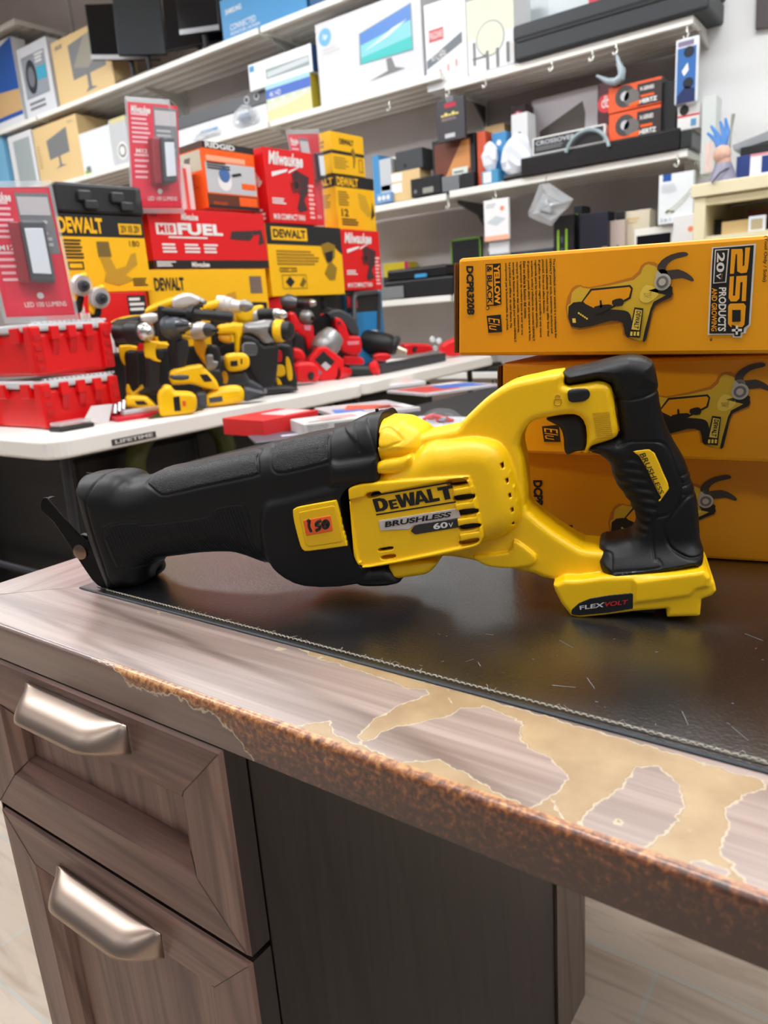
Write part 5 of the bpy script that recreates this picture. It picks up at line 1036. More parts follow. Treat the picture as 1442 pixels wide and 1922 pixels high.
# ------------------------------------------------------------------ clear clamshells with work lights
def clamshell(q, X, yaw, y0, lampq, name_label, z0=None, depth=.075, lean=0.):
    n = (math.sin(math.radians(yaw)), -math.cos(math.radians(yaw)), 0); P = [onP(p, (X, y0, 0), n) for p in q]
    if z0 is not None: P[0][2] = P[1][2] = z0
    t = thing('light_clamshell', name_label, 'package', (P[0]+P[1])/2, 'clear clamshells with work lights')
    N = np.array(n); bk = -N*.004
    F = Face(P[0], P[1]-P[0], P[3]-P[0], .001); MB().prism([p for p in P], bk, M((206, 10, 40), .4)).build('printed_card', t)
    F.poly([(.0, 1), (1, 1), (1, .02), (0, .02)], M((226, 24, 60), .4), .5); F.poly([(.50, .97), (.97, .97), (.97, .50), (.50, .50)], GRY, 1.5); F.rect(.52, .80, .95, .94, M((200, 196, 200), .45), 2.5); F.lines(.54, .54, .94, .76, 5, M((190, 190, 194), .45), 3)
    F.lines(.06, .60, .42, .90, 7, M((250, 190, 200), .45), 2, .45); F.text('Milwaukee', (.06, .90, .44, .97), WH, 2, bold=.03, shear=.2); F.lines(.08, .26, .36, .52, 5, M((250, 190, 200), .45), 2, .4); F.text('M12', (.12, .53, .34, .57), WH, 2, bold=.03); F.text('LED 100 LUMENS', (.3, .08, .9, .12), WH, 2); F.circ(.55, .17, .008, WH, 2); F.build(t, 'card_print')
    L4 = [F._px(p) for p in lampq]; Q = [F.pt(p, 0) for p in L4]; c = sum(Q)/4
    MB().prism([c+(p-c)*1.0 for p in Q], N*.045, M((70, 74, 80), .4)).build('light_body', t, bevel=.006, label='dark grey light body')
    MB().prism([c+(p-c)*.74+N*.0455 for p in Q], N*.003, M((224, 232, 242), .35)).build('light_lens', t, bevel=.002, label='frosted white lens')
    MB().prism([Q[0]-(P[1]-P[0])*.16, Q[0], Q[3], Q[3]-(P[1]-P[0])*.16], N*.03, M((150, 20, 34), .4)).build('light_side', t, bevel=.004)
    # thermoformed shell: rim flange and raised blister
    c0 = sum(P)/4; O = [c0+(p-c0)*1.09 for p in P]; I = [c0+(p-c0)*.96+N*depth*.1 for p in P]; I2 = [c0+(p-c0)*.86+N*depth for p in P]
    mb = MB()
    for a, b in ((O, [c0+(p-c0)*.99+N*.003 for p in P]), ([c0+(p-c0)*.99+N*.003 for p in P], I2)):
        for k in range(4): mb.poly([a[k], a[(k+1) % 4], b[(k+1) % 4], b[k]], CLR2 if a is O else CLR)
    mb.poly(I2, CLR); o = mb.build('clear_shell', t, fixn=False); return t
clamshell([(12, 597), (142, 592), (92, 350), (-46, 352)], -1.86, 62, 1.1, [(58, 530), (104, 532), (82, 418), (36, 418)], 'largest clear clamshell with red card and work light, on the red organisers')
clamshell([(250, 392), (342, 392), (316, 196), (238, 190)], -2.0, 78, 1.7, [(298, 348), (322, 346), (316, 262), (292, 262)], 'clear clamshell with a red card and work light, standing on the long red carton', depth=.05)
clamshell([(575, 424), (610, 424), (598, 250), (540, 252)], -2.16, 80, 2.4, [(588, 340), (600, 340), (594, 290), (582, 290)], 'clear pink-edged clamshell half hidden between the red fan carton and yellow cartons', depth=.035)
# ------------------------------------------------------------------ red organisers
def organiser(zb, h, label):
    lo_ = np.array([-2.08, 1.005, zb]); hi_ = np.array([-1.785, 1.232, zb+h]); t = thing('parts_organiser', label, 'organiser', ((lo_[0]+hi_[0])/2, (lo_[1]+hi_[1])/2, zb), 'red parts organisers with clear lids')
    rd = M((220, 10, 16), .4); mb = MB(); b = lo_+np.array([.012, .012, 0]); e = hi_-np.array([.012, .012, .028]); mb.box(b, e, rd); mb.build('tray', t, bevel=.010)
    MB().box(lo_+np.array([.006, .006, h-.026]), hi_-np.array([.006, .006, .006]), M((206, 210, 212), .25)).build('clear_lid', t, bevel=.006, label='cloudy clear lid with a ribbed rim')
    mb = MB()
    for k in range(16): y = lo_[1]+.02+k*.0132; mb.obox((hi_[0]-.02, y, zb+h-.0065), (.012, 0, 0), (0, .006, 0), (0, 0, .005), M((222, 226, 228), .3))
    mb.build('lid_ribs', t)
    for yy in (lo_[1], hi_[1]-.030):
        for xx in (hi_[0]-.034, lo_[0]):
            c = MB().box((xx, yy, zb+.004), (xx+.034, yy+.030, zb+h-.012), rd).build('corner_post', t, bevel=.005)
            if xx > lo_[0]+.1:
                mb = MB()
                for k in range(4): mb.box((xx+.0335, yy+.006, zb+.012+k*(h-.034)/4), (xx+.037, yy+.024, zb+.012+(k+.55)*(h-.034)/4), M((196, 20, 26), .45))
                mb.build('post_rungs', c)
    for k in range(3):
        y = lo_[1]+.055+k*.048; mb = MB(); mb.box((hi_[0]-.016, y, zb+h-.046), (hi_[0]+.002, y+.024, zb+h-.014), rd); mb.prism([(hi_[0]-.012, y+.003, zb+h-.046), (hi_[0], y+.003, zb+h-.046), (hi_[0]-.011, y+.003, zb+h-.085)], (0, .018, 0), M((206, 22, 28), .42)); mb.build('latch', t, bevel=.002)
    for k in range(2): MB().box((lo_[0]+.08+k*.12, lo_[1]-.001, zb+h-.05), (lo_[0]+.12+k*.12, lo_[1]+.014, zb+h-.014), rd).build('latch', t, bevel=.002)
    return t
HO = float(onX((78, 710), -1.665)[2]-TABLE)
organiser(TABLE+.0005, .128, 'red parts organiser with clear lid, lower of the two at the table corner')
organiser(TABLE+.134, .134, 'red parts organiser with clear lid, upper of the two, under the clamshell')
# small packs on the corner
t = thing('bit_case', 'small clear-lidded tray with black base lying at the table front', 'case', onZ((135, 806), TABLE)); c = onZ((135, 806), TABLE)
MB().box(c+np.array([-.03, -.045, .0]), c+np.array([.025, .05, .012]), BLK).build('tray', t, bevel=.004); MB().box(c+np.array([-.027, -.042, .0122]), c+np.array([.022, .047, .022]), CLR2).build('clear_lid', t, bevel=.004)
for k in range(4): MB().tube([c+np.array([-.015+k*.01, -.03, .0135]), c+np.array([-.015+k*.01, .035, .0135])], .002, M((196, 130, 80), .35, .5), 6).build('bit', t, smooth=True)
c = onZ((205, 792), TABLE); t = thing('bit_pack', 'small clear pack of steel bits leaning on the lower red organiser', 'package', c)
MB().prism([onX((155, 794), c[0]), onX((203, 796), c[0]), onX((212, 758), c[0]-.03), onX((172, 762), c[0]-.03)], (-.003, 0, 0), M((206, 200, 200), .4)).build('card', t)
for k in range(3): a = onX((215+k*8, 778-k*4), c[0]-.01); MB().tube([a, a+np.array([-.012, .014, .022])], .008, M((190, 192, 196), .25, .9), 8).build('steel_bit', t, smooth=True)
c = onZ((258, 785), TABLE); t = thing('red_blister', 'flat red and clear blister pack lying beside the lower red organiser', 'package', c)
MB().obox(c+np.array([-.05, -.05, 0]), (.06, -.02, 0), (.03, .14, 0), (0, 0, .012), M((206, 28, 48), .35)).build('card', t, bevel=.003); MB().obox(c+np.array([-.03, -.03, .0122]), (.03, -.01, 0), (.02, .10, 0), (0, 0, .014), CLR2).build('blister', t, bevel=.004)
# ------------------------------------------------------------------ power tools
YT = M((252, 196, 0), .4); YD = M((228, 160, 4), .45); KT = M((22, 22, 24), .48); GT = M((150, 150, 150), .35, .6); ST = M((206, 204, 200), .25, .85); SW = M((214, 210, 206), .35, .3); RT = M((224, 10, 22), .4); DG = M((70, 74, 80), .42)
k6 = lambda P: [(180+x*.1803, 540+y*.1803) for x, y in P]; k5 = lambda P: [(380+x*.1803, 520+y*.1803) for x, y in P]; k8 = lambda P: [(380+x*.3606, 520+y*.3606) for x, y in P]; k7 = lambda P: [(x*.2913, 500+y*.2913) for x, y in P]
VN = np.array([.80, -.60, 0.])                    # the tools face the aisle, towards +x and the desk
class Tool:
    def __init__(s, name, label, cat, X, Y, group=None, z=0.):
        U = np.array([-VN[1], VN[0], 0]); s.f = Frame((X, Y, TABLE+z), U, (0, 0, 1), VN); s.t = thing(name, label, cat, (X, Y, TABLE+z), group)
    def part(s, name, px, Wd, m, w0=0., r=None, n=2, label=None, parent=None):
        """rounded solid from its outline; Wd half thickness, w0 its middle depth"""
        P = s.f.pxs(px, w0+Wd*.5); P = smoothpts(P, n) if n > 1 else P; P[:, 1] = np.maximum(P[:, 1], .0015); h = .0028 if np.ptp(P[:, 0])*np.ptp(P[:, 1]) > .004 else .0018; lo_ = P.min(0)-3*h; hi_ = P.max(0)+3*h; lo_[1] = max(lo_[1], -.004)
        g = Grid((lo_[0], lo_[1], w0-Wd-3*h), (hi_[0], hi_[1], w0+Wd+3*h), h); rr = min(Wd*.8, .012) if r is None else r
        return solid(name, g, extr(poly_sdf(P, g.U, g.V), g.w3-w0, Wd, rr), s.f, m, parent or s.t, label)
    def cyl(s, name, a, b, prof, m, wa=0., wb=0., label=None, n=20):
        """turned piece between two photo points; prof = [(fraction, radius in photo px)]"""
        A = s.f.w((*s.f.px(a, wa), wa)); B = s.f.w((*s.f.px(b, wb), wb)); L = np.linalg.norm(B-A); dist = np.linalg.norm((A+B)/2-EYEV); k = dist/FPX*.93
        return MB().lathe(A, B-A, [(f*L, r*k) for f, r in prof], m, n).build(name, s.t, smooth=True, label=label)
    def slab(s, name, px, w, th, m, label=None, parent=None):
        P = s.f.pxs(px, w); return MB().prism([s.f.w((p[0], max(p[1], .001), w)) for p in P], VN*th, m).build(name, parent or s.t, bevel=.0008, label=label)
GY = 'yellow power tools on the white table'; GR = 'red power tools on the white table'
def tools():
    T = Tool('hammer_drill', 'black-bodied drill with bright steel disc chuck, nearest the red organisers', 'drill', -1.76, 1.27, GY)
    T.cyl('body', *k6([(225, 470), (480, 462)]), [(0, 17), (.02, 19), (.5, 20), (.52, 21), (1, 20)], KT, -.03, .02); T.cyl('chuck', *k6([(480, 462), (585, 455)]), [(0, 16), (.15, 17), (.6, 16), (.9, 9), (1, 4)], ST, .02, .05, 'bright steel chuck')
    T.part('trigger_guard', k6([(500, 560), (620, 556), (750, 575), (752, 610), (640, 612), (625, 680), (640, 740), (685, 765), (670, 775), (600, 760), (560, 735), (510, 720)]), .020, YT, 0, .006, label='yellow trigger housing')
    T.part('grip', k6([(520, 730), (640, 700), (665, 780), (660, 960), (690, 1060), (670, 1110), (460, 1110), (450, 1085), (520, 1030), (530, 900)]), .019, KT, -.005); T.part('trigger', k6([(630, 640), (690, 640), (700, 720), (660, 740), (635, 700)]), .009, KT, .012)
    T.part('battery_foot', k6([(310, 1130), (500, 1125), (560, 1160), (620, 1220), (645, 1260), (630, 1295), (380, 1245), (320, 1235)]), .036, YT, 0, .010); T.slab('foot_window', k6([(405, 1180), (500, 1178), (540, 1215), (430, 1218)]), .0365, .002, KT)
    T = Tool('drill', 'drill with yellow trigger ring half hidden behind the black-bodied drill', 'drill', -1.87, 1.33, GY)
    T.part('trigger_guard', k6([(245, 600), (420, 605), (420, 655), (320, 670), (305, 730), (330, 800), (400, 810), (330, 825), (275, 780), (250, 700)]), .018, YT, 0, .005); T.part('grip', k6([(300, 660), (420, 650), (440, 800), (450, 1060), (490, 1080), (330, 1110), (310, 1000), (300, 820)]), .022, M((34, 24, 28), .5)); T.part('battery_foot', k6([(320, 1010), (350, 1010), (390, 1085), (480, 1010), (495, 1080), (400, 1120), (320, 1120)]), .032, YT)
    T.part('body', k6([(170, 360), (290, 320), (460, 290), (470, 340), (440, 600), (250, 620), (200, 600)]), .026, KT, -.03); T.part('top_stripe', k6([(155, 355), (290, 300), (460, 285), (465, 325), (300, 345), (180, 372)]), .014, YT, -.03, .004); T.part('gear_head', k6([(455, 290), (560, 262), (640, 275), (640, 345), (560, 380), (470, 370)]), .024, SW, -.03)
    T = Tool('angle_drill', 'drill with black square flange and a long side handle, third from the organisers', 'drill', -1.74, 1.36, GY)
    T.part('flange', k6([(640, 205), (680, 190), (740, 215), (770, 330), (770, 530), (700, 560), (650, 540), (645, 330)]), .020, KT, -.01, .005); T.cyl('clutch', *k6([(740, 420), (880, 400)]), [(0, 21), (.3, 22), (.34, 19), (.9, 17), (1, 14)], DG, .0, .03); T.cyl('chuck', *k6([(880, 400), (985, 390)]), [(0, 15), (.4, 13), (.8, 9), (1, 7)], M((90, 92, 96), .25, .8), .03, .055); T.cyl('chuck_tip', *k6([(960, 392), (1000, 388)]), [(0, 6), (1, 4)], ST, .05, .06)
    T.cyl('side_handle', *k6([(690, 245), (1430, 312)]), [(0, 8), (.38, 8), (.40, 9), (.46, 12), (.50, 9.5), (.96, 11), (1, 8)], KT, .0, .05); T.cyl('handle_flange', *k6([(985, 272), (1040, 276)]), [(0, 16), (.5, 18), (1, 15)], KT, .02, .03)
    T.part('grip', k6([(820, 560), (960, 540), (960, 700), (930, 830), (1010, 860), (1010, 930), (770, 930), (760, 880), (840, 830)]), .020, M((34, 36, 40), .45)); T.part('trigger_guard', k6([(905, 510), (990, 500), (1000, 540), (940, 555), (905, 540)]), .016, YT)
    T.part('battery_foot', k6([(770, 880), (900, 830), (1080, 800), (1120, 820), (1125, 860), (1240, 960), (1275, 1010), (1260, 1065), (1120, 1040), (980, 1000), (790, 1010)]), .035, YT, .0, .010); T.slab('foot_window', k6([(1080, 905), (1160, 900), (1215, 970), (1130, 980)]), .0355, .002, KT); T.part('foot_shell', k6([(775, 890), (950, 885), (985, 900), (975, 970), (790, 975)]), .037, DG)
    T = Tool('impact_driver', 'yellow impact driver with silver head, in front of the side handle', 'drill', -1.72, 1.50, GY)
    T.cyl('rear_ring', *k6([(985, 460), (1050, 455)]), [(0, 13), (.5, 15), (1, 15)], YT, -.02, 0); T.cyl('gear_head', *k6([(1040, 455), (1170, 440)]), [(0, 17), (.5, 17), (.9, 13), (1, 11)], SW, 0, .03); T.cyl('nose_ring', *k6([(1160, 440), (1240, 440)]), [(0, 13), (.2, 13), (.7, 9), (1, 4)], DG, .03, .05); T.cyl('bit_holder', *k6([(1225, 440), (1268, 440)]), [(0, 4), (1, 3)], KT, .05, .06)
    T.part('housing', k6([(1020, 540), (1120, 540), (1160, 620), (1140, 700), (1170, 780), (1150, 820), (1090, 740), (1040, 660)]), .018, YD); T.part('grip', k6([(1150, 620), (1260, 600), (1300, 700), (1290, 860), (1180, 880), (1150, 760)]), .022, KT); T.part('belt_clip', k6([(1150, 700), (1220, 700), (1225, 760), (1280, 770), (1240, 850), (1160, 860), (1150, 790)]), .006, GT, .026)
    T.part('battery_foot', k6([(1150, 860), (1300, 850), (1320, 1060), (1180, 1040)]), .03, KT)
    T = Tool('impact_driver', 'impact driver with pale grey head and yellow tail, just above the black side handle', 'drill', -1.84, 1.50, GY)
    T.part('housing', k6([(510, 255), (540, 200), (700, 130), (800, 100), (830, 130), (790, 200), (660, 225), (540, 270)]), .022, YT, label='yellow tail'); T.part('gear_head', k6([(800, 110), (900, 60), (1000, 60), (1100, 120), (1060, 170), (980, 200), (820, 220), (790, 170)]), .03, SW); T.cyl('bit_holder', *k6([(1050, 130), (1140, 155)]), [(0, 9), (.5, 7), (1, 4)], GT, 0, .03); T.part('grip', k6([(760, 220), (880, 220), (900, 500), (940, 800), (760, 800)]), .022, KT, -.02)
    T = Tool('impact_driver', 'impact driver with pale ribbed head and yellow tail, behind the rotary hammer', 'drill', -1.84, 1.66, GY)
    T.part('housing', k5([(10, 320), (30, 270), (140, 240), (190, 230), (190, 300), (110, 340), (20, 350)]), .022, YT); T.cyl('gear_head', *k5([(160, 280), (400, 310)]), [(0, 16), (.35, 17), (.38, 15), (.6, 15), (.64, 12), (1, 11)], SW, -.01, .02); T.cyl('nose_cap', *k5([(400, 300), (530, 300)]), [(0, 10), (.4, 12), (.8, 8), (1, 3)], GT, .02, .04); T.part('grip', k5([(100, 330), (220, 330), (250, 700), (100, 700)]), .02, KT, -.02)
    T = Tool('drill', 'yellow drill with black clutch and bright chuck, above the rotary hammer', 'drill', -1.82, 1.80, GY)
    T.part('housing', k5([(360, 350), (420, 330), (600, 290), (640, 310), (620, 360), (540, 440), (480, 480), (370, 470)]), .026, YT); T.cyl('gear_ring', *k5([(520, 405), (600, 395)]), [(0, 13), (1, 12)], SW, 0, .02); T.cyl('clutch', *k5([(595, 395), (745, 385)]), [(0, 12), (1, 11)], KT, .02, .04); T.cyl('chuck', *k5([(745, 388), (880, 390)]), [(0, 10), (.4, 11), (.8, 8), (1, 4)], ST, .04, .06); T.part('grip', k5([(400, 470), (500, 470), (520, 800), (400, 800)]), .02, KT, -.02)
    T = Tool('rotary_hammer', 'large rotary hammer with grey barrel and yellow ring at its black nose', 'hammer', -1.70, 1.76, GY)
    T.part('rear_handle', k5([(155, 510), (250, 485), (430, 480), (435, 590), (405, 640), (395, 790), (345, 785), (340, 620), (300, 595), (170, 600)]), .022, YT, -.01, label='yellow D handle'); T.part('handle_trigger', k5([(175, 600), (290, 600), (305, 680), (250, 690), (180, 660)]), .014, YD, -.01)
    T.part('barrel', k5([(430, 490), (560, 460), (740, 445), (790, 560), (770, 660), (700, 710), (620, 700), (570, 640), (500, 600), (430, 590)]), .034, GT, .0, .026, label='grey metal barrel'); T.cyl('yellow_ring', *k5([(755, 560), (850, 560)]), [(0, 19), (.2, 22), (.9, 21.5), (1, 20)], YT, .01, .025); T.cyl('nose_cap', *k5([(840, 560), (940, 560)]), [(0, 18), (.5, 19), (.85, 16), (1, 8)], KT, .025, .045); T.cyl('collar', *k5([(725, 560), (765, 560)]), [(0, 21), (1, 21)], KT, .005, .012)
    T.part('body', k5([(410, 620), (500, 605), (580, 650), (640, 710), (770, 700), (790, 800), (760, 1100), (740, 1215), (640, 1235), (600, 1180), (480, 1000), (440, 850)]), .034, KT, -.005); T.part('vent_grille', k5([(415, 700), (470, 680), (555, 690), (572, 760), (555, 820), (440, 815), (410, 770)]), .004, GRY, .030)
    mb = MB()
    for k in range(6):
        P = T.f.pxs(k5([(440+k*22, 695), (450+k*22, 695), (455+k*22, 805), (445+k*22, 805)]), .035); mb.prism([T.f.w((p[0], p[1], .034)) for p in P], VN*.0015, KT)
    mb.build('vent_slots', T.t); T.part('base', k5([(560, 1180), (640, 1140), (900, 1130), (985, 1160), (980, 1180), (760, 1215), (640, 1235)]), .038, KT); T.cyl('screw', *k5([(650, 1190), (655, 1190)]), [(0, 5), (1, 4)], GT, .039, .043)
    T = Tool('tool_battery_stand', 'upright black tool with a red button and yellow ovals, right of the rotary hammer', 'tool', -1.72, 1.90, GY)
    T.part('body', k5([(760, 710), (900, 700), (930, 760), (960, 960), (985, 1165), (760, 1190), (750, 900)]), .03, KT); T.part('red_button', k5([(770, 770), (822, 768), (828, 870), (780, 880)]), .004, RT, .033, .002); T.part('yellow_panel', k5([(765, 925), (840, 915), (862, 960), (860, 1025), (770, 1035)]), .004, YT, .033, .002)
    T.part('yellow_strap', k5([(865, 850), (900, 840), (935, 960), (938, 1060), (910, 1080), (880, 1040)]), .004, YT, .033, .002); T.part('lower_oval', k5([(765, 1045), (800, 1060), (830, 1120), (825, 1165), (785, 1140)]), .004, YT, .033, .002)
    T = Tool('oscillating_tool', 'black oscillating tool with a yellow oval end, before the rotary hammer', 'tool', -1.68, 1.62, GY)
    T.part('yellow_cap', k5([(230, 850), (270, 800), (420, 790), (480, 830), (492, 900), (460, 955), (330, 985), (260, 970), (235, 920)]), .030, YT); T.slab('cap_window', k5([(290, 875), (365, 868), (370, 925), (295, 930)]), .0305, .0015, KT); T.slab('cap_mark', k5([(400, 850), (415, 850), (415, 905), (400, 905)]), .0305, .0012, KT)
    T.part('body', k5([(170, 850), (240, 830), (300, 980), (440, 980), (490, 1060), (620, 1130), (640, 1230), (480, 1290), (430, 1130), (200, 1130), (110, 1040), (120, 950)]), .026, M((50, 53, 58), .45), -.02); T.part('yellow_dial', k5([(205, 990), (250, 985), (270, 1050), (255, 1110), (210, 1100)]), .004, YD, .008, .002)
    T = Tool('grease_tool', 'yellow cylindrical tool lying at the table edge with a grey window', 'tool', -1.62, 1.52, GY)
    T.part('housing', k5([(25, 1250), (60, 1210), (150, 1160), (300, 1130), (400, 1140), (440, 1200), (430, 1290), (340, 1320), (120, 1352), (40, 1335)]), .030, YT, 0, .02); T.slab('grey_window', k5([(68, 1258), (205, 1240), (212, 1295), (74, 1312)]), .0302, .0018, DG); T.part('tail', k5([(440, 1150), (560, 1170), (640, 1190), (645, 1240), (520, 1280), (430, 1290)]), .022, DG)
    T.part('collar', k6([(1040, 1100), (1150, 1085), (1150, 1245), (1050, 1258)]), .028, DG); T.part('upper_fin', k5([(0, 950), (60, 980), (150, 1080), (160, 1150), (60, 1180), (0, 1170)]), .022, YT, -.02); T.slab('fin_window', k5([(5, 1010), (60, 1040), (90, 1090), (10, 1070)]), .003, .001, KT)
    T = Tool('battery_adapter', 'yellow plastic tool foot with black slot and small orange sticker at the table edge', 'tool', -1.62, 1.32, GY)
    T.part('shell', k6([(640, 1120), (680, 1060), (720, 1015), (790, 1030), (830, 1080), (960, 1085), (1040, 1120), (1052, 1230), (1010, 1300), (850, 1325), (700, 1350), (660, 1300)]), .034, YT, 0, .012); T.slab('black_slot', k6([(805, 1140), (870, 1130), (885, 1280), (820, 1285)]), .0345, .0015, KT); T.slab('orange_sticker', k6([(898, 1175), (938, 1175), (940, 1235), (902, 1235)]), .0345, .0012, M((246, 140, 60), .5))
    T.slab('sticker_mark', k6([(910, 1185), (926, 1185), (928, 1225), (912, 1225)]), .0358, .0006, RT)
    # two drivers standing on the red carton behind the clamshell
    for i, (q, X, Y, lab) in enumerate((([(480, 70), (575, 175), (530, 125), (20)], -1.93, 1.19, 'impact driver with white ring head, left of the pair behind the clamshell'), ([(580, 120), (700, 275), (645, 205), (0)], -1.90, 1.215, 'impact driver with white ring head, right of the pair behind the clamshell'))):
        T = Tool('impact_driver', lab, 'drill', X, Y, GY, z=.2695); cx, cy = q[2]
        T.part('housing', k7([(cx-75, cy-30), (cx-20, cy-70), (cx+30, cy-80), (cx+40, cy-40), (cx-20, cy+60), (cx-30, cy+110), (cx-70, cy+90)]), .022, YT, -.02); T.cyl('gear_head', *k7([(cx-25, cy-8), (cx+8, cy)]), [(0, 16), (.3, 19), (1, 18)], SW, -.01, .01); T.cyl('nose_ring', *k7([(cx+5, cy), (cx+20, cy+2)]), [(0, 11), (1, 9)], DG, .01, .025); T.cyl('bit_holder', *k7([(cx+18, cy+2), (cx+26, cy+3)]), [(0, 5), (1, 3)], KT, .025, .035)
        T.part('top_cap', k7([(cx-30, cy-70), (cx+10, cy-88), (cx+35, cy-75), (cx+30, cy-50), (cx-25, cy-50)]), .010, YT, .0); T.part('grip', k7([(cx-60, cy+60), (cx+10, cy+70), (cx, cy+120), (cx, cy+150), (cx-10, cy+170), (cx-50, cy+170)]), .018, KT, -.02)
    # ---- red tools on the farther table
    T = Tool('drill', 'red drill with grey gear housing and black chuck, highest of the red tools', 'drill', -1.92, 2.28, GR)
    T.part('housing', k5([(640, 260), (700, 210), (820, 200), (830, 340), (760, 350), (650, 330)]), .03, RT); T.cyl('gear_housing', *k5([(810, 250), (985, 270)]), [(0, 14), (.1, 16), (.6, 15), (1, 11)], M((104, 104, 108), .35, .6), 0, .02); T.cyl('clutch', *k5([(980, 270), (1060, 272)]), [(0, 9), (1, 9)], KT, .02, .03); T.cyl('chuck', *k5([(1060, 272), (1150, 272)]), [(0, 8), (1, 7.5)], M((60, 30, 34), .4), .03, .04); T.cyl('chuck_tip', *k5([(1125, 272), (1180, 272)]), [(0, 7), (.3, 8), (1, 5)], ST, .04, .05)
    T.part('grip', k5([(720, 340), (820, 340), (800, 700), (860, 1000), (740, 1000)]), .02, KT, -.01)
    T = Tool('impact_wrench', 'red impact wrench with a round silver head and black tip', 'tool', -1.86, 2.32, GR)
    T.cyl('gear_head', *k5([(1030, 410), (1150, 425)]), [(0, 9), (.15, 13), (.6, 14), (.85, 11), (1, 6)], GT, 0, .03); T.cyl('bit_holder', *k5([(1130, 428), (1180, 430)]), [(0, 5), (1, 3)], KT, .03, .05); T.part('housing', k5([(880, 380), (960, 370), (1030, 480), (1150, 500), (1160, 600), (1200, 700), (1100, 760), (1060, 640), (950, 560)]), .022, RT); T.part('grip', k5([(960, 560), (1070, 640), (1090, 900), (920, 900), (940, 700)]), .02, KT); T.slab('pink_label', k5([(1060, 500), (1130, 500), (1125, 560), (1065, 550)]), .0225, .001, M((240, 150, 170), .4)); T.part('battery_foot', k5([(900, 740), (1030, 790), (1050, 870), (1010, 900), (900, 800)]), .03, RT)
    T = Tool('band_saw', 'black and red tool with round black handle behind the silver cylinder', 'tool', -1.98, 2.50, GR)
    T.part('handle', k5([(1130, 230), (1180, 195), (1260, 215), (1300, 300), (1380, 330), (1442, 420), (1400, 500), (1250, 560), (1160, 540), (1200, 430), (1240, 330), (1150, 300)]), .022, KT); T.part('red_stripe', k5([(1200, 400), (1260, 375), (1262, 390), (1206, 412)]), .004, RT, .024, .001)
    T = Tool('circular_saw', 'red and dark grey cordless saw with rounded guard, centre of the red tools', 'saw', -1.84, 2.56, GR)
    T.part('guard', k8([(640, 190), (700, 165), (760, 190), (800, 230), (815, 300), (770, 300), (740, 250), (690, 230)]), .03, M((58, 60, 64), .4)); T.part('housing', k8([(680, 210), (720, 215), (750, 260), (765, 305), (820, 310), (825, 390), (780, 408), (720, 380), (700, 300)]), .034, RT); T.slab('red_label', k8([(755, 335), (815, 332), (815, 350), (757, 354)]), .0345, .001, M((240, 140, 150), .4)); T.cyl('screw', *k8([(712, 240), (714, 240)]), [(0, 3), (1, 2.5)], KT, .034, .037)
    T = Tool('angle_grinder', 'black barrelled tool pointing right with a bright steel nose', 'tool', -1.83, 2.86, GR)
    T.cyl('barrel', *k8([(820, 330), (1000, 358)]), [(0, 20), (.1, 23), (.7, 22), (.9, 20), (1, 14)], KT, -.04, .03); T.cyl('front_ring', *k8([(990, 352), (1020, 362)]), [(0, 18), (.5, 20), (1, 15)], M((48, 50, 54), .4), .03, .04); T.cyl('steel_nose', *k8([(1015, 375), (1062, 392)]), [(0, 8), (1, 6)], M((190, 180, 160), .3, .9), .04, .06)
    T = Tool('grease_gun', 'large silver cylinder clamped in a tilted red square housing', 'tool', -1.78, 2.30, GR)
    T.cyl('silver_cylinder', *k8([(610, 395), (690, 300)]), [(0, 20), (.2, 26), (.6, 27), (.95, 22), (1, 18)], GT, 0, -.03); T.part('red_housing', k8([(550, 430), (600, 365), (640, 360), (735, 430), (735, 470), (690, 540), (610, 545), (560, 490)]), .026, RT, .03, .008, n=1); T.slab('dark_window', k8([(585, 430), (630, 385), (690, 440), (645, 490)]), .0565, .0015, KT); T.slab('label', k8([(618, 460), (640, 440), (670, 465), (645, 488)]), .058, .001, M((190, 186, 190), .4)); T.slab('grey_strip', k8([(560, 455), (572, 448), (625, 500), (612, 510)]), .0565, .0015, GRY)
    T = Tool('red_charger', 'glossy red rounded block beside the black upright tool', 'tool', -1.76, 2.10, GR)
    T.part('shell', k8([(478, 460), (520, 440), (580, 445), (605, 480), (600, 540), (560, 546), (485, 543)]), .035, RT, 0, .016); T.cyl('socket', *k8([(565, 515), (572, 516)]), [(0, 8), (.9, 8), (1, 5)], KT, .034, .04)
    T = Tool('red_nozzle', 'red funnel-mouthed blower nozzle lying with its black tube', 'tool', -1.70, 2.42, GR)
    T.cyl('funnel', *k8([(760, 495), (690, 500)]), [(0, 9), (.4, 12), (1, 16)], RT, 0, .05); T.cyl('dark_mouth', *k8([(697, 500), (689, 500)]), [(0, 12), (1, 13)], M((50, 12, 14), .5), .047, .052); T.cyl('tube', *k8([(765, 488), (885, 488)]), [(0, 12), (1, 11)], KT, -.01, .0); T.cyl('red_end', *k8([(880, 478), (918, 468)]), [(0, 12), (.6, 15), (.9, 14), (1, 10)], RT, 0, .015)
    T = Tool('saw_guide', 'long black bar lying along the table edge', 'bar', -1.72, 2.72, GR)
    P = [onZ(p, TABLE) for p in ((716, 703), (838, 678))]; d = P[1]-P[0]; n_ = np.array([-d[1], d[0], 0])/np.linalg.norm(d)*.05
    MB().obox(P[0]+np.array([0, 0, .0015]), d, n_, (0, 0, .036), M((44, 46, 50), .45)).build('bar', T.t, bevel=.004)
    T = Tool('red_clamp', 'small red clamp ring behind the black bar', 'tool', -1.90, 3.00, GR)
    T.part('clamp_body', k8([(1040, 350), (1120, 345), (1185, 352), (1195, 385), (1110, 400), (1060, 405)]), .03, RT); T.cyl('clamp_hole', *k8([(1105, 377), (1110, 378)]), [(0, 6), (1, 6)], KT, .03, .035)
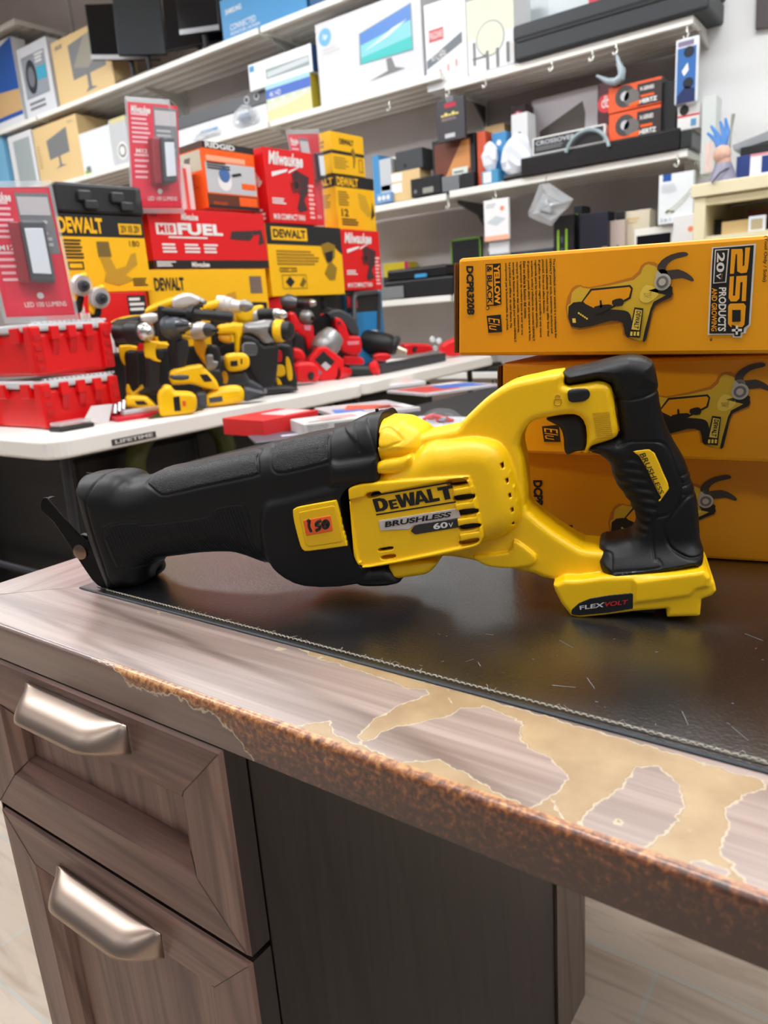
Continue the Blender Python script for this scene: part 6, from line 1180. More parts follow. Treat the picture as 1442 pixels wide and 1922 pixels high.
    T = Tool('safety_glasses', 'clear safety glasses lying on the red clamp', 'glasses', -1.94, 3.10)
    for cx, cy in ((1195, 325), (1228, 332), (1210, 370)): T.cyl('lens', *k8([(cx, cy), (cx+6, cy)]), [(0, 5), (.5, 6), (1, 4)], CLR2 if cy > 350 else M((226, 232, 236), .2), 0, .02)
    T = Tool('red_case', 'red plastic piece half hidden by the top pruner carton', 'tool', -1.86, 3.24, GR)
    T.part('shell', k8([(1245, 360), (1300, 325), (1345, 315), (1345, 405), (1260, 408)]), .03, RT)
    for j, (px, X, Y, lab) in enumerate((([(900, 400), (960, 395), (985, 420), (940, 440), (890, 425)], -1.80, 2.80, 'flat red battery lying before the black barrel'), ([(735, 410), (800, 405), (840, 430), (830, 460), (740, 455)], -1.80, 2.62, 'red trigger end between the funnel nozzle and the grey-red saw'), ([(470, 370), (520, 380), (540, 430), (500, 440), (460, 420)], -1.86, 2.16, 'red handle with printed label behind the red rounded block'))):
        T = Tool('red_tool', lab, 'tool', X, Y, GR); T.part('shell', k8(px), .026, RT); T.part('black_end', k8([(px[0][0]-16, px[0][1]+4), (px[0][0]+6, px[0][1]+2), (px[-1][0]+8, px[-1][1]-4), (px[-1][0]-12, px[-1][1]-4)]), .02, KT)
tools()
# ------------------------------------------------------------------ black crates added to darken the space under the white tables, and a hose
def crate(a, b, rgb, name, label, cat='crate'):
    t = MB().box(a, b, M(rgb, .55)).build(name, bevel=.012, label=label, cat=cat); w = np.array(b)-np.array(a)
    MB().box((b[0]-.004, a[1]+w[1]*.3, a[2]+w[2]*.55), (b[0]+.006, a[1]+w[1]*.7, a[2]+w[2]*.72), M((16, 16, 18), .5)).build('grab_handle', t, bevel=.003); return t
crate((-2.33, 1.02, 0), (-1.72, 1.42, TABLE-.075), (14, 14, 16), 'filler_crate', 'added black filler crate darkening the space under the near end of the white table')
crate((-2.33, 1.44, 0), (-1.76, 1.95, TABLE-.075), (16, 14, 16), 'filler_crate', 'added dark filler crate for the gloom in the middle under the white table')
crate((-2.33, 2.22, 0), (-1.83, 2.9, TABLE-.085), (14, 15, 18), 'filler_crate', 'added dark filler crate for the gloom under the farther white table')
crate((-3.1, .75, 0), (-2.42, 1.35, .62), (16, 16, 18), 'filler_crate', 'large added black filler crate left of the white table, making the dark behind the saw nose')
crate((-2.2, .80, 0), (-1.80, 1.0, .30), (18, 17, 19), 'filler_crate', 'low added black filler crate darkening the floor in front of the table leg')
t = thing('garden_hose', 'coiled olive green hose in the dark behind the saw nose', 'hose', (-1.50, 1.30, 0)); 
hc = onX((345, 862), -1.66); mb = MB(); P = [hc+np.array([0, .16*math.cos(a), .12*math.sin(a)]) for a in np.linspace(0, 2*math.pi, 28)]
MB().box((-1.70, hc[1]-.14, 0), (-1.60, hc[1]+.14, hc[2]-.13), M((24, 24, 26), .6)).build('reel_foot', t, bevel=.004); mb.tube(P, .028, M((60, 62, 8), .5), 10, cap=False).build('coil', t, smooth=True)
# ================================================================== SHELVES ON THE BACK WALL
SHW = M((236, 236, 230), .4); SHU = M((206, 202, 196), .5)
zA = float(onY((240, 149), SHY)[2]); zB = float(onY((440, 247), SHY)[2]); zC = float(onY((1100, 84), SHY)[2]); zD = float(onY((1100, 313), SHY)[2]); zE = float(onY((760, 560), SHY)[2]); zG = float(onY((850, 700), SHY)[2])
def shelf(x0, x1, z, label, lip=.034, yf=SHY, yb=WALLY-.02, end=False):
    t = thing('wall_shelf', label, 'shelf', ((x0+x1)/2, (yf+yb)/2, z-lip), 'white metal wall shelves')
    MB().box((x0, yf, z-.012), (x1, yb, z), SHW).build('shelf_deck', t, bevel=.003); MB().box((x0, yf-.004, z-lip), (x1, yf+.016, z+.001), SHW).build('front_lip', t, bevel=.004)
    mb = MB()
    for k in range(4): y = yf+.08+k*.09; mb.box((x0+.02, y, z-.024), (x1-.02, y+.02, z-.0125), SHU)
    mb.build('underside_ribs', t)
    for x in (x0+.001, x1-.013): MB().box((x, yf+.01, z-lip), (x+.012, yb, z-.001), SHW).build('end_lip', t)
    return t
UPX = [-5.88, -4.65, -3.42, -2.17, -.935]
for i, (a, b) in enumerate(((-8.3, -5.89), (-5.87, -3.43), (-3.41, -2.19))): shelf(a, b, zA, 'highest white wall shelf, %s section' % ('left', 'middle', 'right')[i])
for i, (a, b) in enumerate(((-7.1, -4.66), (-4.64, -3.43), (-3.41, -2.185))): shelf(a, b, zB, 'second white wall shelf, section %s' % ('at far left with brown monitor carton', 'behind the standing clear clamshell', 'holding the big silver monitor carton')[i])
shelf(-2.165, -.94, zC, 'high white wall shelf at right holding the long black case')
shelf(-3.4, -2.185, zD-.008, 'third white wall shelf, left section with the small black speaker'); shelf(-2.165, -.945, zD, 'third white wall shelf, right section with the orange boxes')
shelf(-3.4, -2.185, zE-.004, 'fourth white wall shelf holding the black printer'); shelf(-2.165, -.945, zE, 'fourth white wall shelf behind the top pruner carton')
shelf(-3.4, -.945, zG, 'lowest white wall shelf behind the white tables')
shelf(-8.6, -5.95, float(onY((40, 27), SHY)[2]), 'topmost short white shelf in the upper left corner')
DKB = M((92, 90, 88), .45, .3)
def bracket(x, z, m=DKB, label='', d=.34):
    t = MB().prism([(x-.006, WALLY-.02, z-.036), (x-.006, WALLY-.02-d, z-.036), (x-.006, WALLY-.02-d, z-.055), (x-.006, WALLY-.02-d*.35, z-.10), (x-.006, WALLY-.02, z-.19)], (.012, 0, 0), m).build('shelf_bracket', bevel=.002, label=label, cat='bracket', group='shelf brackets'); return t
nm = {-4.65: 'leftmost upright in view', -3.42: 'second upright', -2.17: 'middle upright', -.935: 'right end upright'}
for x in UPX[1:]:
    for z, zn in ((zA, 'highest shelf'), (zB, 'second shelf'), (zD, 'third shelf'), (zE, 'fourth shelf')):
        if (x == -.935 and z == zA) or (x == -2.17 and z == zA) or (x < -3.5 and z in (zD, zE)): continue
        bracket(x, z if not (x > -1 and z == zB) else zC, DKB if x > -3 and x < -1 else M((190, 188, 182), .45), 'grey bracket under the %s on the %s' % (zn, nm[x]))
for x in UPX:
    t = thing('shelf_upright', 'slotted metal shelf upright on the wall, %s' % nm.get(x, 'farthest left'), 'upright', (x, WALLY-.01, 0)); MB().box((x-.014, WALLY-.024, .1), (x+.014, WALLY-.001, 3.9), M((200, 198, 192), .45)).build('channel', t)
    mb = MB()
    for k in range(60): mb.box((x-.004, WALLY-.0255, .3+k*.05), (x+.004, WALLY-.0238, .325+k*.05), M((60, 58, 56), .6))
    mb.build('slots', t)
# ------------------------------------------------------------------ cartons on the shelves
def sb(q, z, depth, mats, name, label, cat='box', group=None, face=None, side=None, y=SHY+.03, bevel=.002):
    return vbox(q, 0, 0, depth, mats, name, label, cat, group, bottom=(z+.0015 if z is not None else None), bevel=bevel, y0=y, face=face, side=side)
TAN = M((222, 192, 138), .6); LGC = M((222, 224, 226), .5); BL2 = M((66, 142, 196), .45); SCR = M((16, 18, 24), .15); GY2 = M((120, 122, 124), .5); WSH = M((224, 230, 238), .4)
def mono(F): F.poly([(.30, .85), (.92, .95), (.90, .35), (.32, .32)], GY2, 1); F.poly([(.35, .5), (.6, .9), (.8, .92), (.7, .5), (.6, .42)], M((150, 146, 132), .5), 2); F.poly([(.56, .34), (.62, .34), (.62, .14), (.72, .10), (.5, .08), (.56, .14)], GY2, 1); F.text('ASUS', (.06, .86, .20, .92), GY2, 2, bold=.03)
def sky(F): F.poly([(0, .1), (1, .1), (1, 1), (0, .7)], M((40, 90, 170), .4), 1); F.poly([(0, .15), (1, .15), (1, .4), (0, .5)], M((206, 170, 120), .5), 2); F.poly([(0, .55), (.3, .98), (0, 1)], WH, 2)
sb([(-60, 250), (42, 200), (22, 76), (-60, 100)], zA, .12, LGC, 'monitor_carton', 'blue and sandy monitor carton at the far left of the highest shelf', face=sky)
def tyre(F): F.frame(.1, .28, .88, .86, .004, GY2, 1); F.rect(.1, .28, .88, .86, M((150, 156, 166), .5), 1); F.circ(.36, .56, .075, M((52, 56, 66), .4), 2, k=1.6); F.circ(.36, .56, .045, M((120, 124, 132), .4), 3, k=1.6); F.rect(.55, .48, .86, .66, M((70, 170, 200), .4), 3); F.lines(.56, .7, .85, .84, 3, WH, 3); F.lines(.15, .08, .8, .22, 2, GY2, 1)
sb([(50, 208), (104, 184), (86, 72), (30, 90)], zA, .25, M((214, 218, 224), .5), 'headset_carton', 'white carton picturing a dark round device, on the highest shelf beside the tan carton', face=tyre)
sb([(112, 190), (214, 144), (200, 30), (94, 82)], zA, .22, TAN, 'monitor_carton', 'tan cardboard monitor carton on the highest shelf, left of the black screens', face=mono)
# black flat screens standing on the highest shelf
def screen(q, y, yaw, label, bezel=None, stand=True, X=0, rgb=(16, 18, 24)):
    n = (math.sin(math.radians(yaw)), -math.cos(math.radians(yaw)), 0); P = [onP(p, (X, y, 0), n) for p in q]; t = thing('monitor', label, 'monitor', ((P[0]+P[1])/2*np.array([1, 1, 0])+np.array([0, 0, zA])), 'black monitors on the highest shelf'); N = np.array(n)
    MB().prism(P, -N*.03, BLK).build('case', t, bevel=.004); c = sum(P)/4; MB().prism([c+(p-c)*.965+N*.0003 for p in P], N*.001, M(rgb, .12)).build('screen', t)
    if bezel: MB().prism([P[0]+N*.002, P[1]+N*.002, P[1]+np.array([0, 0, .03])+N*.002, P[0]+np.array([0, 0, .03])+N*.002], N*.002, M(bezel, .3, .4)).build('chin', t, bevel=.001)
    b = (P[0]+P[1])/2
    if stand and b[2] > zA+.02: MB().tube([(b[0], b[1]+.04, b[2]+.05), (b[0], b[1]+.05, zA+.012)], .018, BLK, 8).build('stand', t); 
    MB().box((b[0]-.12, b[1]-.02, zA+.001), (b[0]+.12, b[1]+.16, zA+.014), BLK).build('foot', t, bevel=.004)
screen([(172, 112), (300, 112), (262, 4), (158, 8)], SHY+.02, 36, 'black monitor standing nearest the tan carton', (190, 192, 196), X=-4.72, rgb=(10, 12, 18))
screen([(222, 104), (312, 102), (300, -10), (210, -4)], SHY+.02, 34, 'dark grey monitor with a sheen, in front of the other black screens', X=-4.55, rgb=(60, 66, 70))
screen([(312, 96), (420, 76), (410, -60), (300, -40)], SHY+.2, 20, 'black monitor behind, reaching the blue carton', X=-4.2)
screen([(338, 66), (412, 56), (404, -50), (326, -40)], SHY+.06, 12, 'black monitor with thin silver edge, nearest the blue carton', (150, 152, 156), X=-4.1)
def sam(F): F.text('SAMSUNG', (.06, .62, .26, .74), WH, 2, bold=.02); F.text('CONNECTED', (.10, .22, .42, .36), WH, 2); F.text('MONITOR | ECRAN', (.10, .08, .46, .18), WH, 2)
sb([(420, 76), (576, 14), (574, -60), (414, -8)], zA, .2, BL2, 'monitor_carton', 'bright blue carton at the top edge of the picture, right of the black screens', face=sam)
sb([(582, 12), (640, -12), (638, -60), (580, -40)], zA, .2, M((30, 84, 132), .45), 'monitor_carton', 'dark blue carton cut off at the top, right of the bright blue carton')
# second shelf
sb([(22, 305), (66, 296), (60, 246), (8, 256)], zB, .3, LGC, 'white_carton', 'pale grey carton at far left on the second shelf', face=lambda F: F.rect(.2, .1, .9, .9, M((160, 170, 172), .5), 1))
sb([(-50, 330), (14, 318), (6, 254), (-50, 262)], zB, .25, M((120, 180, 214), .5), 'white_carton', 'light blue carton at the left edge of the second shelf')
def dm(F): F.poly([(.28, .74), (.76, .86), (.76, .46), (.30, .42)], GY2, 1); F.poly([(.50, .44), (.54, .45), (.55, .30), (.66, .27), (.40, .25), (.5, .29)], GY2, 1); F.lines(.04, .3, .12, .7, 8, M((190, 164, 120), .6)); F.text('DELL', (.80, .9, .92, .94), GY2, 2)
sb([(76, 335), (158, 319), (148, 214), (62, 240)], zB, .3, TAN, 'monitor_carton', 'tan monitor carton on the second shelf, above the black tool case', face=dm)
sb([(158, 322), (216, 308), (206, 236), (145, 250)], zB, .1, M((226, 230, 232), .45), 'white_carton', 'plain white carton on the second shelf between tan carton and clamshell', face=lambda F: (F.rect(.04, .02, .25, .12, M((160, 200, 60), .5), 1), F.rect(.1, .06, .24, .2, GY2, 2)))
sb([(215, 308), (246, 300), (232, 218), (200, 226)], zB, .3, M((196, 200, 204), .5), 'fan_box', 'grey carton printed with white swirls, partly behind the standing clamshell', face=lambda F: (F.circ(.6, .3, .06, WH, 1), F.circ(.6, .3, .045, GY2, 2), F.circ(.6, .3, .03, WH, 3), F.rect(.1, .9, 1, 1, M((214, 206, 150), .5), 1)))
def longb(F): F.circ(.80, .6, .022, LG, 2); F.circ(.80, .6, .015, BLK, 3); F.circ(.90, .65, .022, LG, 2); F.circ(.90, .65, .015, BLK, 3)
sb([(330, 237), (503, 200), (500, 176), (328, 212)], None, .2, M((88, 92, 96), .5), 'sound_bar_carton', 'long dark grey carton printed with round knobs, lying on the long white carton', face=longb, y=SHY+.05)
sb([(330, 274), (504, 234), (500, 202), (328, 240)], zB, .2, M((224, 226, 230), .5), 'sound_bar_carton', 'long white carton lying on the second shelf with clear bags before it', face=lambda F: F.lines(.3, .4, .5, .6, 1, BL2), y=SHY+.05)
def bag(c, r, label, m=None, z0=None, seed=1, cat='bag', name='clear_bag', inner=None):
    """crumpled clear plastic bag"""
    t = thing(name, label, cat, (c[0], c[1], (c[2]-r[2]) if z0 is None else z0)); rg = random.Random(seed); vs, fs = [], []; n, k = 14, 9
    for a in range(k+1):
        for b in range(n):
            th = math.pi*a/k; ph = 2*math.pi*b/n; j = rg.uniform(.72, 1.15); vs.append((c[0]+r[0]*math.sin(th)*math.cos(ph)*j, c[1]+r[1]*math.sin(th)*math.sin(ph)*j, c[2]+r[2]*math.cos(th)*rg.uniform(.9, 1.05)))
    for a in range(k):
        for b in range(n): fs.append([a*n+b, (a+1)*n+b, (a+1)*n+(b+1) % n, a*n+(b+1) % n])
    MB().add(vs, fs, m or CLR2).build('film', t, smooth=False)
    if inner: MB().ell(c, [q*.5 for q in r], inner).build('contents', t, smooth=True)
    return t
c = onY((455, 222), SHY-.0); bag(np.array([c[0], SHY+.02, zB+.072]), (.10, .03, .07), 'crumpled clear bag with blue parts before the long white carton', inner=M((60, 90, 150), .4), seed=4)
c = onY((385, 262), SHY); bag(np.array([c[0], SHY+.02, zB+.03]), (.14, .03, .028), 'flat crumpled clear bag lying at the front of the second shelf', seed=6)
def wcar(F): F.rect(.28, .25, .96, .62, M((150, 162, 166), .5), 1); F.poly([(.3, .3), (.95, .4), (.95, .58), (.3, .5)], M((196, 206, 208), .5), 2); F.rect(.02, .70, .10, .92, BL2, 1)
sb([(470, 170), (588, 136), (584, 84), (464, 120)], None, .14, [M((226, 232, 234), .45)]*2+[M((34, 70, 120), .5)]+[M((226, 232, 234), .45)]*3, 'white_carton', 'white carton picturing a pale appliance, stacked on the blue and yellow carton', face=wcar, y=SHY+.02)
def by(F): F.rect(0, .62, 1, .88, M((66, 104, 190), .45), 1); F.rect(0, .88, 1, 1, M((160, 206, 214), .5), 1); F.poly([(0, 0), (1, .05), (1, .5), (.5, .35), (0, .3)], M((226, 212, 160), .5), 1); F.rect(0, .50, 1, .62, M((206, 214, 190), .5), 1); [F.poly([(.1+.24*k, .56), (.14+.24*k, .50), (.18+.24*k, .56), (.14+.24*k, .6)], WH, 2) for k in range(4)]; F.text('4K HD', (.08, .66, .34, .80), WH, 2)
sb([(505, 234), (588, 214), (582, 136), (498, 160)], zB, .16, [M((224, 222, 200), .5), M((200, 190, 80), .5), M((186, 168, 50), .5), WH, WH, WH], 'photo_paper_carton', 'blue, cream and yellow carton on the second shelf beside the silver carton', face=by, y=SHY+.02)
def hp(F):
    F.circ(.095, .82, .045, M((110, 176, 222), .4), 1, n=28); F.text('hp', (.07, .78, .12, .86), WH, 2, shear=.25, bold=.02)
    F.poly([(.43, .72), (.92, .86), (.92, .34), (.42, .36)], M((120, 150, 160), .4), 1); F.poly([(.44, .71), (.91, .85), (.91, .68), (.44, .58)], M((78, 130, 206), .4), 2); F.poly([(.44, .58), (.91, .68), (.91, .5), (.44, .44)], M((130, 206, 214), .4), 2); F.poly([(.44, .44), (.91, .5), (.91, .36), (.44, .37)], M((60, 190, 188), .4), 2); F.poly([(.47, .50), (.75, .66), (.88, .7), (.7, .58)], M((214, 236, 236), .4), 3)
    F.poly([(.67, .34), (.72, .34), (.75, .22), (.84, .17), (.50, .14), (.68, .2)], GY2, 1); F.lines(.06, .60, .24, .68, 2, M((200, 202, 206), .5))
sb([(604, 208), (797, 160), (792, -20), (592, 40)], zB, .17, M((212, 214, 218), .35, bump=(6, .3)), 'monitor_carton', 'large silver shrink-wrapped monitor carton showing a beach screen', face=hp)
def sink(F):
    F.rect(.10, .56, .46, .70, M((206, 90, 96), .45), 1); F.text('FRIGIDAIRE', (.12, .59, .44, .67), WH, 2); F.poly([(.02, .36), (.9, .58), (.9, .46), (.02, .26)], M((110, 118, 124), .45), 1); F.text('KITCHEN', (.15, .34, .50, .44), WH, 2)
    for k in range(4): F.rect(.12+k*.2, .12+k*.03, .17+k*.2, .20+k*.03, M((214, 150, 150), .5), 1)
sb([(802, 156), (878, 136), (874, -30), (795, 24)], zC-.01, .2, M((232, 234, 236), .4), 'sink_carton', 'white carton with a red title strip, right of the silver monitor carton', face=sink)
def tap(F): F.rect(0, .5, 1, 1, M((226, 236, 206), .5), 1); F.lines(.1, .2, .5, .25, 1, GY2); [F.circ(.5, .45, .08-.0, M((170, 176, 176), .3), 2), F.circ(.5, .45, .072, M((226, 236, 206), .5), 3)]; F.rect(.12, .15, .17, .45, GY2, 4); F.rect(.4, .05, .46, .3, GY2, 4); F.rect(.62, .05, .68, .3, GY2, 4); F.rect(.84, .08, .9, .34, GY2, 4); F.rect(.0, .0, 1, .05, LG, 4)
sb([(880, 138), (966, 115), (962, -30), (876, 10)], zC, .2, M((234, 236, 236), .4), 'tap_carton', 'white carton picturing a curved kitchen tap, beside the black case', face=tap)
sb([(968, 120), (1030, 104), (1026, -20), (964, 4)], zC, .1, M((206, 216, 220), .3), 'clear_package', 'clear wrapped pale package behind the left end of the long black case', y=SHY+.28)
sb([(1030, 104), (1110, 84), (1106, -30), (1026, -10)], zC, .12, M((222, 232, 236), .45), 'white_carton', 'white carton standing behind the long black case', y=SHY+.28, face=lambda F: F.circ(.4, .35, .05, M((140, 170, 196), .4), 1))
def abst(F): F.poly([(0, 0), (.5, .2), (.6, 1), (0, 1)], M((220, 60, 90), .4), 1); F.poly([(.2, .2), (1, .1), (1, 1), (.3, .8)], M((90, 90, 200), .4), 2)
sb([(1105, 84), (1220, 52), (1216, -30), (1100, -10)], zC, .12, LGC, 'tablet_carton', 'carton with red and violet picture behind the long black case', y=SHY+.28, face=abst)
# long black case with rounded ends
def lcase():
    P = [onY(p, SHY-.03) for p in ((966, 112), (1340, 18), (1352, -30), (962, 66))]; t = thing('long_case', 'long black hard case lying along the high right shelf', 'case', ((P[0][0]+P[1][0])/2, SHY+.1, zC))
    x0, x1 = P[0][0], P[1][0]-.02; MB().box((x0, SHY-.03, zC+.0015), (x1, SHY+.26, zC+.085), M((44, 48, 52), .5)).build('lower_shell', t, bevel=.012, seg=3); MB().box((x0-.006, SHY-.036, zC+.087), (x1+.006, SHY+.266, zC+.155), M((50, 54, 58), .5)).build('lid', t, bevel=.014, seg=3); MB().box((x0+.01, SHY-.034, zC+.080), (x1-.01, SHY-.03, zC+.092), M((24, 26, 28), .5)).build('seam', t)
lcase()
# third shelf
DB = M((24, 24, 28), .4)
sb([(704, 378), (716, 376), (714, 290), (702, 292)], zD, .2, BL2, 'blue_carton', 'thin blue carton standing right of the yellow cartons on the third shelf')
sb([(716, 374), (738, 371), (734, 296), (714, 300)], zD, .1, M((190, 196, 200), .5), 'white_carton', 'pale grey carton next to the thin blue carton')
sb([(738, 371), (766, 366), (764, 290), (736, 294)], zD, .2, M((224, 224, 220), .5), 'white_carton', 'cream white carton behind the small tan carton', y=SHY+.14)
sb([(708, 388), (735, 382), (733, 360), (706, 364)], zD, .1, M((120, 160, 206), .45), 'cable_pack', 'small blue and white pack at the front edge left of the tan carton', y=SHY-.0, face=lambda F: [F.circ(.2+.3*k, .5, .012, WH, 1) for k in range(3)])
sb([(716, 360), (734, 357), (732, 346), (714, 349)], None, .06, M((170, 40, 44), .45), 'red_pack', 'small dark red pack on the blue and white pack')
sb([(736, 374), (790, 362), (788, 316), (734, 324)], zD, .12, TAN, 'tan_carton', 'small tan carton with two white labels under the black speaker', face=lambda F: (F.rect(.02, .3, .38, .62, WH, 1), F.rect(.02, .68, .4, .96, WH, 1)))
o, P, F = sb([(744, 322), (794, 316), (792, 278), (742, 284)], None, .12, M((58, 62, 66), .45), 'small_speaker', 'small dark grey box speaker on the tan carton', 'speaker', face=lambda F: (F.circ(.35, .25, .012, M((24, 24, 26), .4), 1)))
def rad(F): F.rect(.06, .55, .94, .88, M((20, 20, 22), .4), 1); F.rect(.4, .12, .75, .42, M((150, 152, 140), .4), 1); F.circ(.15, .3, .01, GY2, 1)
sb([(772, 364), (828, 352), (826, 328), (770, 336)], zD, .16, DB, 'car_radio', 'black car radio at the front of the third shelf', 'radio', face=rad, y=SHY)
sb([(830, 353), (862, 347), (860, 328), (828, 332)], zD, .14, M((120, 124, 128), .4, .3), 'small_device', 'small grey metal device beside the car radio', 'device', y=SHY)
def fire(F): F.rect(.05, .08, .9, .92, M((110, 56, 36), .45), 1); F.poly([(.3, .3), (.7, .9), (.88, .9), (.88, .4), (.6, .2)], M((206, 140, 80), .45), 2); F.rect(.46, .1, .82, .42, M((214, 224, 214), .4), 3); F.lines(.5, .16, .78, .36, 3, GY2, 4)
sb([(815, 352), (894, 338), (886, 252), (808, 264)], zD, .1, DB, 'tablet_carton', 'dark carton with an orange glowing picture, behind the hanging blister card', face=fire)
sb([(866, 346), (890, 342), (888, 322), (864, 326)], zD, .1, DB, 'small_device', 'small black box in front of the glowing-picture carton', 'device', y=SHY-.0)
sb([(898, 340), (914, 337), (910, 246), (894, 248)], zD, .2, M((206, 84, 50), .45), 'orange_carton', 'narrow orange carton right of the glowing-picture carton')
sb([(912, 300), (948, 294), (944, 232), (908, 238)], zD, .18, [TAN, TAN, TAN, TAN, M((30, 60, 100), .5), TAN], 'tan_carton', 'tan carton with a dark blue top, behind the white bag', y=SHY+.2)
sb([(925, 335), (952, 330), (950, 246), (924, 250)], zD, .15, BL2, 'blue_carton', 'blue carton with a white symbol behind the white bag', face=lambda F: F.circ(.5, .8, .014, WH, 1), y=SHY+.06)
sb([(905, 346), (935, 340), (932, 318), (903, 322)], zD, .1, M((70, 150, 196), .5), 'blue_carton', 'small blue and white carton at the shelf edge under the white bag', y=SHY-.0, face=lambda F: F.rect(.1, .1, .6, .9, WH, 1))
c = onY((915, 292), SHY); bag(np.array([c[0], SHY+.03, zD+.13]), (.045, .03, .075), 'white bag leaning left on the third shelf', WSH, seed=2, name='white_bag', z0=zD); c = onY((966, 300), SHY); bag(np.array([c[0], SHY+.03, zD+.11]), (.085, .04, .105), 'larger crumpled white bag left of the black amplifier', WSH, seed=3, name='white_bag', z0=zD)
sb([(962, 330), (992, 324), (988, 210), (958, 216)], zD, .1, M((222, 224, 226), .45), 'white_carton', 'tall narrow white carton behind the white bags', y=SHY+.08, face=lambda F: F.circ(.5, .7, .01, GY2, 1))
sb([(960, 300), (988, 296), (984, 196), (957, 200)], zD, .1, M((50, 22, 30), .45), 'audio_carton', 'dark carton with a red disc logo, left of the pale monitor carton', y=SHY+.16, face=lambda F: (F.circ(.5, .85, .03, M((206, 40, 70), .4), 1), F.text('db', (.3, .8, .7, .92), WH, 2)))
def pale(F): F.poly([(.12, .62), (.78, .86), (.82, .72), (.80, .30), (.12, .22)], M((92, 84, 80), .5), 1); F.text('LG', (.42, .42, .50, .46), LG, 2)
sb([(1000, 300), (1122, 274), (1118, 160), (994, 190)], zD, .12, M((206, 200, 204), .5), 'monitor_carton', 'pale lilac-grey monitor carton on the third shelf, right of the white bag', y=SHY+.26, face=pale)
sb([(1124, 272), (1150, 266), (1146, 152), (1120, 158)], zD, .14, M((70, 26, 36), .45), 'audio_carton', 'dark red carton with white letters beside the orange speaker boxes', y=SHY+.1, face=lambda F: (F.circ(.5, .75, .04, M((206, 50, 60), .4), 1), F.text('db', (.2, .7, .8, .84), WH, 2), F.circ(.4, .3, .018, M((190, 60, 70), .4), 1), F.circ(.8, .3, .018, M((190, 60, 70), .4), 1)))
# ribbed black amplifier and the carton lying on it
zr = float(onY((1200, 262), SHY-.0)[2])
amp = thing('amplifier', 'long ribbed black amplifier lying on the third shelf', 'amplifier', (-1.5, SHY+.1, zD)); a = onY((978, 330), SHY-.02); b = onY((1275, 276), SHY-.02)
MB().box((a[0], SHY-.02, zD+.0015), (b[0], SHY+.24, zD+.088), M((18, 18, 20), .4)).build('body', amp, bevel=.004)
mb = MB()
for k in range(7): mb.box((a[0]+.005, SHY-.024, zD+.008+k*.011), (b[0]-.005, SHY-.0195, zD+.013+k*.011), M((34, 34, 36), .35))
mb.build('cooling_ribs', amp); MB().box((b[0]+.001, SHY-.015, zD+.0015), (b[0]+.05, SHY+.2, zD+.075), M((50, 54, 52), .25)).build('terminal_end', amp, bevel=.006); MB().tube([(a[0]-.10, SHY+.0, zD+.012), (a[0]-.04, SHY+.0, zD+.015), (a[0]+.01, SHY, zD+.015)], .014, KT, 8).build('cable', amp, smooth=True)
def scr(F): F.rect(.02, .08, .98, .92, M((44, 46, 50), .4), 1); F.text('CROSSOVER', (.05, .55, .6, .8), LG, 2, bold=.02); F.lines(.05, .2, .5, .45, 2, GY2)
sb([(1000, 292), (1136, 268), (1134, 236), (996, 258)], None, .2, [WH]*6, 'crossover_carton', 'white and dark printed carton lying on the black amplifier', y=SHY+.0, face=scr)
coil = thing('clear_hose', 'coil of clear tubing leaning on the cartons above the amplifier', 'hose', onY((1100, 266), SHY-.03)); cc = onY((1102, 290), SHY-.03); R_ = .105
MB().tube([cc+np.array([R_*math.cos(a_)*1.0, 0, R_*math.sin(a_)]) for a_ in np.linspace(.15, 2.9, 16)], .009, M((150, 170, 176), .2), 8).build('tube', coil, smooth=True)
def spk(F): F.rect(.55, .05, 1, .9, M((52, 40, 40), .45), 1); F.circ(.32, .55, .045, M((70, 66, 66), .4), 2); F.circ(.45, .45, .035, M((110, 106, 104), .4), 3); F.circ(.32, .55, .02, LG, 3); F.poly([(.42, .1), (.58, .1), (.62, .3), (.4, .2)], ORA, 4); F.lines(.62, .3, .9, .45, 1, ORA, 3); F.text('X-SERIES', (.6, .62, .86, .76), WH, 3, bold=.02); F.text('HERTZ', (.6, .14, .92, .3), WH, 3, bold=.04)
OR2 = M((240, 92, 40), .45)
for q, lab in (([(1143, 273), (1240, 252), (1240, 196), (1140, 216)], 'lower of the two orange and black speaker boxes'), ([(1142, 214), (1242, 193), (1243, 146), (1142, 163)], 'upper of the two orange and black speaker boxes')):
    sb(q, None, .16, [OR2, DB, DB, OR2, DB, OR2], 'speaker_carton', lab+' on the amplifier', group='orange speaker boxes', face=spk, y=SHY+.0)
sb([(1240, 250), (1268, 244), (1268, 150), (1240, 156)], None, .16, DB, 'black_carton', 'black carton end right of the orange speaker boxes', y=SHY+.02)
# white goods at the shelf end
def rs(F): F.rect(0, .52, 1, .60, M((214, 40, 40), .4), 1); F.circ(.3, .8, .02, BLK, 1); F.rect(.6, .1, .85, .4, M((90, 150, 190), .5), 1)
sb([(1270, 282), (1312, 274), (1310, 195), (1266, 200)], zD+.0755, .2, M((228, 228, 226), .45), 'white_carton', 'white carton with a red stripe at the right end of the third shelf', y=SHY-.0, face=rs)
sb([(1314, 330), (1340, 322), (1352, 176), (1318, 184)], None, .1, M((206, 212, 210), .45), 'white_carton', 'tall pale carton leaning at the shelf end beside the white wall', y=SHY-.05, face=lambda F: F.rect(.3, .02, .9, .4, M((226, 200, 190), .5), 1))
